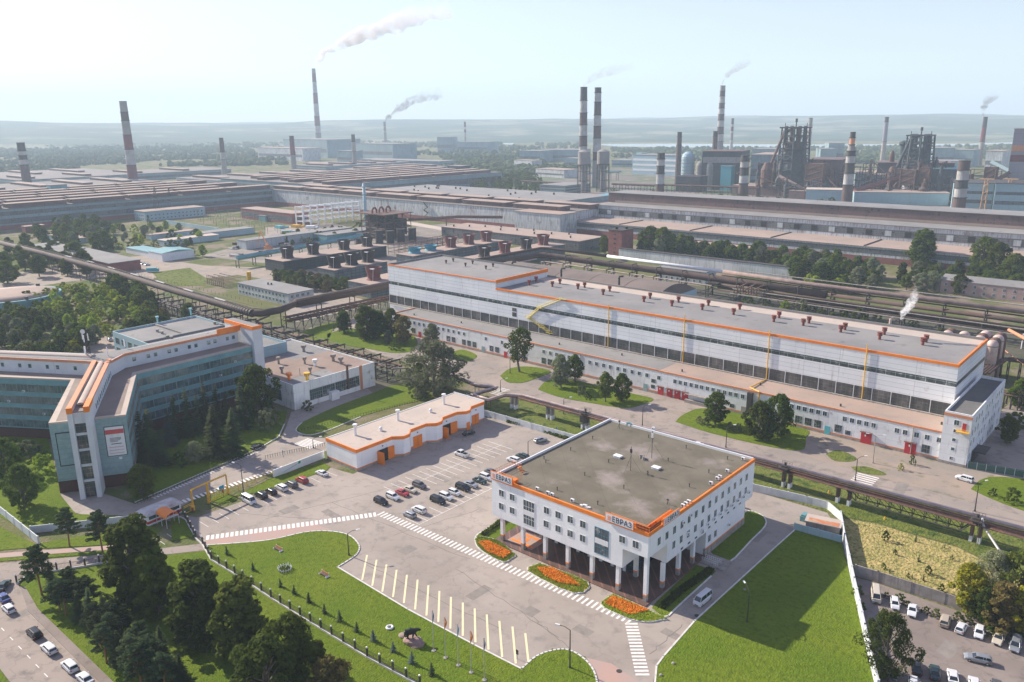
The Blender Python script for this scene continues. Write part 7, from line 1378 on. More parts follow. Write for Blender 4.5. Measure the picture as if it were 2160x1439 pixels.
for a in [('pi',147,1153,1072,'pine with dark open crown before the white wall, leftmost on the footpath'),('pi',217,1166,1078,'pine with orange trunk right of the other pine on the footpath verge'),
 ('pi',89,1256,1152,'pine with bare reddish trunk at the street corner'),
 ('tb',295,1279,1098,'tallest dark birch, farthest left in the grove by the fence',m_leafd,1.15),('ta',334,1302,1158,'slim birch with whitish limbs right of the tallest grove tree',m_leaf,1.2),
 ('tb',430,1345,1190,'broad dark tree in the middle of the grove by the fence',m_leafd,1.35),('ta',512,1392,1226,'birch touching the black fence, right of the broad middle tree',m_leafd,1.35),
 ('rc',618,1456,1300,'big olive-green round tree at the bottom edge beside the fence',m_leaf,0.9),('rc',700,1500,1388,'brownish green tree cut by the bottom edge below the fence',m_leafo,0.9),('rb',672,1410,1352,'small bright tree between the olive tree and the fence',m_leaf,1.0),('rc',570,1520,1350,'dark tree cut by the bottom edge left of the olive tree',m_leafd,1.0),
 ('rc',52,1068,980,'round dark tree on the bright lawn left of the teal tower',m_leafd,0.9),('rc',12,1005,925,'tree at the left edge below the teal wing',m_leaf,1.0),('bb',88,1000,960,'bright bush against the left side of the teal tower',m_leafb,1.0),('bb',60,965,930,'pale bush under the teal wing windows at the left',m_leafw,1.3),('bb',20,960,928,'dark bush under the teal wing at the left edge',m_leafd,1.3),
 ('rc',302,1052,980,'dark round tree on the lawn right of the teal tower',m_leafd,0.95),('sb',458,965,848,'broadest full spruce on the shaded lawn, left of its twin',m_leafd and None,1.15),('sb',497,962,856,'broad full spruce, right twin at the end of the shaded lawn',None,1.15),
 ('sa',362,940,866,'bluish spruce with drooping tiers on the shaded lawn',m_needleb,1.5),('sa',375,925,826,'tall slim dark spruce, leftmost of the tall row by the teal wing',None,1.15),('sa',400,920,816,'tall dark spruce, second of the row by the teal wing',None,1.2),('sa',422,915,828,'tall dark spruce, third of the row by the teal wing',None,1.1),('sa',438,908,800,'tallest spruce in the row by the teal wing',None,1.15),('sa',462,900,806,'tall spruce right of the tallest one by the teal wing',None,1.1),('sb',482,898,822,'wide spruce behind the twin spruces',None,0.9),('sa',513,905,802,'tall spruce at the right end of the row, near the dark tree',None,1.2),
 ('sa',325,985,858,'darkest slim conifer at the left end of the shaded lawn',None,1.3),('sa',305,975,862,'dark conifer right against the side of the teal tower',None,1.2),('sb',342,975,905,'dark conifer under the blue spruce',None,1.2),('rc',330,970,920,'dark rounded tree in the shade behind the round lawn tree',m_leafo,0.9),
 ('wi',412,975,932,'silver-leaved willow bush in front of the spruces',m_leafw,1.0),('bb',378,985,955,'dark bush left of the silver willow bush',m_leafd,1.0),('rc',546,880,770,'dark full tree at the left corner of the workshop',m_leafd,0.9),('bb',565,905,862,'pale round shrub below the workshop windows',m_leafw,0.9),('bb',582,885,865,'shrub by the kerb at the workshop corner',m_leaf,0.9),('bb',649,866,845,'dark shrub against the workshop front wall',m_leafd,0.9),
 ('wi',916,834,722,'huge round willow between the workshop and the garages',m_leafw,1.3),('rb',912,745,683,'pale round tree behind the huge willow',m_leafw,1.0),('bb',879,838,803,'grey-green shrub at the foot of the huge willow',m_leafw,0.8),('rb',940,820,770,'dark tree merged with the right side of the huge willow',m_leafd,0.8),('rc',890,815,760,'dark tree inside the left side of the huge willow',m_leafd,0.8),
 ('ta',726,702,655,'slim dark tree standing alone on the grass before the pipe rack',m_leafd,1.5),('tb',775,714,645,'dark tree pair left of the brown tree by the annex',m_leafd,1.4),('ta',800,712,656,'narrow dark tree in the middle of the group by the annex',m_leafd,1.5),('rb',828,712,652,'dark crown in front of the annex left end',m_leafd,1.1),('rb',852,726,668,'brownish tree hiding the left end of the annex',m_leafo,1.1),('rb',819,726,697,'small round willow on the grass before the dark group',m_leafw,1.1),('bb',832,737,720,'low shrub on the grass by the path, left of the annex',m_leaf,1.2),
 ('op',1096,785,694,'tall loose tree in front of the annex, left of the yellow stair',m_leaf,1.0),('rb',1183,818,750,'pale leafed tree, left of the pair before the annex',m_leafw,1.0),('ra',1213,808,749,'greener tree, right of the pair before the annex',m_leaf,0.9),('ra',1277,848,786,'darker tree, left of the pair on the second road lawn',m_leaf,0.8),('rc',1311,846,788,'round full tree, right of the pair on the second road lawn',m_leaf,0.85),
 ('bb',1228,834,812,'light shrub on the road lawn between two tree pairs',m_leafw,0.8),('bb',1242,842,830,'dark shrub on the road lawn beside the light shrub',m_leafd,0.9),('rb',1508,896,828,'arched light green tree on the third road lawn',m_leaf,1.2),('bb',1489,898,880,'shrub at the left foot of the arched tree',m_leafw,0.9),('bb',1475,893,878,'small shrub farther left of the arched tree',m_leafw,0.8),
 ('rc',1600,925,848,'big dark tree before the annex, left part of the clump',m_leafd,0.95),('rc',1640,918,832,'big dark tree before the annex, right part of the clump',m_leaf,0.9),('rb',1618,932,880,'lower dark tree in front of the big clump before the annex',m_leafd,0.9),('bb',1539,908,890,'grey shrub between arched tree and big clump',m_leafw,0.7),('bb',1557,912,893,'grey shrub nearest the big clump',m_leafw,0.7),('bb',1900,992,978,'bush on the bare ground before the second red gate',m_leafb,0.7),('bb',1924,980,960,'tall weed bush at the annex wall right of the red gate',m_leaf,0.5),
 ('wi',1866,1425,1292,'dark round willow leaning over the wall by the car park',m_leafd,0.75),('wi',2085,1275,1165,'silvery willow at the edge of the dry field',m_leafw,0.75),('rb',2040,1292,1192,'bright yellow-green tree beside the silvery willow',m_leafy,1.0),('tb',2108,1330,1232,'olive tree with yellowing top above the concrete wall',m_leafo,1.3),('rc',2150,1290,1165,'dark tree behind the olive one at the right edge',m_leafd,1.0),('rb',2150,1335,1240,'yellowish shrubby tree at the right edge above the wall',m_leafy,1.2),('rc',2075,1315,1240,'dark tree between yellow and olive trees',m_leafd,0.9),
 ('rb',2125,935,880,'dark tree in the shade beyond the lane at the right',m_leafd,1.2),('bb',2140,900,870,'bush on the grass strip right of the tower block',m_leaf,1.3),('rc',2150,860,800,'bushy tree right of the pipe bundle',m_leaf,1.0),('bb',2135,1060,1030,'small bush on the grass by the road at the right edge',m_leaf,0.8),('bb',2094,1046,1030,'low bush near the lamp at the right road lawn',m_leafd,0.8),
 ('ta',1942,566,484,'tall pale poplar towering before the right mill aisle',m_leaf,1.5),('rb',2068,580,500,'tall full tree right of the poplar before the mill aisle',m_leaf,1.1),('rb',2100,590,512,'tree with uneven top right of the full tree',m_leaf,1.1),('rc',2135,606,535,'dark tree at the right end of the mill tree line',m_leafd,1.0),('ra',1370,535,478,'twin-topped tree right of the brick lift tower',m_leaf,1.2),('ra',1398,538,480,'leaning tree right of the twin-topped one',m_leaf,1.1),('rb',1275,535,497,'tree filling the gap left of the brick lift tower',m_leaf,1.1),
 ('ra',1725,520,492,'yellowing tree poking above the mill tree line',m_leafy,0.8),('bb',1690,664,632,'silver bush behind the hall roof by the pipes',m_leafw,1.0),('bb',1655,662,635,'yellow-green bush left of the silver bush behind the hall',m_leafb,0.8),('ba',1810,680,650,'dark bush behind the hall roof near the steam pipe',m_leafd,1.0)]: tree(*a)
for i, (x, y, h) in enumerate([(592,1239,2.4),(621,1254,2.6),(652,1272,2.8),(685,1295,2.6),(717,1312,3.0),(753,1334,2.6),(788,1354,3.0),(830,1376,2.6),(869,1400,3.0),(911,1425,3.0),(479,1171,2.6),(534,1204,2.4)]):
    plant('sl', x, y, h, ['dark little spruce nearest the wheel planter','second little spruce from the wheel planter along the fence','third little spruce along the fence','fourth little spruce, midway along the fence','fifth little spruce, midway along the fence','small dark spruce left of the bluish one','bluish little spruce left of the bear rock','bluish little spruce below the bear rock','little spruce between bear rock and bottom edge','little spruce nearest the bottom edge of the lawn','lone little spruce near the footpath end of the lawn','lone little spruce left of the wheel planter'][i], m_needleb if i in (6,7,8) else None, 1.0)
for i, (x, y) in enumerate([(112,1245),(128,1290),(152,1268),(170,1310),(188,1292),(205,1345),(224,1322),(240,1375),(262,1350),(275,1402),(300,1385),(322,1428),(345,1402),(350,1460),(300,1450),(385,1450),(140,1300),(162,1290),(196,1318),(214,1365),(250,1350),(255,1400),(285,1425),(312,1405),(330,1450),(225,1400)]):
    plant('pi' if i % 3 else 'sb', x, y, R.uniform(7,9.5), 'dark young pine in the thick row between the street and the birch grove', None, R.uniform(1.0,1.35), 'young pines beside the street')
for i, (x, y) in enumerate([(990,245),(1245,255),(1070,365),(1270,425),(975,485),(1025,515),(1350,530),(1310,585),(1460,680),(1215,560),(1550,410),(1490,310),(1180,560)]):
    plant('sl' if i % 2 else 'ba', 1620+x/4, 1079+y/4, [2.6,2.0,1.4,2.0,1.5,1.3,2.2,1.8,2.0,1.2,1.2,1.2,1.2][i], 'small dark sapling scattered over the dry mown field', m_leafd if not i % 2 else None, 0.8, 'saplings on the dry field')
for x, y in [(1000,725),(1110,770),(1180,800),(1330,860),(1420,885),(1600,915),(1690,950),(1860,1040),(2040,985),(790,830),(760,700),(2110,1060)]:
    plant('bb', 1620+x/4, 1079+y/4, R.uniform(1.2,2.2), 'weedy green bush at the foot of the walls round the car park', m_leaf, 1.0, 'weeds along the car park walls')
def inpoly(x, y, poly):
    r = False
    for i in range(len(poly)):
        a, b = poly[i], poly[i-1]
        if (a[1] > y) != (b[1] > y) and x < (b[0]-a[0])*(y-a[1])/(b[1]-a[1])+a[0]: r = not r
    return r
def belt(poly, n, hr, types, label, group, wk=(1.0,1.3)):
    P = [(q.x, q.y) for q in px(poly)]; xs = [p[0] for p in P]; ys = [p[1] for p in P]; pts = []; tries = 0
    A = abs(sum(P[i][0]*P[i-1][1]-P[i-1][0]*P[i][1] for i in range(len(P))))/2; dm = 0.62*math.sqrt(A/n)
    while len(pts) < n and tries < 20000:
        tries += 1; x, y = R.uniform(min(xs), max(xs)), R.uniform(min(ys), max(ys))
        if inpoly(x, y, P) and all((x-a)**2+(y-b)**2 > dm*dm for a, b in pts):
            pts.append((x, y)); t, m_ = R.choice(types); plant(t, 0, 0, R.uniform(*hr), label, m_, R.uniform(*wk), group, (x, y))
D_T = [('ra',m_leafd),('rc',m_leafd),('rb',m_leafd),('rc',m_leaf)]; M_T = [('ra',m_leaf),('rc',m_leaf),('rb',m_leaf),('tb',m_leafd),('rb',m_leafw)]; B_T = [('bb',m_leafb),('ba',m_leafb),('bb',m_leaf),('rb',m_leafb)]
belt([(1335,540),(1430,528),(1560,545),(1720,560),(1860,590),(1850,620),(1700,600),(1560,560),(1450,548)], 78, (9,15), M_T, 'tree in the thick belt between the right mill and the brown pipes', 'belt of trees below the right mill')
belt([(1870,605),(1920,580),(2000,585),(2100,600),(2160,612),(2160,630),(1990,620),(1890,625)], 28, (9,13), M_T, 'tree in the belt at the right, behind the brick house', 'belt of trees behind the brick house')
belt([(1690,598),(1770,600),(1820,625),(1720,615)], 12, (6,8), [('rc',m_leafb),('rc',m_leaf)], 'bright low tree hugging the brown pipes below the mill', 'bright trees by the pipes')
belt([(1560,655),(1640,670),(1900,712),(1990,725),(1985,700),(1700,640),(1570,632)], 22, (3,6), [('bb',m_leafd),('ba',m_leaf),('bb',m_leaf)], 'bush in the dark strip under the pipes behind the hall', 'bushes under the pipes')
belt([(-20,530),(90,520),(185,560),(215,590),(150,600),(60,600),(-20,610)], 24, (11,16), D_T, 'dark tree in the wood below the gas main at the far left', 'dark wood at the far left')
belt([(60,640),(140,612),(215,610),(275,650),(310,690),(250,712),(150,700),(80,672)], 80, (4.5,7.5), B_T, 'bright green bushy sapling in the thicket right of the domed tank', 'bright thicket right of the domed tank')
belt([(-20,655),(60,672),(140,705),(210,722),(180,742),(-20,745)], 42, (6,10), D_T+M_T, 'dark tree in the band between thicket and teal office', 'dark trees behind the teal office')
belt([(215,605),(250,602),(300,640),(355,672),(330,690),(260,655)], 18, (10,14), [('tb',m_leaf),('tb',m_leafd),('rb',m_leaf)], 'tall narrow tree in the row along the near side of the gas main', 'tall trees along the gas main')
belt([(290,700),(330,688),(375,690),(400,672),(420,668),(330,715),(280,722)], 14, (8,12), D_T+[('rb',m_leafo)], 'tree close behind the canteen block with the grey roof', 'trees behind the canteen block')
belt([(165,745),(100,752),(10,752),(20,742),(170,738)], 12, (4,6), [('bb',m_leafy),('bb',m_leafw),('bb',m_leaf)], 'light bush right behind the orange-edged roof of the teal office', 'light bushes behind the teal roof')
belt([(60,500),(150,478),(235,478),(235,530),(160,545),(110,535)], 40, (9,15), M_T+D_T, 'hazy tree in the grove between left mill and gas main', 'grove before the left mill')
belt([(240,480),(330,478),(420,500),(430,545),(340,520),(260,540),(235,510)], 36, (5,10), M_T+B_T, 'yellow-green tree or bush among the small sheds, middle left', 'bushes among the small sheds')
belt([(575,588),(640,592),(700,602),(742,606),(738,618),(660,618),(580,605)], 26, (6,8.5), [('rc',m_leaf),('rb',m_leaf),('rc',m_leafo)], 'olive tree in the row before the grey cooling block', 'olive trees before the cooling block')
belt([(590,505),(700,490),(760,488),(762,500),(680,512),(600,520)], 30, (4,9), B_T+M_T, 'bush in the green strip behind the storage yard', 'bushes behind the storage yard')
belt([(985,372),(1130,375),(1150,400),(1120,422),(1040,420),(990,400)], 80, (11,17), [('fa',m_leafd),('fb',m_leaf),('fa',m_leaf)], 'hazy tree in the big wood between the mills and the water towers', 'wood left of the water towers')
belt([(1150,395),(1215,392),(1215,405),(1150,410)], 14, (7,11), [('fa',m_leafd),('fb',m_leaf)], 'hazy tree just left of the water tower legs', 'trees left of the water tower legs')
belt([(1285,405),(1390,412),(1385,420),(1290,415)], 14, (6,9), [('fa',m_leafd)], 'hazy tree before the striped blue works block', 'trees before the striped block')
belt([(1470,425),(1640,428),(1700,440),(1600,440),(1480,434)], 36, (7,12), [('fa',m_leafd),('fb',m_leafd)], 'hazy tree at the foot of the stoves and furnaces', 'trees below the furnaces')
belt([(1720,438),(1765,438),(1765,446),(1720,446)], 5, (9,13), [('fa',m_leafd)], 'small hazy tree before the pale blue flat hall', 'trees before the flat hall')
# the far woods: one mass
def woodland(poly, n, hr, seed):
    rr = random.Random(seed); P = [(q.x, q.y) for q in px(poly)]; xs = [p[0] for p in P]; ys = [p[1] for p in P]; mb = MB(); k = 0
    while k < n:
        x, y = rr.uniform(min(xs), max(xs)), rr.uniform(min(ys), max(ys))
        if not inpoly(x, y, P): continue
        k += 1
        if noise.noise(Vector((x/260, y/260, seed))) < -0.12: continue
        h = rr.uniform(*hr); w_ = h*rr.uniform(0.5,1.1); a = rr.uniform(0, PI); b = len(mb.v); n0 = 5
        for z, q in ((0,0.8),(h*0.45,1.0),(h*0.8,0.72),(h,0.15)):
            for j in range(n0): an = a+j*2*PI/n0+rr.uniform(-.3,.3); r = w_*q*rr.uniform(0.7,1.15); mb.v.append(Vector((x+math.cos(an)*r, y+math.sin(an)*r, z*rr.uniform(0.9,1.1)-0.3)))
        for lv in range(3):
            for j in range(n0): mb.f.append([b+lv*n0+j, b+lv*n0+(j+1)%n0, b+(lv+1)*n0+(j+1)%n0, b+(lv+1)*n0+j]); mb.m.append(0)
    tag(mb.build('woodland', m_farw), kind='stuff')
m_farw = mat('far_woodland', (0.05,0.08,0.03), 0.95, (0.09,0.11,0.04), 0.01, c3=(0.03,0.05,0.022), scale3=0.2, spec=0.1)
woodland([(-40,322),(500,316),(620,330),(600,350),(300,352),(150,362),(-40,372)], 2600, (6,14), 1)
woodland([(-40,300),(560,298),(900,303),(1230,306),(1240,332),(900,330),(560,318),(-40,324)], 3400, (8,16), 2)
woodland([(930,330),(1230,332),(1232,392),(1130,375),(985,372),(940,360)], 1500, (8,14), 3)
woodland([(1290,315),(1600,314),(2160,309),(2160,345),(1700,345),(1300,345)], 2200, (6,13), 4)
woodland([(640,350),(900,352),(975,362),(980,392),(930,378),(870,362),(650,360)], 700, (6,11), 5)
for p_ in TP.values(): kill(p_)
for r_, o_, p_ in PROTOS+[AC]: kill(r_)
# ---------------------------------------------------------------- vehicles
m_paintw = mat('car_paint', (0.62,0.63,0.64), 0.28, spec=0.6)
PAINT = dict(white=m_paintw, black=mat('car_paint_black', (0.012,0.013,0.016), 0.25, spec=0.6), grey=mat('car_paint_grey', (0.09,0.09,0.095), 0.3, spec=0.6), silver=mat('car_paint_silver', (0.36,0.38,0.40), 0.3, metal=0.5),
             red=mat('car_paint_red', (0.36,0.03,0.035), 0.3, spec=0.6), cream=mat('car_paint_cream', (0.50,0.45,0.36), 0.3, spec=0.6), blue=mat('car_paint_blue', (0.03,0.06,0.22), 0.3, spec=0.6), green=mat('car_paint_dark_green', (0.02,0.045,0.045), 0.25, spec=0.6), beige=mat('car_paint_beige', (0.40,0.34,0.27), 0.35))
m_cglass = mat('car_glass', (0.015,0.022,0.026), 0.06, spec=0.9); m_head = mat('headlamp_glass', (0.75,0.77,0.78), 0.15); m_tail = mat('tail_lamp_red', (0.35,0.01,0.01), 0.3); m_rim = mat('wheel_rim', (0.45,0.45,0.46), 0.35, metal=0.6)
def car_proto(kind):
    P = dict(sedan=(4.6,1.78,.62,.95,1.0,1.45,(.95,.25,-1.0,-1.65)), suv=(4.6,1.85,.72,1.05,1.12,1.68,(1.05,.55,-1.95,-2.2)), hatch=(4.1,1.72,.62,.95,1.0,1.5,(1.05,.4,-1.6,-1.95)), minivan=(4.9,1.85,.7,1.05,1.12,1.78,(1.5,.75,-2.15,-2.38)), wagon=(4.7,1.8,.62,.95,1.02,1.5,(1.0,.35,-1.95,-2.25)), van=(5.2,1.88,.85,1.2,1.25,2.15,(2.35,1.75,-2.45,-2.56)), pickup=(5.2,2.0,.75,1.1,1.15,1.95,(1.55,.95,-.35,-.45)))[kind]
    L, Wd, hn, hb, bz, rz, (a, b, c, d) = P; w_ = Wd/2; x0, x1 = -L/2, L/2; root = bpy.data.objects.new('car', None); col.objects.link(root); mb = MB(); zr = 0.26
    bk = bz if kind in ('suv','hatch','minivan','wagon','van') else hb
    if kind == 'pickup': bk = 0.95
    st = [(x0,.80,zr+.12,bk-.12),(x0+.12,.93,zr,bk-.03),(x0+.8,1.0,zr-.04,bk),(d,1.0,zr-.04,bk if kind != 'pickup' else .95),(min(a,d+0.01)+.01,1.0,zr-.04,bz),(0,1.0,zr-.04,bz),(a,1.0,zr-.04,bz),(a+(x1-a)*.55,.985,zr-.02,hb),(x1-.15,.92,zr,hn+.14),(x1,.76,zr+.12,hn)]
    rings = []
    for x, k, z0, z1 in st: rings.append([(x,-w_*k*.92,z0),(x,-w_*k,z0+.2),(x,-w_*k*.99,z1-.14),(x,-w_*k*.86,z1),(x,w_*k*.86,z1),(x,w_*k*.99,z1-.14),(x,w_*k,z0+.2),(x,w_*k*.92,z0)])
    n = 8; mb.add([v for r in rings for v in r], [(i*n+j,i*n+(j+1)%n,(i+1)*n+(j+1)%n,(i+1)*n+j) for i in range(len(rings)-1) for j in range(n)]+[tuple(range(n))[::-1], tuple((len(rings)-1)*n+j for j in range(n))])
    t0 = .80; base = [(a,.86),(b,t0),(c,t0),(d,.86)]
    g = MB(); g.add([(a,-w_*.84,bz-.02),(d,-w_*.84,bz-.02),(d,w_*.84,bz-.02),(a,w_*.84,bz-.02),(b,-w_*.7,rz-.05),(c,-w_*.7,rz-.05),(c,w_*.7,rz-.05),(b,w_*.7,rz-.05)], [(0,1,5,4),(1,2,6,5),(2,3,7,6),(3,0,4,7),(4,5,6,7)])
    rf = [(b+.04,.72,rz-.05),(b-.25,.70,rz),(c+.2,.70,rz),(c-.05,.72,rz-.05)]; vs = []
    for x, k, z in rf: vs += [(x,-w_*k-.02,z-.03),(x,-w_*k*.85,z+.03),(x,w_*k*.85,z+.03),(x,w_*k+.02,z-.03)]
    mb.add(vs, [(i*4+j,i*4+j+1,(i+1)*4+j+1,(i+1)*4+j) for i in range(3) for j in range(3)]+[(0,3,2,1),(12,13,14,15)])
    for s2 in (-1, 1):                                     # roof pillars
        for xa, xb in ((a,b),(d,c)): mb.path([(xa,s2*w_*.845,bz-.02),(xb,s2*w_*.71,rz-.04)],.05,4)
        xm = (b+c)/2 if kind != 'pickup' else c+.1; mb.path([(xm,s2*w_*.85,bz-.02),(xm,s2*w_*.715,rz-.04)],.045,4)
        mb.box(a-.35,s2*(w_+.09)-.09,bz-.02,a-.18,s2*(w_+.09)+.09,bz+.14)
    if kind in ('minivan','van','suv','wagon'):
        for s2 in (-1,1): xm = c+.75; mb.path([(xm,s2*w_*.85,bz-.02),(xm,s2*w_*.715,rz-.04)],.05,4)
    if kind == 'pickup': mb.box(x0,-w_,.95,x0+.08,w_,1.35).box(x0+.08,-w_,.95,d-.1,-w_+.08,1.35).box(x0+.08,w_-.08,.95,d-.1,w_,1.35)
    mb.build('body', m_paintw, root, local=True, smooth=False); g.build('windows', m_cglass, root, local=True)
    if kind == 'pickup': MB().box(x0+.08,-w_+.08,.96,d-.1,w_-.08,1.0).build('load_bed', m_dark, root, local=True)
    rw = .33 if kind != 'hatch' else .31
    for x in (x0+.85, x1-.88):
        for s2 in (-1, 1):
            y = s2*(w_-.1); t_ = MB().path([(x,y-.11,rw),(x,y+.11,rw)],rw,14).build('wheel', m_tire, root, local=True); MB().path([(x,y+s2*.10,rw),(x,y+s2*.125,rw)],rw*.6,10).build('rim', m_rim, t_, local=True)
    for s2 in (-1, 1):
        MB().box(x1-.16,s2*w_*.66-.17,hn-.12,x1-.0,s2*w_*.66+.17,hn+.04).build('headlight', m_head, root, local=True)
        MB().box(x0-.01,s2*w_*.72-.12,bk-.38,x0+.1,s2*w_*.72+.12,bk-.12).build('tail_light', m_tail, root, local=True)
    MB().box(x1-.1,-w_*.4,.38,x1+.01,w_*.4,.55).build('grille', m_black, root, local=True); return root
CP = {k: car_proto(k) for k in ('sedan','suv','hatch','minivan','wagon','van','pickup')}
def car(kind, colr, x, y, hd, label, group=None, q=None):
    p = W(x, y) if q is None else q; a = math.radians(hd) if not isinstance(hd, tuple) else heading(W(*hd[0]), W(*hd[1]))
    c = dup(CP[kind], (p.x, p.y, 0.035), a, 1.0, label, group, 'van' if kind == 'van' else ('pickup truck' if kind == 'pickup' else 'car'), {'car_paint': PAINT[colr]} if colr != 'white' else None)
    c.name = {'van':'parked_van','pickup':'pickup_truck'}.get(kind,'parked_car'); return c
g1, g2, g3, g4, g5 = 'cars parked along the lawn', 'cars in the middle bays', 'cars in the front bays', 'cars parked along the street', 'cars in the fenced car park'
for a in [('van','white',525,1060,0,'white minibus nearest the yellow gate, first in the lawn-side row',g1),('suv','black',551,1049,180,'black car right beside the white minibus',g1),('hatch','black',572,1041,180,'black compact car between the black and the white car of the lawn row',g1),('suv','white',594,1033,180,'white crossover in the middle of the lawn-side row',g1),('suv','grey',615,1026,180,'dark grey crossover left of the red one in the lawn row',g1),('suv','red',637,1017,180,'red crossover in the lawn-side row',g1),('sedan','white',679,1002,180,'white saloon parked apart, nearest the garage block',g1),
 ('suv','black',804,1062,0,'black crossover at the near end of the middle bays',g2),('suv','white',829,1052,0,'white crossover beside the red car in the middle bays',g2),('sedan','red',849,1044,0,'red saloon in the middle bays',g2),('sedan','cream',866,1037,0,'cream saloon between the red and the dark car',g2),('suv','grey',885,1028,0,'dark crossover at the far end of the middle bays',g2),
 ('hatch','silver',864,1090,180,'silver-blue hatchback, near end of the front bays',g3),('suv','white',884,1080,180,'white crossover beside the silver-blue hatchback',g3),('minivan','black',924,1060,0,'black people carrier right of the empty bay',g3),('suv','white',941,1052,0,'white car next to the black people carrier',g3),('hatch','white',959,1043,0,'second white car from the black people carrier',g3),('minivan','black',977,1033,0,'black people carrier between white and silver cars',g3),('sedan','silver',994,1026,0,'silver saloon between two dark cars',g3),('sedan','green',1012,1018,0,'dark green saloon near the office corner',g3),('suv','white',1026,1011,0,'white car half hidden by the office corner',g3),('sedan','grey',1037,1000,0,'grey car mostly hidden behind the left roof sign',g3),
 ('suv','white',1083,974,180,'white car showing above the left edge of the office roof',g3),('wagon','green',1102,966,180,'dark green estate right behind the white car above the office edge',g3),('wagon','silver',1140,932,75,'silver estate parked alone before the dark hedge',None),('pickup','white',974,962,180,'white pickup with empty bed among the empty bays',None),('sedan','black',989,917,80,'black saloon beside the open orange garage doors',None),('van','white',1482,1270,-92,'white high-roofed van driving in the shade beside the office',None),('suv','white',2034,1014,172,'white crossover on the road by the right end of the annex',None),
 ('sedan','black',543,945,100,'dark car on the west road at the edge of the spruce lawn',None)]: car(*a)
sd = ((19,1290),(148,1412))
for k, c_, x, y, rv, l in [('sedan','green',9,1240,1,'dark green car at the street corner, farthest up the street'),('sedan','blue',8,1266,0,'blue car at the left edge of the street'),('hatch','white',19,1289,0,'white hatchback behind the blue car'),('suv','black',73,1341,0,'black car with glossy rear window on the street'),('wagon','white',104,1373,0,'white estate right behind the black car on the street'),('suv','white',148,1411,0,'white crossover near the bottom end of the street'),('sedan','white',180,1437,0,'white car cut by the bottom edge on the street')]:
    car(k, c_, x, y, (sd[1], sd[0]) if not rv else ((0,1250),(20,1225)), l, g4)
for k, c_, x, y, p0, p1, l in [('van','cream',1847,1262,(1845,1240),(1849,1290),'old white van with red side stripe in the corner of the car park'),('hatch','white',1887,1279,(1885,1255),(1889,1300),'white hatchback right of the old van'),('sedan','white',1924,1293,(1927,1270),(1920,1315),'white saloon standing between wall and willow'),('suv','beige',1993,1315,(1988,1338),(2000,1290),'beige off-roader with spare wheel on its back'),('hatch','white',2027,1330,(2018,1350),(2040,1310),'white hatchback showing its rear, right of the off-roader'),('hatch','white',2065,1340,(2068,1318),(2060,1360),'white hatchback facing out in the middle of the wall row'),('wagon','cream',2106,1352,(2115,1330),(2095,1372),'cream estate car in the wall row'),('minivan','silver',2141,1366,(2148,1340),(2135,1390),'silver people carrier at the right end of the wall row'),
 ('wagon','silver',2062,1395,(2090,1400),(2035,1388),'silver estate standing across the middle of the car park'),('sedan','black',1932,1413,(1937,1438),(1930,1390),'black saloon right of the round willow'),('sedan','green',1971,1424,(1972,1445),(1970,1400),'dark green saloon right of the black one'),('sedan','white',2009,1434,(2012,1455),(2006,1415),'white saloon right of the dark green one'),('sedan','grey',1882,1430,(1884,1455),(1880,1405),'dark car with pale edges right under the willow'),('hatch','white',1926,1452,(1926,1430),(1928,1475),'pale hatchback cut by the bottom edge, under the black saloon'),('sedan','white',2054,1450,(2056,1470),(2050,1430),'white saloon cut by the bottom edge, right part of the car park'),('sedan','grey',2101,1455,(2101,1475),(2100,1435),'dark car cut by the bottom edge near the right corner')]:
    car(k, c_, x, y, (p0, p1), l, g5)
for i, (x, y, c_) in enumerate([(246,543,'silver'),(255,546,'grey'),(268,550,'grey'),(277,551,'silver'),(286,553,'white'),(295,556,'silver'),(303,558,'white'),(311,560,'white')]):
    car('sedan', c_, x, y, 100, ['silver car at the left end of the far row by the brick store','grey car second in the far row by the brick store','dark car in the middle of the far row before the green-roofed hut','silver car right of the dark one in the far row','white car right of the silver one in the far row','silver car third from the right of the far row','white car second from the right of the far row','white car at the right end of the far row'][i], 'row of cars before the green-roofed hut')
car('sedan','white',242,716,170,'white car on the bare yard beside the canteen block'); car('sedan','silver',232,719,170,'silver car left of the white one beside the canteen block')
q = W(320,574); tag(MB().bx((q.x,q.y),0.9,6.5,2.4,0.5,3).bx((q.x+2.6,q.y+3.0),0.9,2,2.3,0.5,2.5).build('lorry', mat('cyan_van',(0.08,0.36,0.42),0.5)), 'small cyan lorry standing alone on the yard before the gas main', 'lorry')
for r_ in CP.values(): kill(r_)
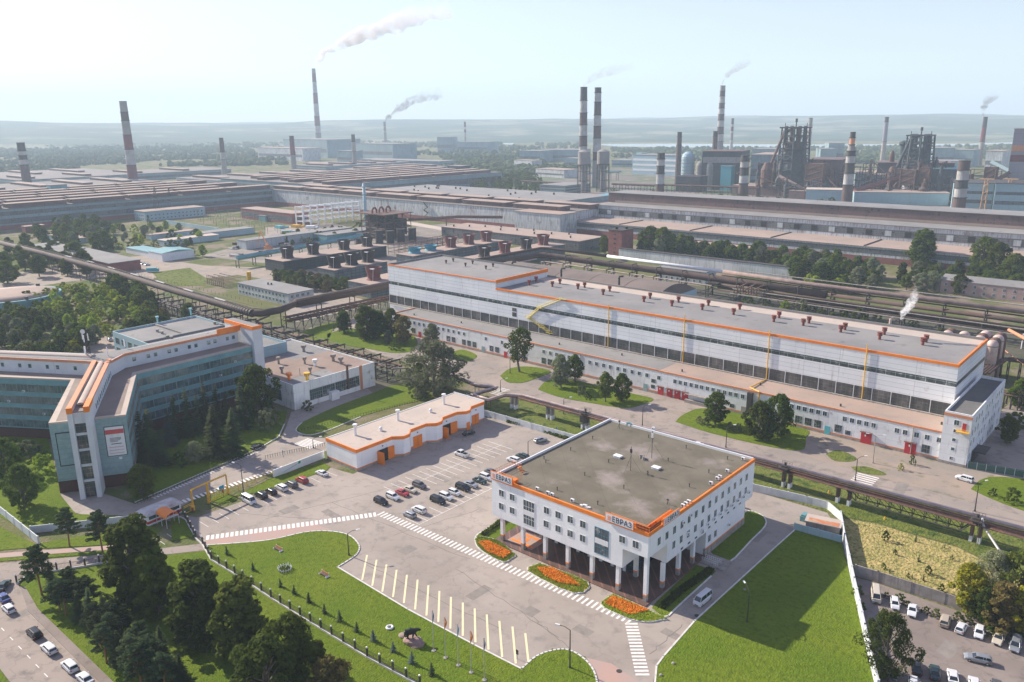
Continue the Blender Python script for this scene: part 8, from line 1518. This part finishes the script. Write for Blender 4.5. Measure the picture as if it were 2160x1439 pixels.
# ---------------------------------------------------------------- lamps
def lamp(x, y, h, ang, label, arm=2.2, dbl=False, pale=False):
    q = W(x, y); l = thing('street_lamp', label, 'street lamp', tuple(q)); m_ = m_conc if pale else m_dark; a = math.radians(ang)
    MB().path([q, q+Vector((0,0,h))],[0.16,0.09],8).cyl(q.x,q.y,0,0.5,0.24,n=8).build('pole', m_, l)
    for s2 in ((0, PI) if dbl else (0,)):
        d = Vector((math.cos(a+s2), math.sin(a+s2), 0)); t = q+Vector((0,0,h)); MB().path([t, t+d*arm*.5+Vector((0,0,.55)), t+d*arm+Vector((0,0,.65))],0.06,6).build('arm', m_, l)
        e = t+d*(arm+.3); MB().bx((e.x,e.y), a+s2, 0.9, 0.3, h+.58, h+.74).build('lamp_head', m_plain, l)
for a in [(736,1172,5.8,60,'dark lamp post with arm at the tip of the front lawn'),(1202,1409,8.2,200,'tall thin lamp post on the lawn tongue below the yellow stripes'),(514,1041,8.4,200,'lamp post on the grass beside the white minibus'),(1189,874,5.6,50,'lamp post on the road lawn before the round trees'),(1355,899,6.8,60,'lamp post behind the far corner of the brown office roof'),(1531,944,6.8,50,'lamp post on the road before the arched tree'),(1804,1014,6.8,50,'lamp post beside the zebra crossing at the pipeline'),(1576,1313,7.2,140,'lamp post standing in the shadow on the right lawn'),(2056,1079,7.8,60,'leaning yellow-headed lamp post by the pipeline tower'),(1056,827,4.6,60,'lamp post beside the pipe loop'),(1076,788,6.2,60,'lamp post under the loose tall tree'),(704,698,4.8,60,'lamp post by the path before the pipe rack'),(661,945,2.9,60,'short lamp post beside the zebra by the garages'),(1114,967,5.5,60,'thin lamp post rising behind the left roof edge of the office')]: lamp(*a)
lamp(1841,977,8.6,20,'double-armed white lamp post before the red gates',2.0,True,True)
# ---------------------------------------------------------------- black fence with ball lamps
def fence_run(pts, label, name='iron_fence', n_post=None):
    f = thing(name, label, 'fence', tuple(W(*pts[0]))); P = px(pts); kb = MB(); rl_ = MB(); acc = []
    for a, b in zip(P, P[1:]):
        L = (b-a).length; c = (a+b)/2; kb.bx((c.x,c.y), heading(a,b), L+0.1, 0.45, 0, 0.45)
        n = max(1, round(L/3.4))
        for i in range(n): acc.append(a.lerp(b, i/n))
        for z_ in (0.6,1.75): rl_.path([a+Vector((0,0,z_)), b+Vector((0,0,z_))],0.04,4)
        m2 = int(L/0.28)
        for i in range(m2): p_ = a.lerp(b, i/m2); rl_.box(p_.x-.02,p_.y-.02,.45,p_.x+.02,p_.y+.02,1.85)
    acc.append(P[-1]); kb.build('kerb_base', m_kerb, f); rl_.build('rail', m_dark, f)
    for p_ in acc:
        o_ = MB().box(p_.x-.16,p_.y-.16,0.45,p_.x+.16,p_.y+.16,2.15).build('post', m_dark, f)
        MB().lathe(p_.x,p_.y,[(.05,2.15),(.17,2.25),(.2,2.38),(.15,2.5),(.03,2.57)],8).build('ball_lamp', m_lampg, o_)
fence_run([(378,1091),(392,1097),(403,1117),(409,1128)], 'short curved black fence with ball lamps beside the gatehouse lawn')
fence_run([(413,1136),(428,1150),(446,1182),(513,1223),(572,1263),(700,1342),(775,1388),(886,1448)], 'long black iron fence with white ball lamps between lawn and grove')
fence_run([(36,1232),(60,1214),(180,1196),(240,1183)], 'low dark fence along the drive above the young pines')
# ---------------------------------------------------------------- walls
def wall(pts, h, label, m=m_plain, t=0.22, bay=5.0, name='panel_wall', cap=True):
    f = thing(name, label, 'wall', tuple(W(*pts[0]))); P = px(pts); mb = MB(); ps = MB()
    for a, b in zip(P, P[1:]):
        L = (b-a).length; c = (a+b)/2; mb.bx((c.x,c.y), heading(a,b), L, t, 0, h); n = max(1, round(L/bay))
        for i in range(n+1): p_ = a.lerp(b, i/n); ps.bx((p_.x,p_.y), heading(a,b), 0.35, t+0.16, 0, h+0.1)
    mb.build('panel', m, f); ps.build('post', m, f); return f
m_wall = mat('white_wall_paint', (0.62,0.65,0.66), 0.8, (0.5,0.52,0.53), 0.4, streak=((0.36,0.34,0.32),0.6,0.85))
wall([(-30,1058),(82,1148)], 2.2, 'white concrete wall running down the left edge', m_wall); wall([(66,1125),(188,1112),(312,1098)], 2.0, 'pale bluish wall from the corner to the gatehouse', m_wall)
wall([(1018,876),(1120,905),(1238,938)], 2.2, 'white wall with round blue sign between car park and pipeline', m_wall); wall([(1588,1036),(1700,1062),(1745,1074),(1772,1097)], 2.2, 'white wall bending toward the rusty-roofed enclosure', m_wall)
wall([(1772,1098),(1780,1146),(1800,1240),(1822,1340),(1850,1460)], 2.6, 'tall worn white wall between the right lawn and the car park', m_conc if False else m_wall, t=0.3)
wall([(1676,1118),(1774,1145)], 1.9, 'bluish wall of the small enclosure beside the right lawn', m_bluem); wall([(1803,1214),(1850,1228),(1990,1274),(2160,1334),(2240,1362)], 2.7, 'stained concrete wall behind the row of parked cars', m_conc, t=0.25, bay=6)
wall([(1016,872),(1017,850),(985,842)], 2.0, 'low white wall stub behind the garages at the pipe loop', m_wall)
q = W(1175,912); mb = MB(); mb.path([(q.x,q.y-0.15,1.5),(q.x,q.y-0.2,1.5)],0.4,12); tag(mb.build('round_sign', mat('blue_sign',(0.05,0.25,0.42),0.5)), 'small round blue sign on the white wall above the hedge', 'sign')
rh = thing('roofed_bin', 'low hut with rust-stained roof inside the walled corner enclosure', 'hut', tuple(W(1740,1110))); a, b = W(1708,1110), W(1765,1122); c = (a+b)/2; d_ = heading(a,b)
MB().bx((c.x,c.y),d_,8,3.6,0,2.1).build('wall', m_conc, rh); MB().bx((c.x,c.y),d_,8.6,4.4,2.1,2.35).build('roof', m_roofb, rh); MB().bx((c.x+.3,c.y-0.9),d_,7.2,2.0,2.352,2.4).build('rust_patch', mat('bright_rust',(0.48,0.17,0.07),0.85,(0.42,0.3,0.2),0.6,mix=(0.5,0.6)), rh)
q = W(1695,1097); tag(MB().bx((q.x,q.y),d_+1.4,2.2,1.3,0,1.4).bx((q.x+.1,q.y+.1),d_+1.4,2.0,1.1,1.4,1.8).build('waste_container', m_teald), 'dark blue waste container with rubbish at the enclosure entrance', 'container')
# fence of posts along the pipe verge and green mesh fence at the right
def stake_fence(p0, p1, n, h, label, m=m_dark, m2=None):
    f = thing('post_fence', label, 'fence', tuple(W(*p0))); a, b = W(*p0), W(*p1); mb = MB()
    for i in range(n+1): c = a.lerp(b, i/n); mb.box(c.x-.05,c.y-.05,0,c.x+.05,c.y+.05,h)
    mb.path([a+Vector((0,0,h*.85)), b+Vector((0,0,h*.85))],0.03,4).build('stake', m, f)
    if m2: c = (a+b)/2; MB().bx((c.x,c.y),heading(a,b),(b-a).length,0.04,0.2,h*.95).build('mesh', m2, f)
stake_fence((1290,898),(1770,1028),60,1.0,'row of short dark stakes between road and pipeline'); stake_fence((560,968),(690,940),26,1.2,'low picket fence above the banner wall'); stake_fence((630,912),(880,848),44,1.1,'low black fence along the kerb behind the garages')
stake_fence((2040,988),(2180,1012),7,2.4,'green mesh fence with white posts at the right end block', m_plain, mat('green_mesh',(0.06,0.12,0.10),0.8)); stake_fence((291,1064),(545,951),44,0.9,'low dark railing along the kerb of the spruce lawn')
# ---------------------------------------------------------------- flags, benches, planter, stones
for i, (x, y, c_, w2) in enumerate([(375,295,'',''),(400,310,'o',''),(427,326,'b',''),(454,341,'o',''),(482,357,'b','')]):
    q = W(540+x, 1079+y); f = thing('flagpole', ['leftmost white flagpole, its flag hanging thin and blue','second flagpole from the left with orange flag','middle flagpole with light blue flag','fourth flagpole from the left with orange flag','rightmost flagpole with dark blue flag'][i], 'flagpole', tuple(q)); h = 9.2
    MB().path([q, q+Vector((0,0,h))],[0.09,0.05],8).build('pole', m_silver, f); MB().cyl(q.x,q.y,0,0.25,0.45,n=8).build('base', m_conc, f)
    m_ = [mat('blue_flag',(0.10,0.16,0.30),0.8), m_orange, mat('light_blue_flag',(0.12,0.38,0.62),0.8), m_orange, mat('blue_flag',(0.10,0.16,0.30),0.8)][i]; mb = MB(); k = 6; wd = 0.55 if i % 2 else 0.3
    vs = []
    for j in range(k+1):
        for s2 in range(4): vs.append((q.x+0.1+s2*wd/3*(0.4+0.6*math.sin(j*.6+.4)), q.y+0.12*math.sin(s2*1.8+j*.8), q.z+h-0.1-j*0.42))
    mb.add(vs, [(j*4+s2,j*4+s2+1,(j+1)*4+s2+1,(j+1)*4+s2) for j in range(k) for s2 in range(3)]); mb.build('flag', m_, f)
for (x0, y0, x1, y1, lab) in [(575,1153,598,1166,'log bench with brown seat nearest the footpath on the front lawn'),(672,1207,695,1220,'log bench with brown seat below the wheel planter')]:
    a, b = W(x0, y0+2), W(x1, y1+2); d_ = heading(a, b); c = (a+b)/2; f = thing('log_bench', lab, 'bench', tuple(c)); u = Vector((math.cos(d_), math.sin(d_), 0)); v = Vector((-u.y, u.x, 0))
    MB().bx((c.x,c.y),d_,2.6,0.6,0.42,0.52).build('seat', m_rust, f); MB().bx((c.x+v.x*.35,c.y+v.y*.35),d_,2.6,0.08,0.55,1.0).build('backrest', m_orange2, f)
    for s2 in (-1,1): e = c+u*s2*1.25; mb = MB(); mb.path([e-v*.45+Vector((0,0,.25)), e+v*.5+Vector((0,0,.3))],0.24,8).path([e+v*.3+Vector((0,0,.2)), e+v*.45+Vector((0,0,1.1))],0.09,6); mb.build('log_end', m_plain, f)
q = W(601,1203); wp = thing('wheel_planter', 'round planter ringed with white pickets and a pole, on the front lawn', 'planter', tuple(q)); mb = MB()
for k in range(16): a_ = k*PI/8; mb.path([(q.x+1.35*math.cos(a_),q.y+1.35*math.sin(a_),0.1),(q.x+1.6*math.cos(a_),q.y+1.6*math.sin(a_),0.95)],0.09,4)
for k in range(16): a_, b_ = k*PI/8, (k+1)*PI/8; mb.path([(q.x+1.5*math.cos(a_),q.y+1.5*math.sin(a_),.6),(q.x+1.5*math.cos(b_),q.y+1.5*math.sin(b_),.6)],0.07,4)
mb.path([(q.x,q.y,.3),(q.x+.8,q.y+.6,2.2)],0.05,4); mb.build('picket_ring', m_plain, wp); leafbed([(q.x+1.2*math.cos(k),q.y+1.2*math.sin(k)) for k in range(6)], .35, 260, .12, m_leafd, 'flowers', wp)
q = W(822,1326); mb = MB(); vs = []; n = 14
mb.path([(q.x+.62*math.cos(k*2*PI/n),q.y+.62*math.sin(k*2*PI/n),.3) for k in range(n+1)],.22,8); tag(mb.build('tyre_planter', m_plain), 'white painted tyre lying on the lawn left of the bear', 'tyre')
q = W(850,1342); tag(MB().lathe(q.x,q.y,[(.9,0.1),(.95,.3),(.6,.5),(.1,.55)],9).build('stone', m_roofp), 'flat pale stone between the white tyre and the bear rock', 'stone')
rr = random.Random(5)
q = W(872,1356); mb = MB(); n = 12; prof = [(2.1,0.05),(2.15,.5),(1.75,.95),(1.1,1.15),(.2,1.2)]
mb.lathe(q.x,q.y,prof,n); mb.v = [Vector((q.x+(v.x-q.x)*rr.uniform(.9,1.12)*1.15, q.y+(v.y-q.y)*rr.uniform(.85,1.1)*.8, v.z*rr.uniform(.92,1.06))) for v in mb.v]
tag(mb.build('boulder', m_rocks), 'pinkish boulder carrying the black bear on the front lawn', 'boulder')
# the bear: one continuous skinned body, walking to the right
def bear(q, ang, s):
    me = bpy.data.meshes.new('bear_statue'); V = [(0,0,1.02,.36),(.35,0,1.06,.36),(.75,0,1.08,.37),(1.08,0,1.12,.30),(1.32,0,1.18,.22),(1.52,0,1.17,.17),(1.70,0,1.10,.10),(1.84,0,1.06,.07),
      (-.3,0,.98,.35),(-.52,0,.86,.16),(-.32,.22,.62,.20),(-.46,.24,.34,.12),(-.40,.24,.06,.11),(-.26,.24,.03,.09),(-.10,-.22,.62,.20),(-.06,-.24,.34,.12),(.02,-.24,.06,.11),(.16,-.24,.03,.09),
      (.86,.22,.68,.17),(1.02,.24,.36,.11),(1.14,.24,.07,.10),(1.28,.24,.03,.09),(.74,-.22,.68,.17),(.66,-.24,.36,.11),(.62,-.24,.07,.10),(.76,-.24,.03,.09),(1.42,.13,1.36,.06),(1.42,-.13,1.36,.06)]
    E_ = [(0,1),(1,2),(2,3),(3,4),(4,5),(5,6),(6,7),(0,8),(8,9),(8,10),(10,11),(11,12),(12,13),(8,14),(14,15),(15,16),(16,17),(2,18),(18,19),(19,20),(20,21),(2,22),(22,23),(23,24),(24,25),(5,26),(5,27)]
    me.from_pydata([(a*s, b*s, c*s) for a, b, c, d in V], E_, []); o = bpy.data.objects.new('bear_statue', me); col.objects.link(o); o.location = q; o.rotation_euler = (0,0,ang)
    md = o.modifiers.new('skin', 'SKIN'); me.skin_vertices.new() if not me.skin_vertices else None
    for i, (a, b, c, d) in enumerate(V): me.skin_vertices[0].data[i].radius = (d*s, d*s*1.05); me.skin_vertices[0].data[i].use_root = (i == 0)
    sb = o.modifiers.new('sub', 'SUBSURF'); sb.levels = 2; sb.render_levels = 2; dg = bpy.context.evaluated_depsgraph_get(); m2 = bpy.data.meshes.new_from_object(o.evaluated_get(dg)); o.modifiers.clear(); o.data = m2
    m2.materials.clear(); m2.materials.append(m_bronze); m2.polygons.foreach_set('use_smooth', [True]*len(m2.polygons)); return o
u = Vector((CR.x, CR.y, 0)).normalized(); bq = Vector((q.x, q.y, 1.12))-u*1.0
tag(bear(bq, math.atan2(u.y, u.x)+0.15, 1.45), 'black bronze bear walking to the right on the pinkish boulder', 'bear statue')
# small bits: stones, sign boards and yellow markers on the verge
for x, y, lab in [(420,1018,'pale stone on the shaded right lawn under the lamp'),(340,1400,'pale stone on the bright part of the right lawn'),(315,1426,'small white stone near the bottom of the right lawn')]:
    q = W({420:1571,340:1420,315:1394}[x], {420:1245,340:1401,315:1426}[x]); tag(MB().lathe(q.x,q.y,[(.35,.1),(.3,.35),(.05,.45)],7).build('stone', m_conc), lab, 'stone')
for x, y in [(1725,1017),(1751,1022),(1748,1040),(1754,1045),(1866,1096),(2102,1120)]:
    q = W(x, y); tag(MB().lathe(q.x,q.y,[(.28,.05),(.2,.5),(.04,.95)],6).build('marker_cone', m_yellow), 'small yellow marker stuck in the grass below the pipeline', 'marker', 'yellow markers below the pipeline')
q = W(1091,1390); s_ = thing('sign_board', 'small dark two-post sign at the end of the yellow bay stripes', 'sign', tuple(q)); MB().cyl(q.x,q.y,0,1.6,0.04,n=6).build('post', m_dark, s_); MB().box(q.x-.3,q.y-.03,1.0,q.x+.3,q.y+.03,2.0).build('panel', m_dark, s_)
q = W(598,965); s_ = thing('road_sign', 'round blue-red no-parking sign on the verge above the banner wall', 'road sign', tuple(q)); MB().cyl(q.x,q.y,0,2.2,0.04,n=6).build('pole', m_dark, s_); MB().path([(q.x,q.y-.05,2.0),(q.x,q.y-.09,2.0)],0.4,14).build('disc', mat('blue_sign',(0.05,0.25,0.42),0.5), s_)
# ---------------------------------------------------------------- smoke and haze
def vol(name, c, dens, scale, lo=0.45, hi=0.62, fade=None):
    m = bpy.data.materials.new(name); m.use_nodes = True; nt = m.node_tree; nt.nodes.remove(nt.nodes['Principled BSDF']); L = nt.links.new
    v = nt.nodes.new('ShaderNodeVolumePrincipled'); v.inputs['Color'].default_value = (*c, 1); v.inputs['Anisotropy'].default_value = 0.2
    g = nt.nodes.new('ShaderNodeNewGeometry'); n = nt.nodes.new('ShaderNodeTexNoise'); n.inputs['Scale'].default_value = scale; n.inputs['Detail'].default_value = 5; L(g.outputs['Position'], n.inputs['Vector'])
    r = nt.nodes.new('ShaderNodeMapRange'); r.inputs[1].default_value = lo; r.inputs[2].default_value = hi; r.inputs[4].default_value = dens; L(n.outputs[0], r.inputs[0]); last = r.outputs[0]
    if fade:
        sx = nt.nodes.new('ShaderNodeSeparateXYZ'); L(g.outputs['Position'], sx.inputs[0]); f = nt.nodes.new('ShaderNodeMapRange'); f.inputs[1].default_value = fade[0]; f.inputs[2].default_value = fade[1]; f.inputs[3].default_value = 1.0; f.inputs[4].default_value = 0.03; L(sx.outputs[2], f.inputs[0])
        mu = nt.nodes.new('ShaderNodeMath'); mu.operation = 'MULTIPLY'; L(last, mu.inputs[0]); L(f.outputs[0], mu.inputs[1]); last = mu.outputs[0]
    L(last, v.inputs['Density']); L(v.outputs[0], nt.nodes['Material Output'].inputs['Volume']); return m
def plume(c0, pts, label, colr, dens, k=6, lo=0.38, hi=0.62):
    dep = (Vector((c0[0], c0[1], 100))-Vector((0,0,H))).dot(CF); P = []; Rr = []
    for x, y, r in smooth_pts(pts, k):
        d = CF*FPX+CR*(x-CX)-CU*(y-CY); P.append(Vector((0,0,H))+d*(dep/d.dot(CF))); Rr.append(r*dep/FPX)
    mb = MB(); mb.path(P, Rr, 12); s2 = max(Rr)
    mb.v = [v+Vector([noise.noise(v/(s2*0.9)+Vector((i*7,0,0)))*s2*0.5*min(1,(n_//12)/10+0.08) for i in range(3)]) for n_, v in enumerate(mb.v)]
    sv = sum(mb.v[f[0]].dot((mb.v[f[i]]-mb.v[f[0]]).cross(mb.v[f[i+1]]-mb.v[f[0]])) for f in mb.f for i in range(1, len(f)-1))
    if sv < 0: mb.f = [f[::-1] for f in mb.f]
    o = mb.build('smoke_plume', vol('smoke_'+label[:14].replace(' ','_'), colr, dens, 1.6/s2, lo, hi, (P[0].z+(P[-1].z-P[0].z)*0.25, P[-1].z)), smooth=True); tag(o, label, 'smoke', kind='stuff')
plume(C6[0], [(666,143,2.6),(670,131,4.5),(684,115,6.5),(702,102,9),(728,90,12),(765,76,15),(805,58,18),(850,40,21),(900,24,24),(950,12,26)], 'white smoke streaming right from the tallest chimney', (0.84,0.79,0.77), 0.10, lo=0.3, hi=0.62)
plume(C7[0], [(812,258,2.2),(819,247,4),(832,236,5),(848,224,8),(868,212,10),(895,203,12),(930,195,13)], 'grey smoke drifting from the teal-grey stack', (0.35,0.35,0.38), 0.13)
plume(C20[0], [(2074,246,1.8),(2073,236,3),(2076,226,5),(2083,214,8),(2092,206,9),(2106,200,8)], 'grey puff of smoke from the far right stack', (0.42,0.43,0.46), 0.3)
plume(C13[0], [(1523,179,2),(1527,168,3),(1538,155,5),(1556,142,8),(1580,125,11)], 'thin grey smoke over the tall grey banded stack', (0.5,0.48,0.5), 0.14)
plume(C9[0], [(1231,183,2),(1240,172,5),(1262,158,9),(1295,145,12),(1335,132,13)], 'thin smoke over the twin stacks', (0.5,0.5,0.52), 0.07)
fq = W(1668,412); plume((fq.x,fq.y), [(1655,279,1.6),(1660,275,3),(1668,271,4),(1678,268,4.5),(1684,266,3)], 'puff of steam above the bulky furnace', (1,1,1), 0.09)
plume((fq.x,fq.y), [(1702,277,1),(1708,272,2.5),(1714,268,3.5),(1722,264,2.5)], 'white steam jet right of the bulky furnace top', (1,1,1), 0.13)
fq = W(1928,414); plume((fq.x,fq.y), [(1922,294,1.5),(1928,289,3.5),(1936,286,4),(1944,288,3)], 'puff of steam above the right furnace', (1,1,1), 0.09); plume((fq.x,fq.y), [(1951,294,1),(1960,290,2.5),(1968,288,3.2),(1974,290,2.2)], 'white steam right of the right furnace top', (1,1,1), 0.09)
plume((-85.5,309), [(1900,676,2),(1903,668,4),(1909,656,7.5),(1918,646,9),(1925,634,9),(1931,618,7),(1934,602,6)], 'white steam rising from the bent pipe behind the hall roof', (1,1,1), 0.9, lo=0.4, hi=0.55)
q = (-85.5,309); tag(MB().path([(q[0],q[1],20),(q[0],q[1],28.4),(q[0]+.5,q[1]-.2,29.3)],0.5,8).build('steam_pipe', m_cream), 'bent pale pipe giving off steam behind the hall roof', 'pipe')
m = bpy.data.materials.new('haze_air'); m.use_nodes = True; nt = m.node_tree; nt.nodes.remove(nt.nodes['Principled BSDF']); v = nt.nodes.new('ShaderNodeVolumePrincipled')
v.inputs['Color'].default_value = (0.70,0.86,1.0,1); v.inputs['Density'].default_value = 0.00014; v.inputs['Anisotropy'].default_value = 0.05
nt.links.new(v.outputs[0], nt.nodes['Material Output'].inputs['Volume'])
mb = MB(); ca, sa = math.cos(PHI0), math.sin(PHI0)
c = Vector((ca, sa))*5500; mb.bx((c.x,c.y), PHI0, 20000, 29000, -1.5, 640); hz = mb.build('haze', m); tag(hz, kind='stuff')
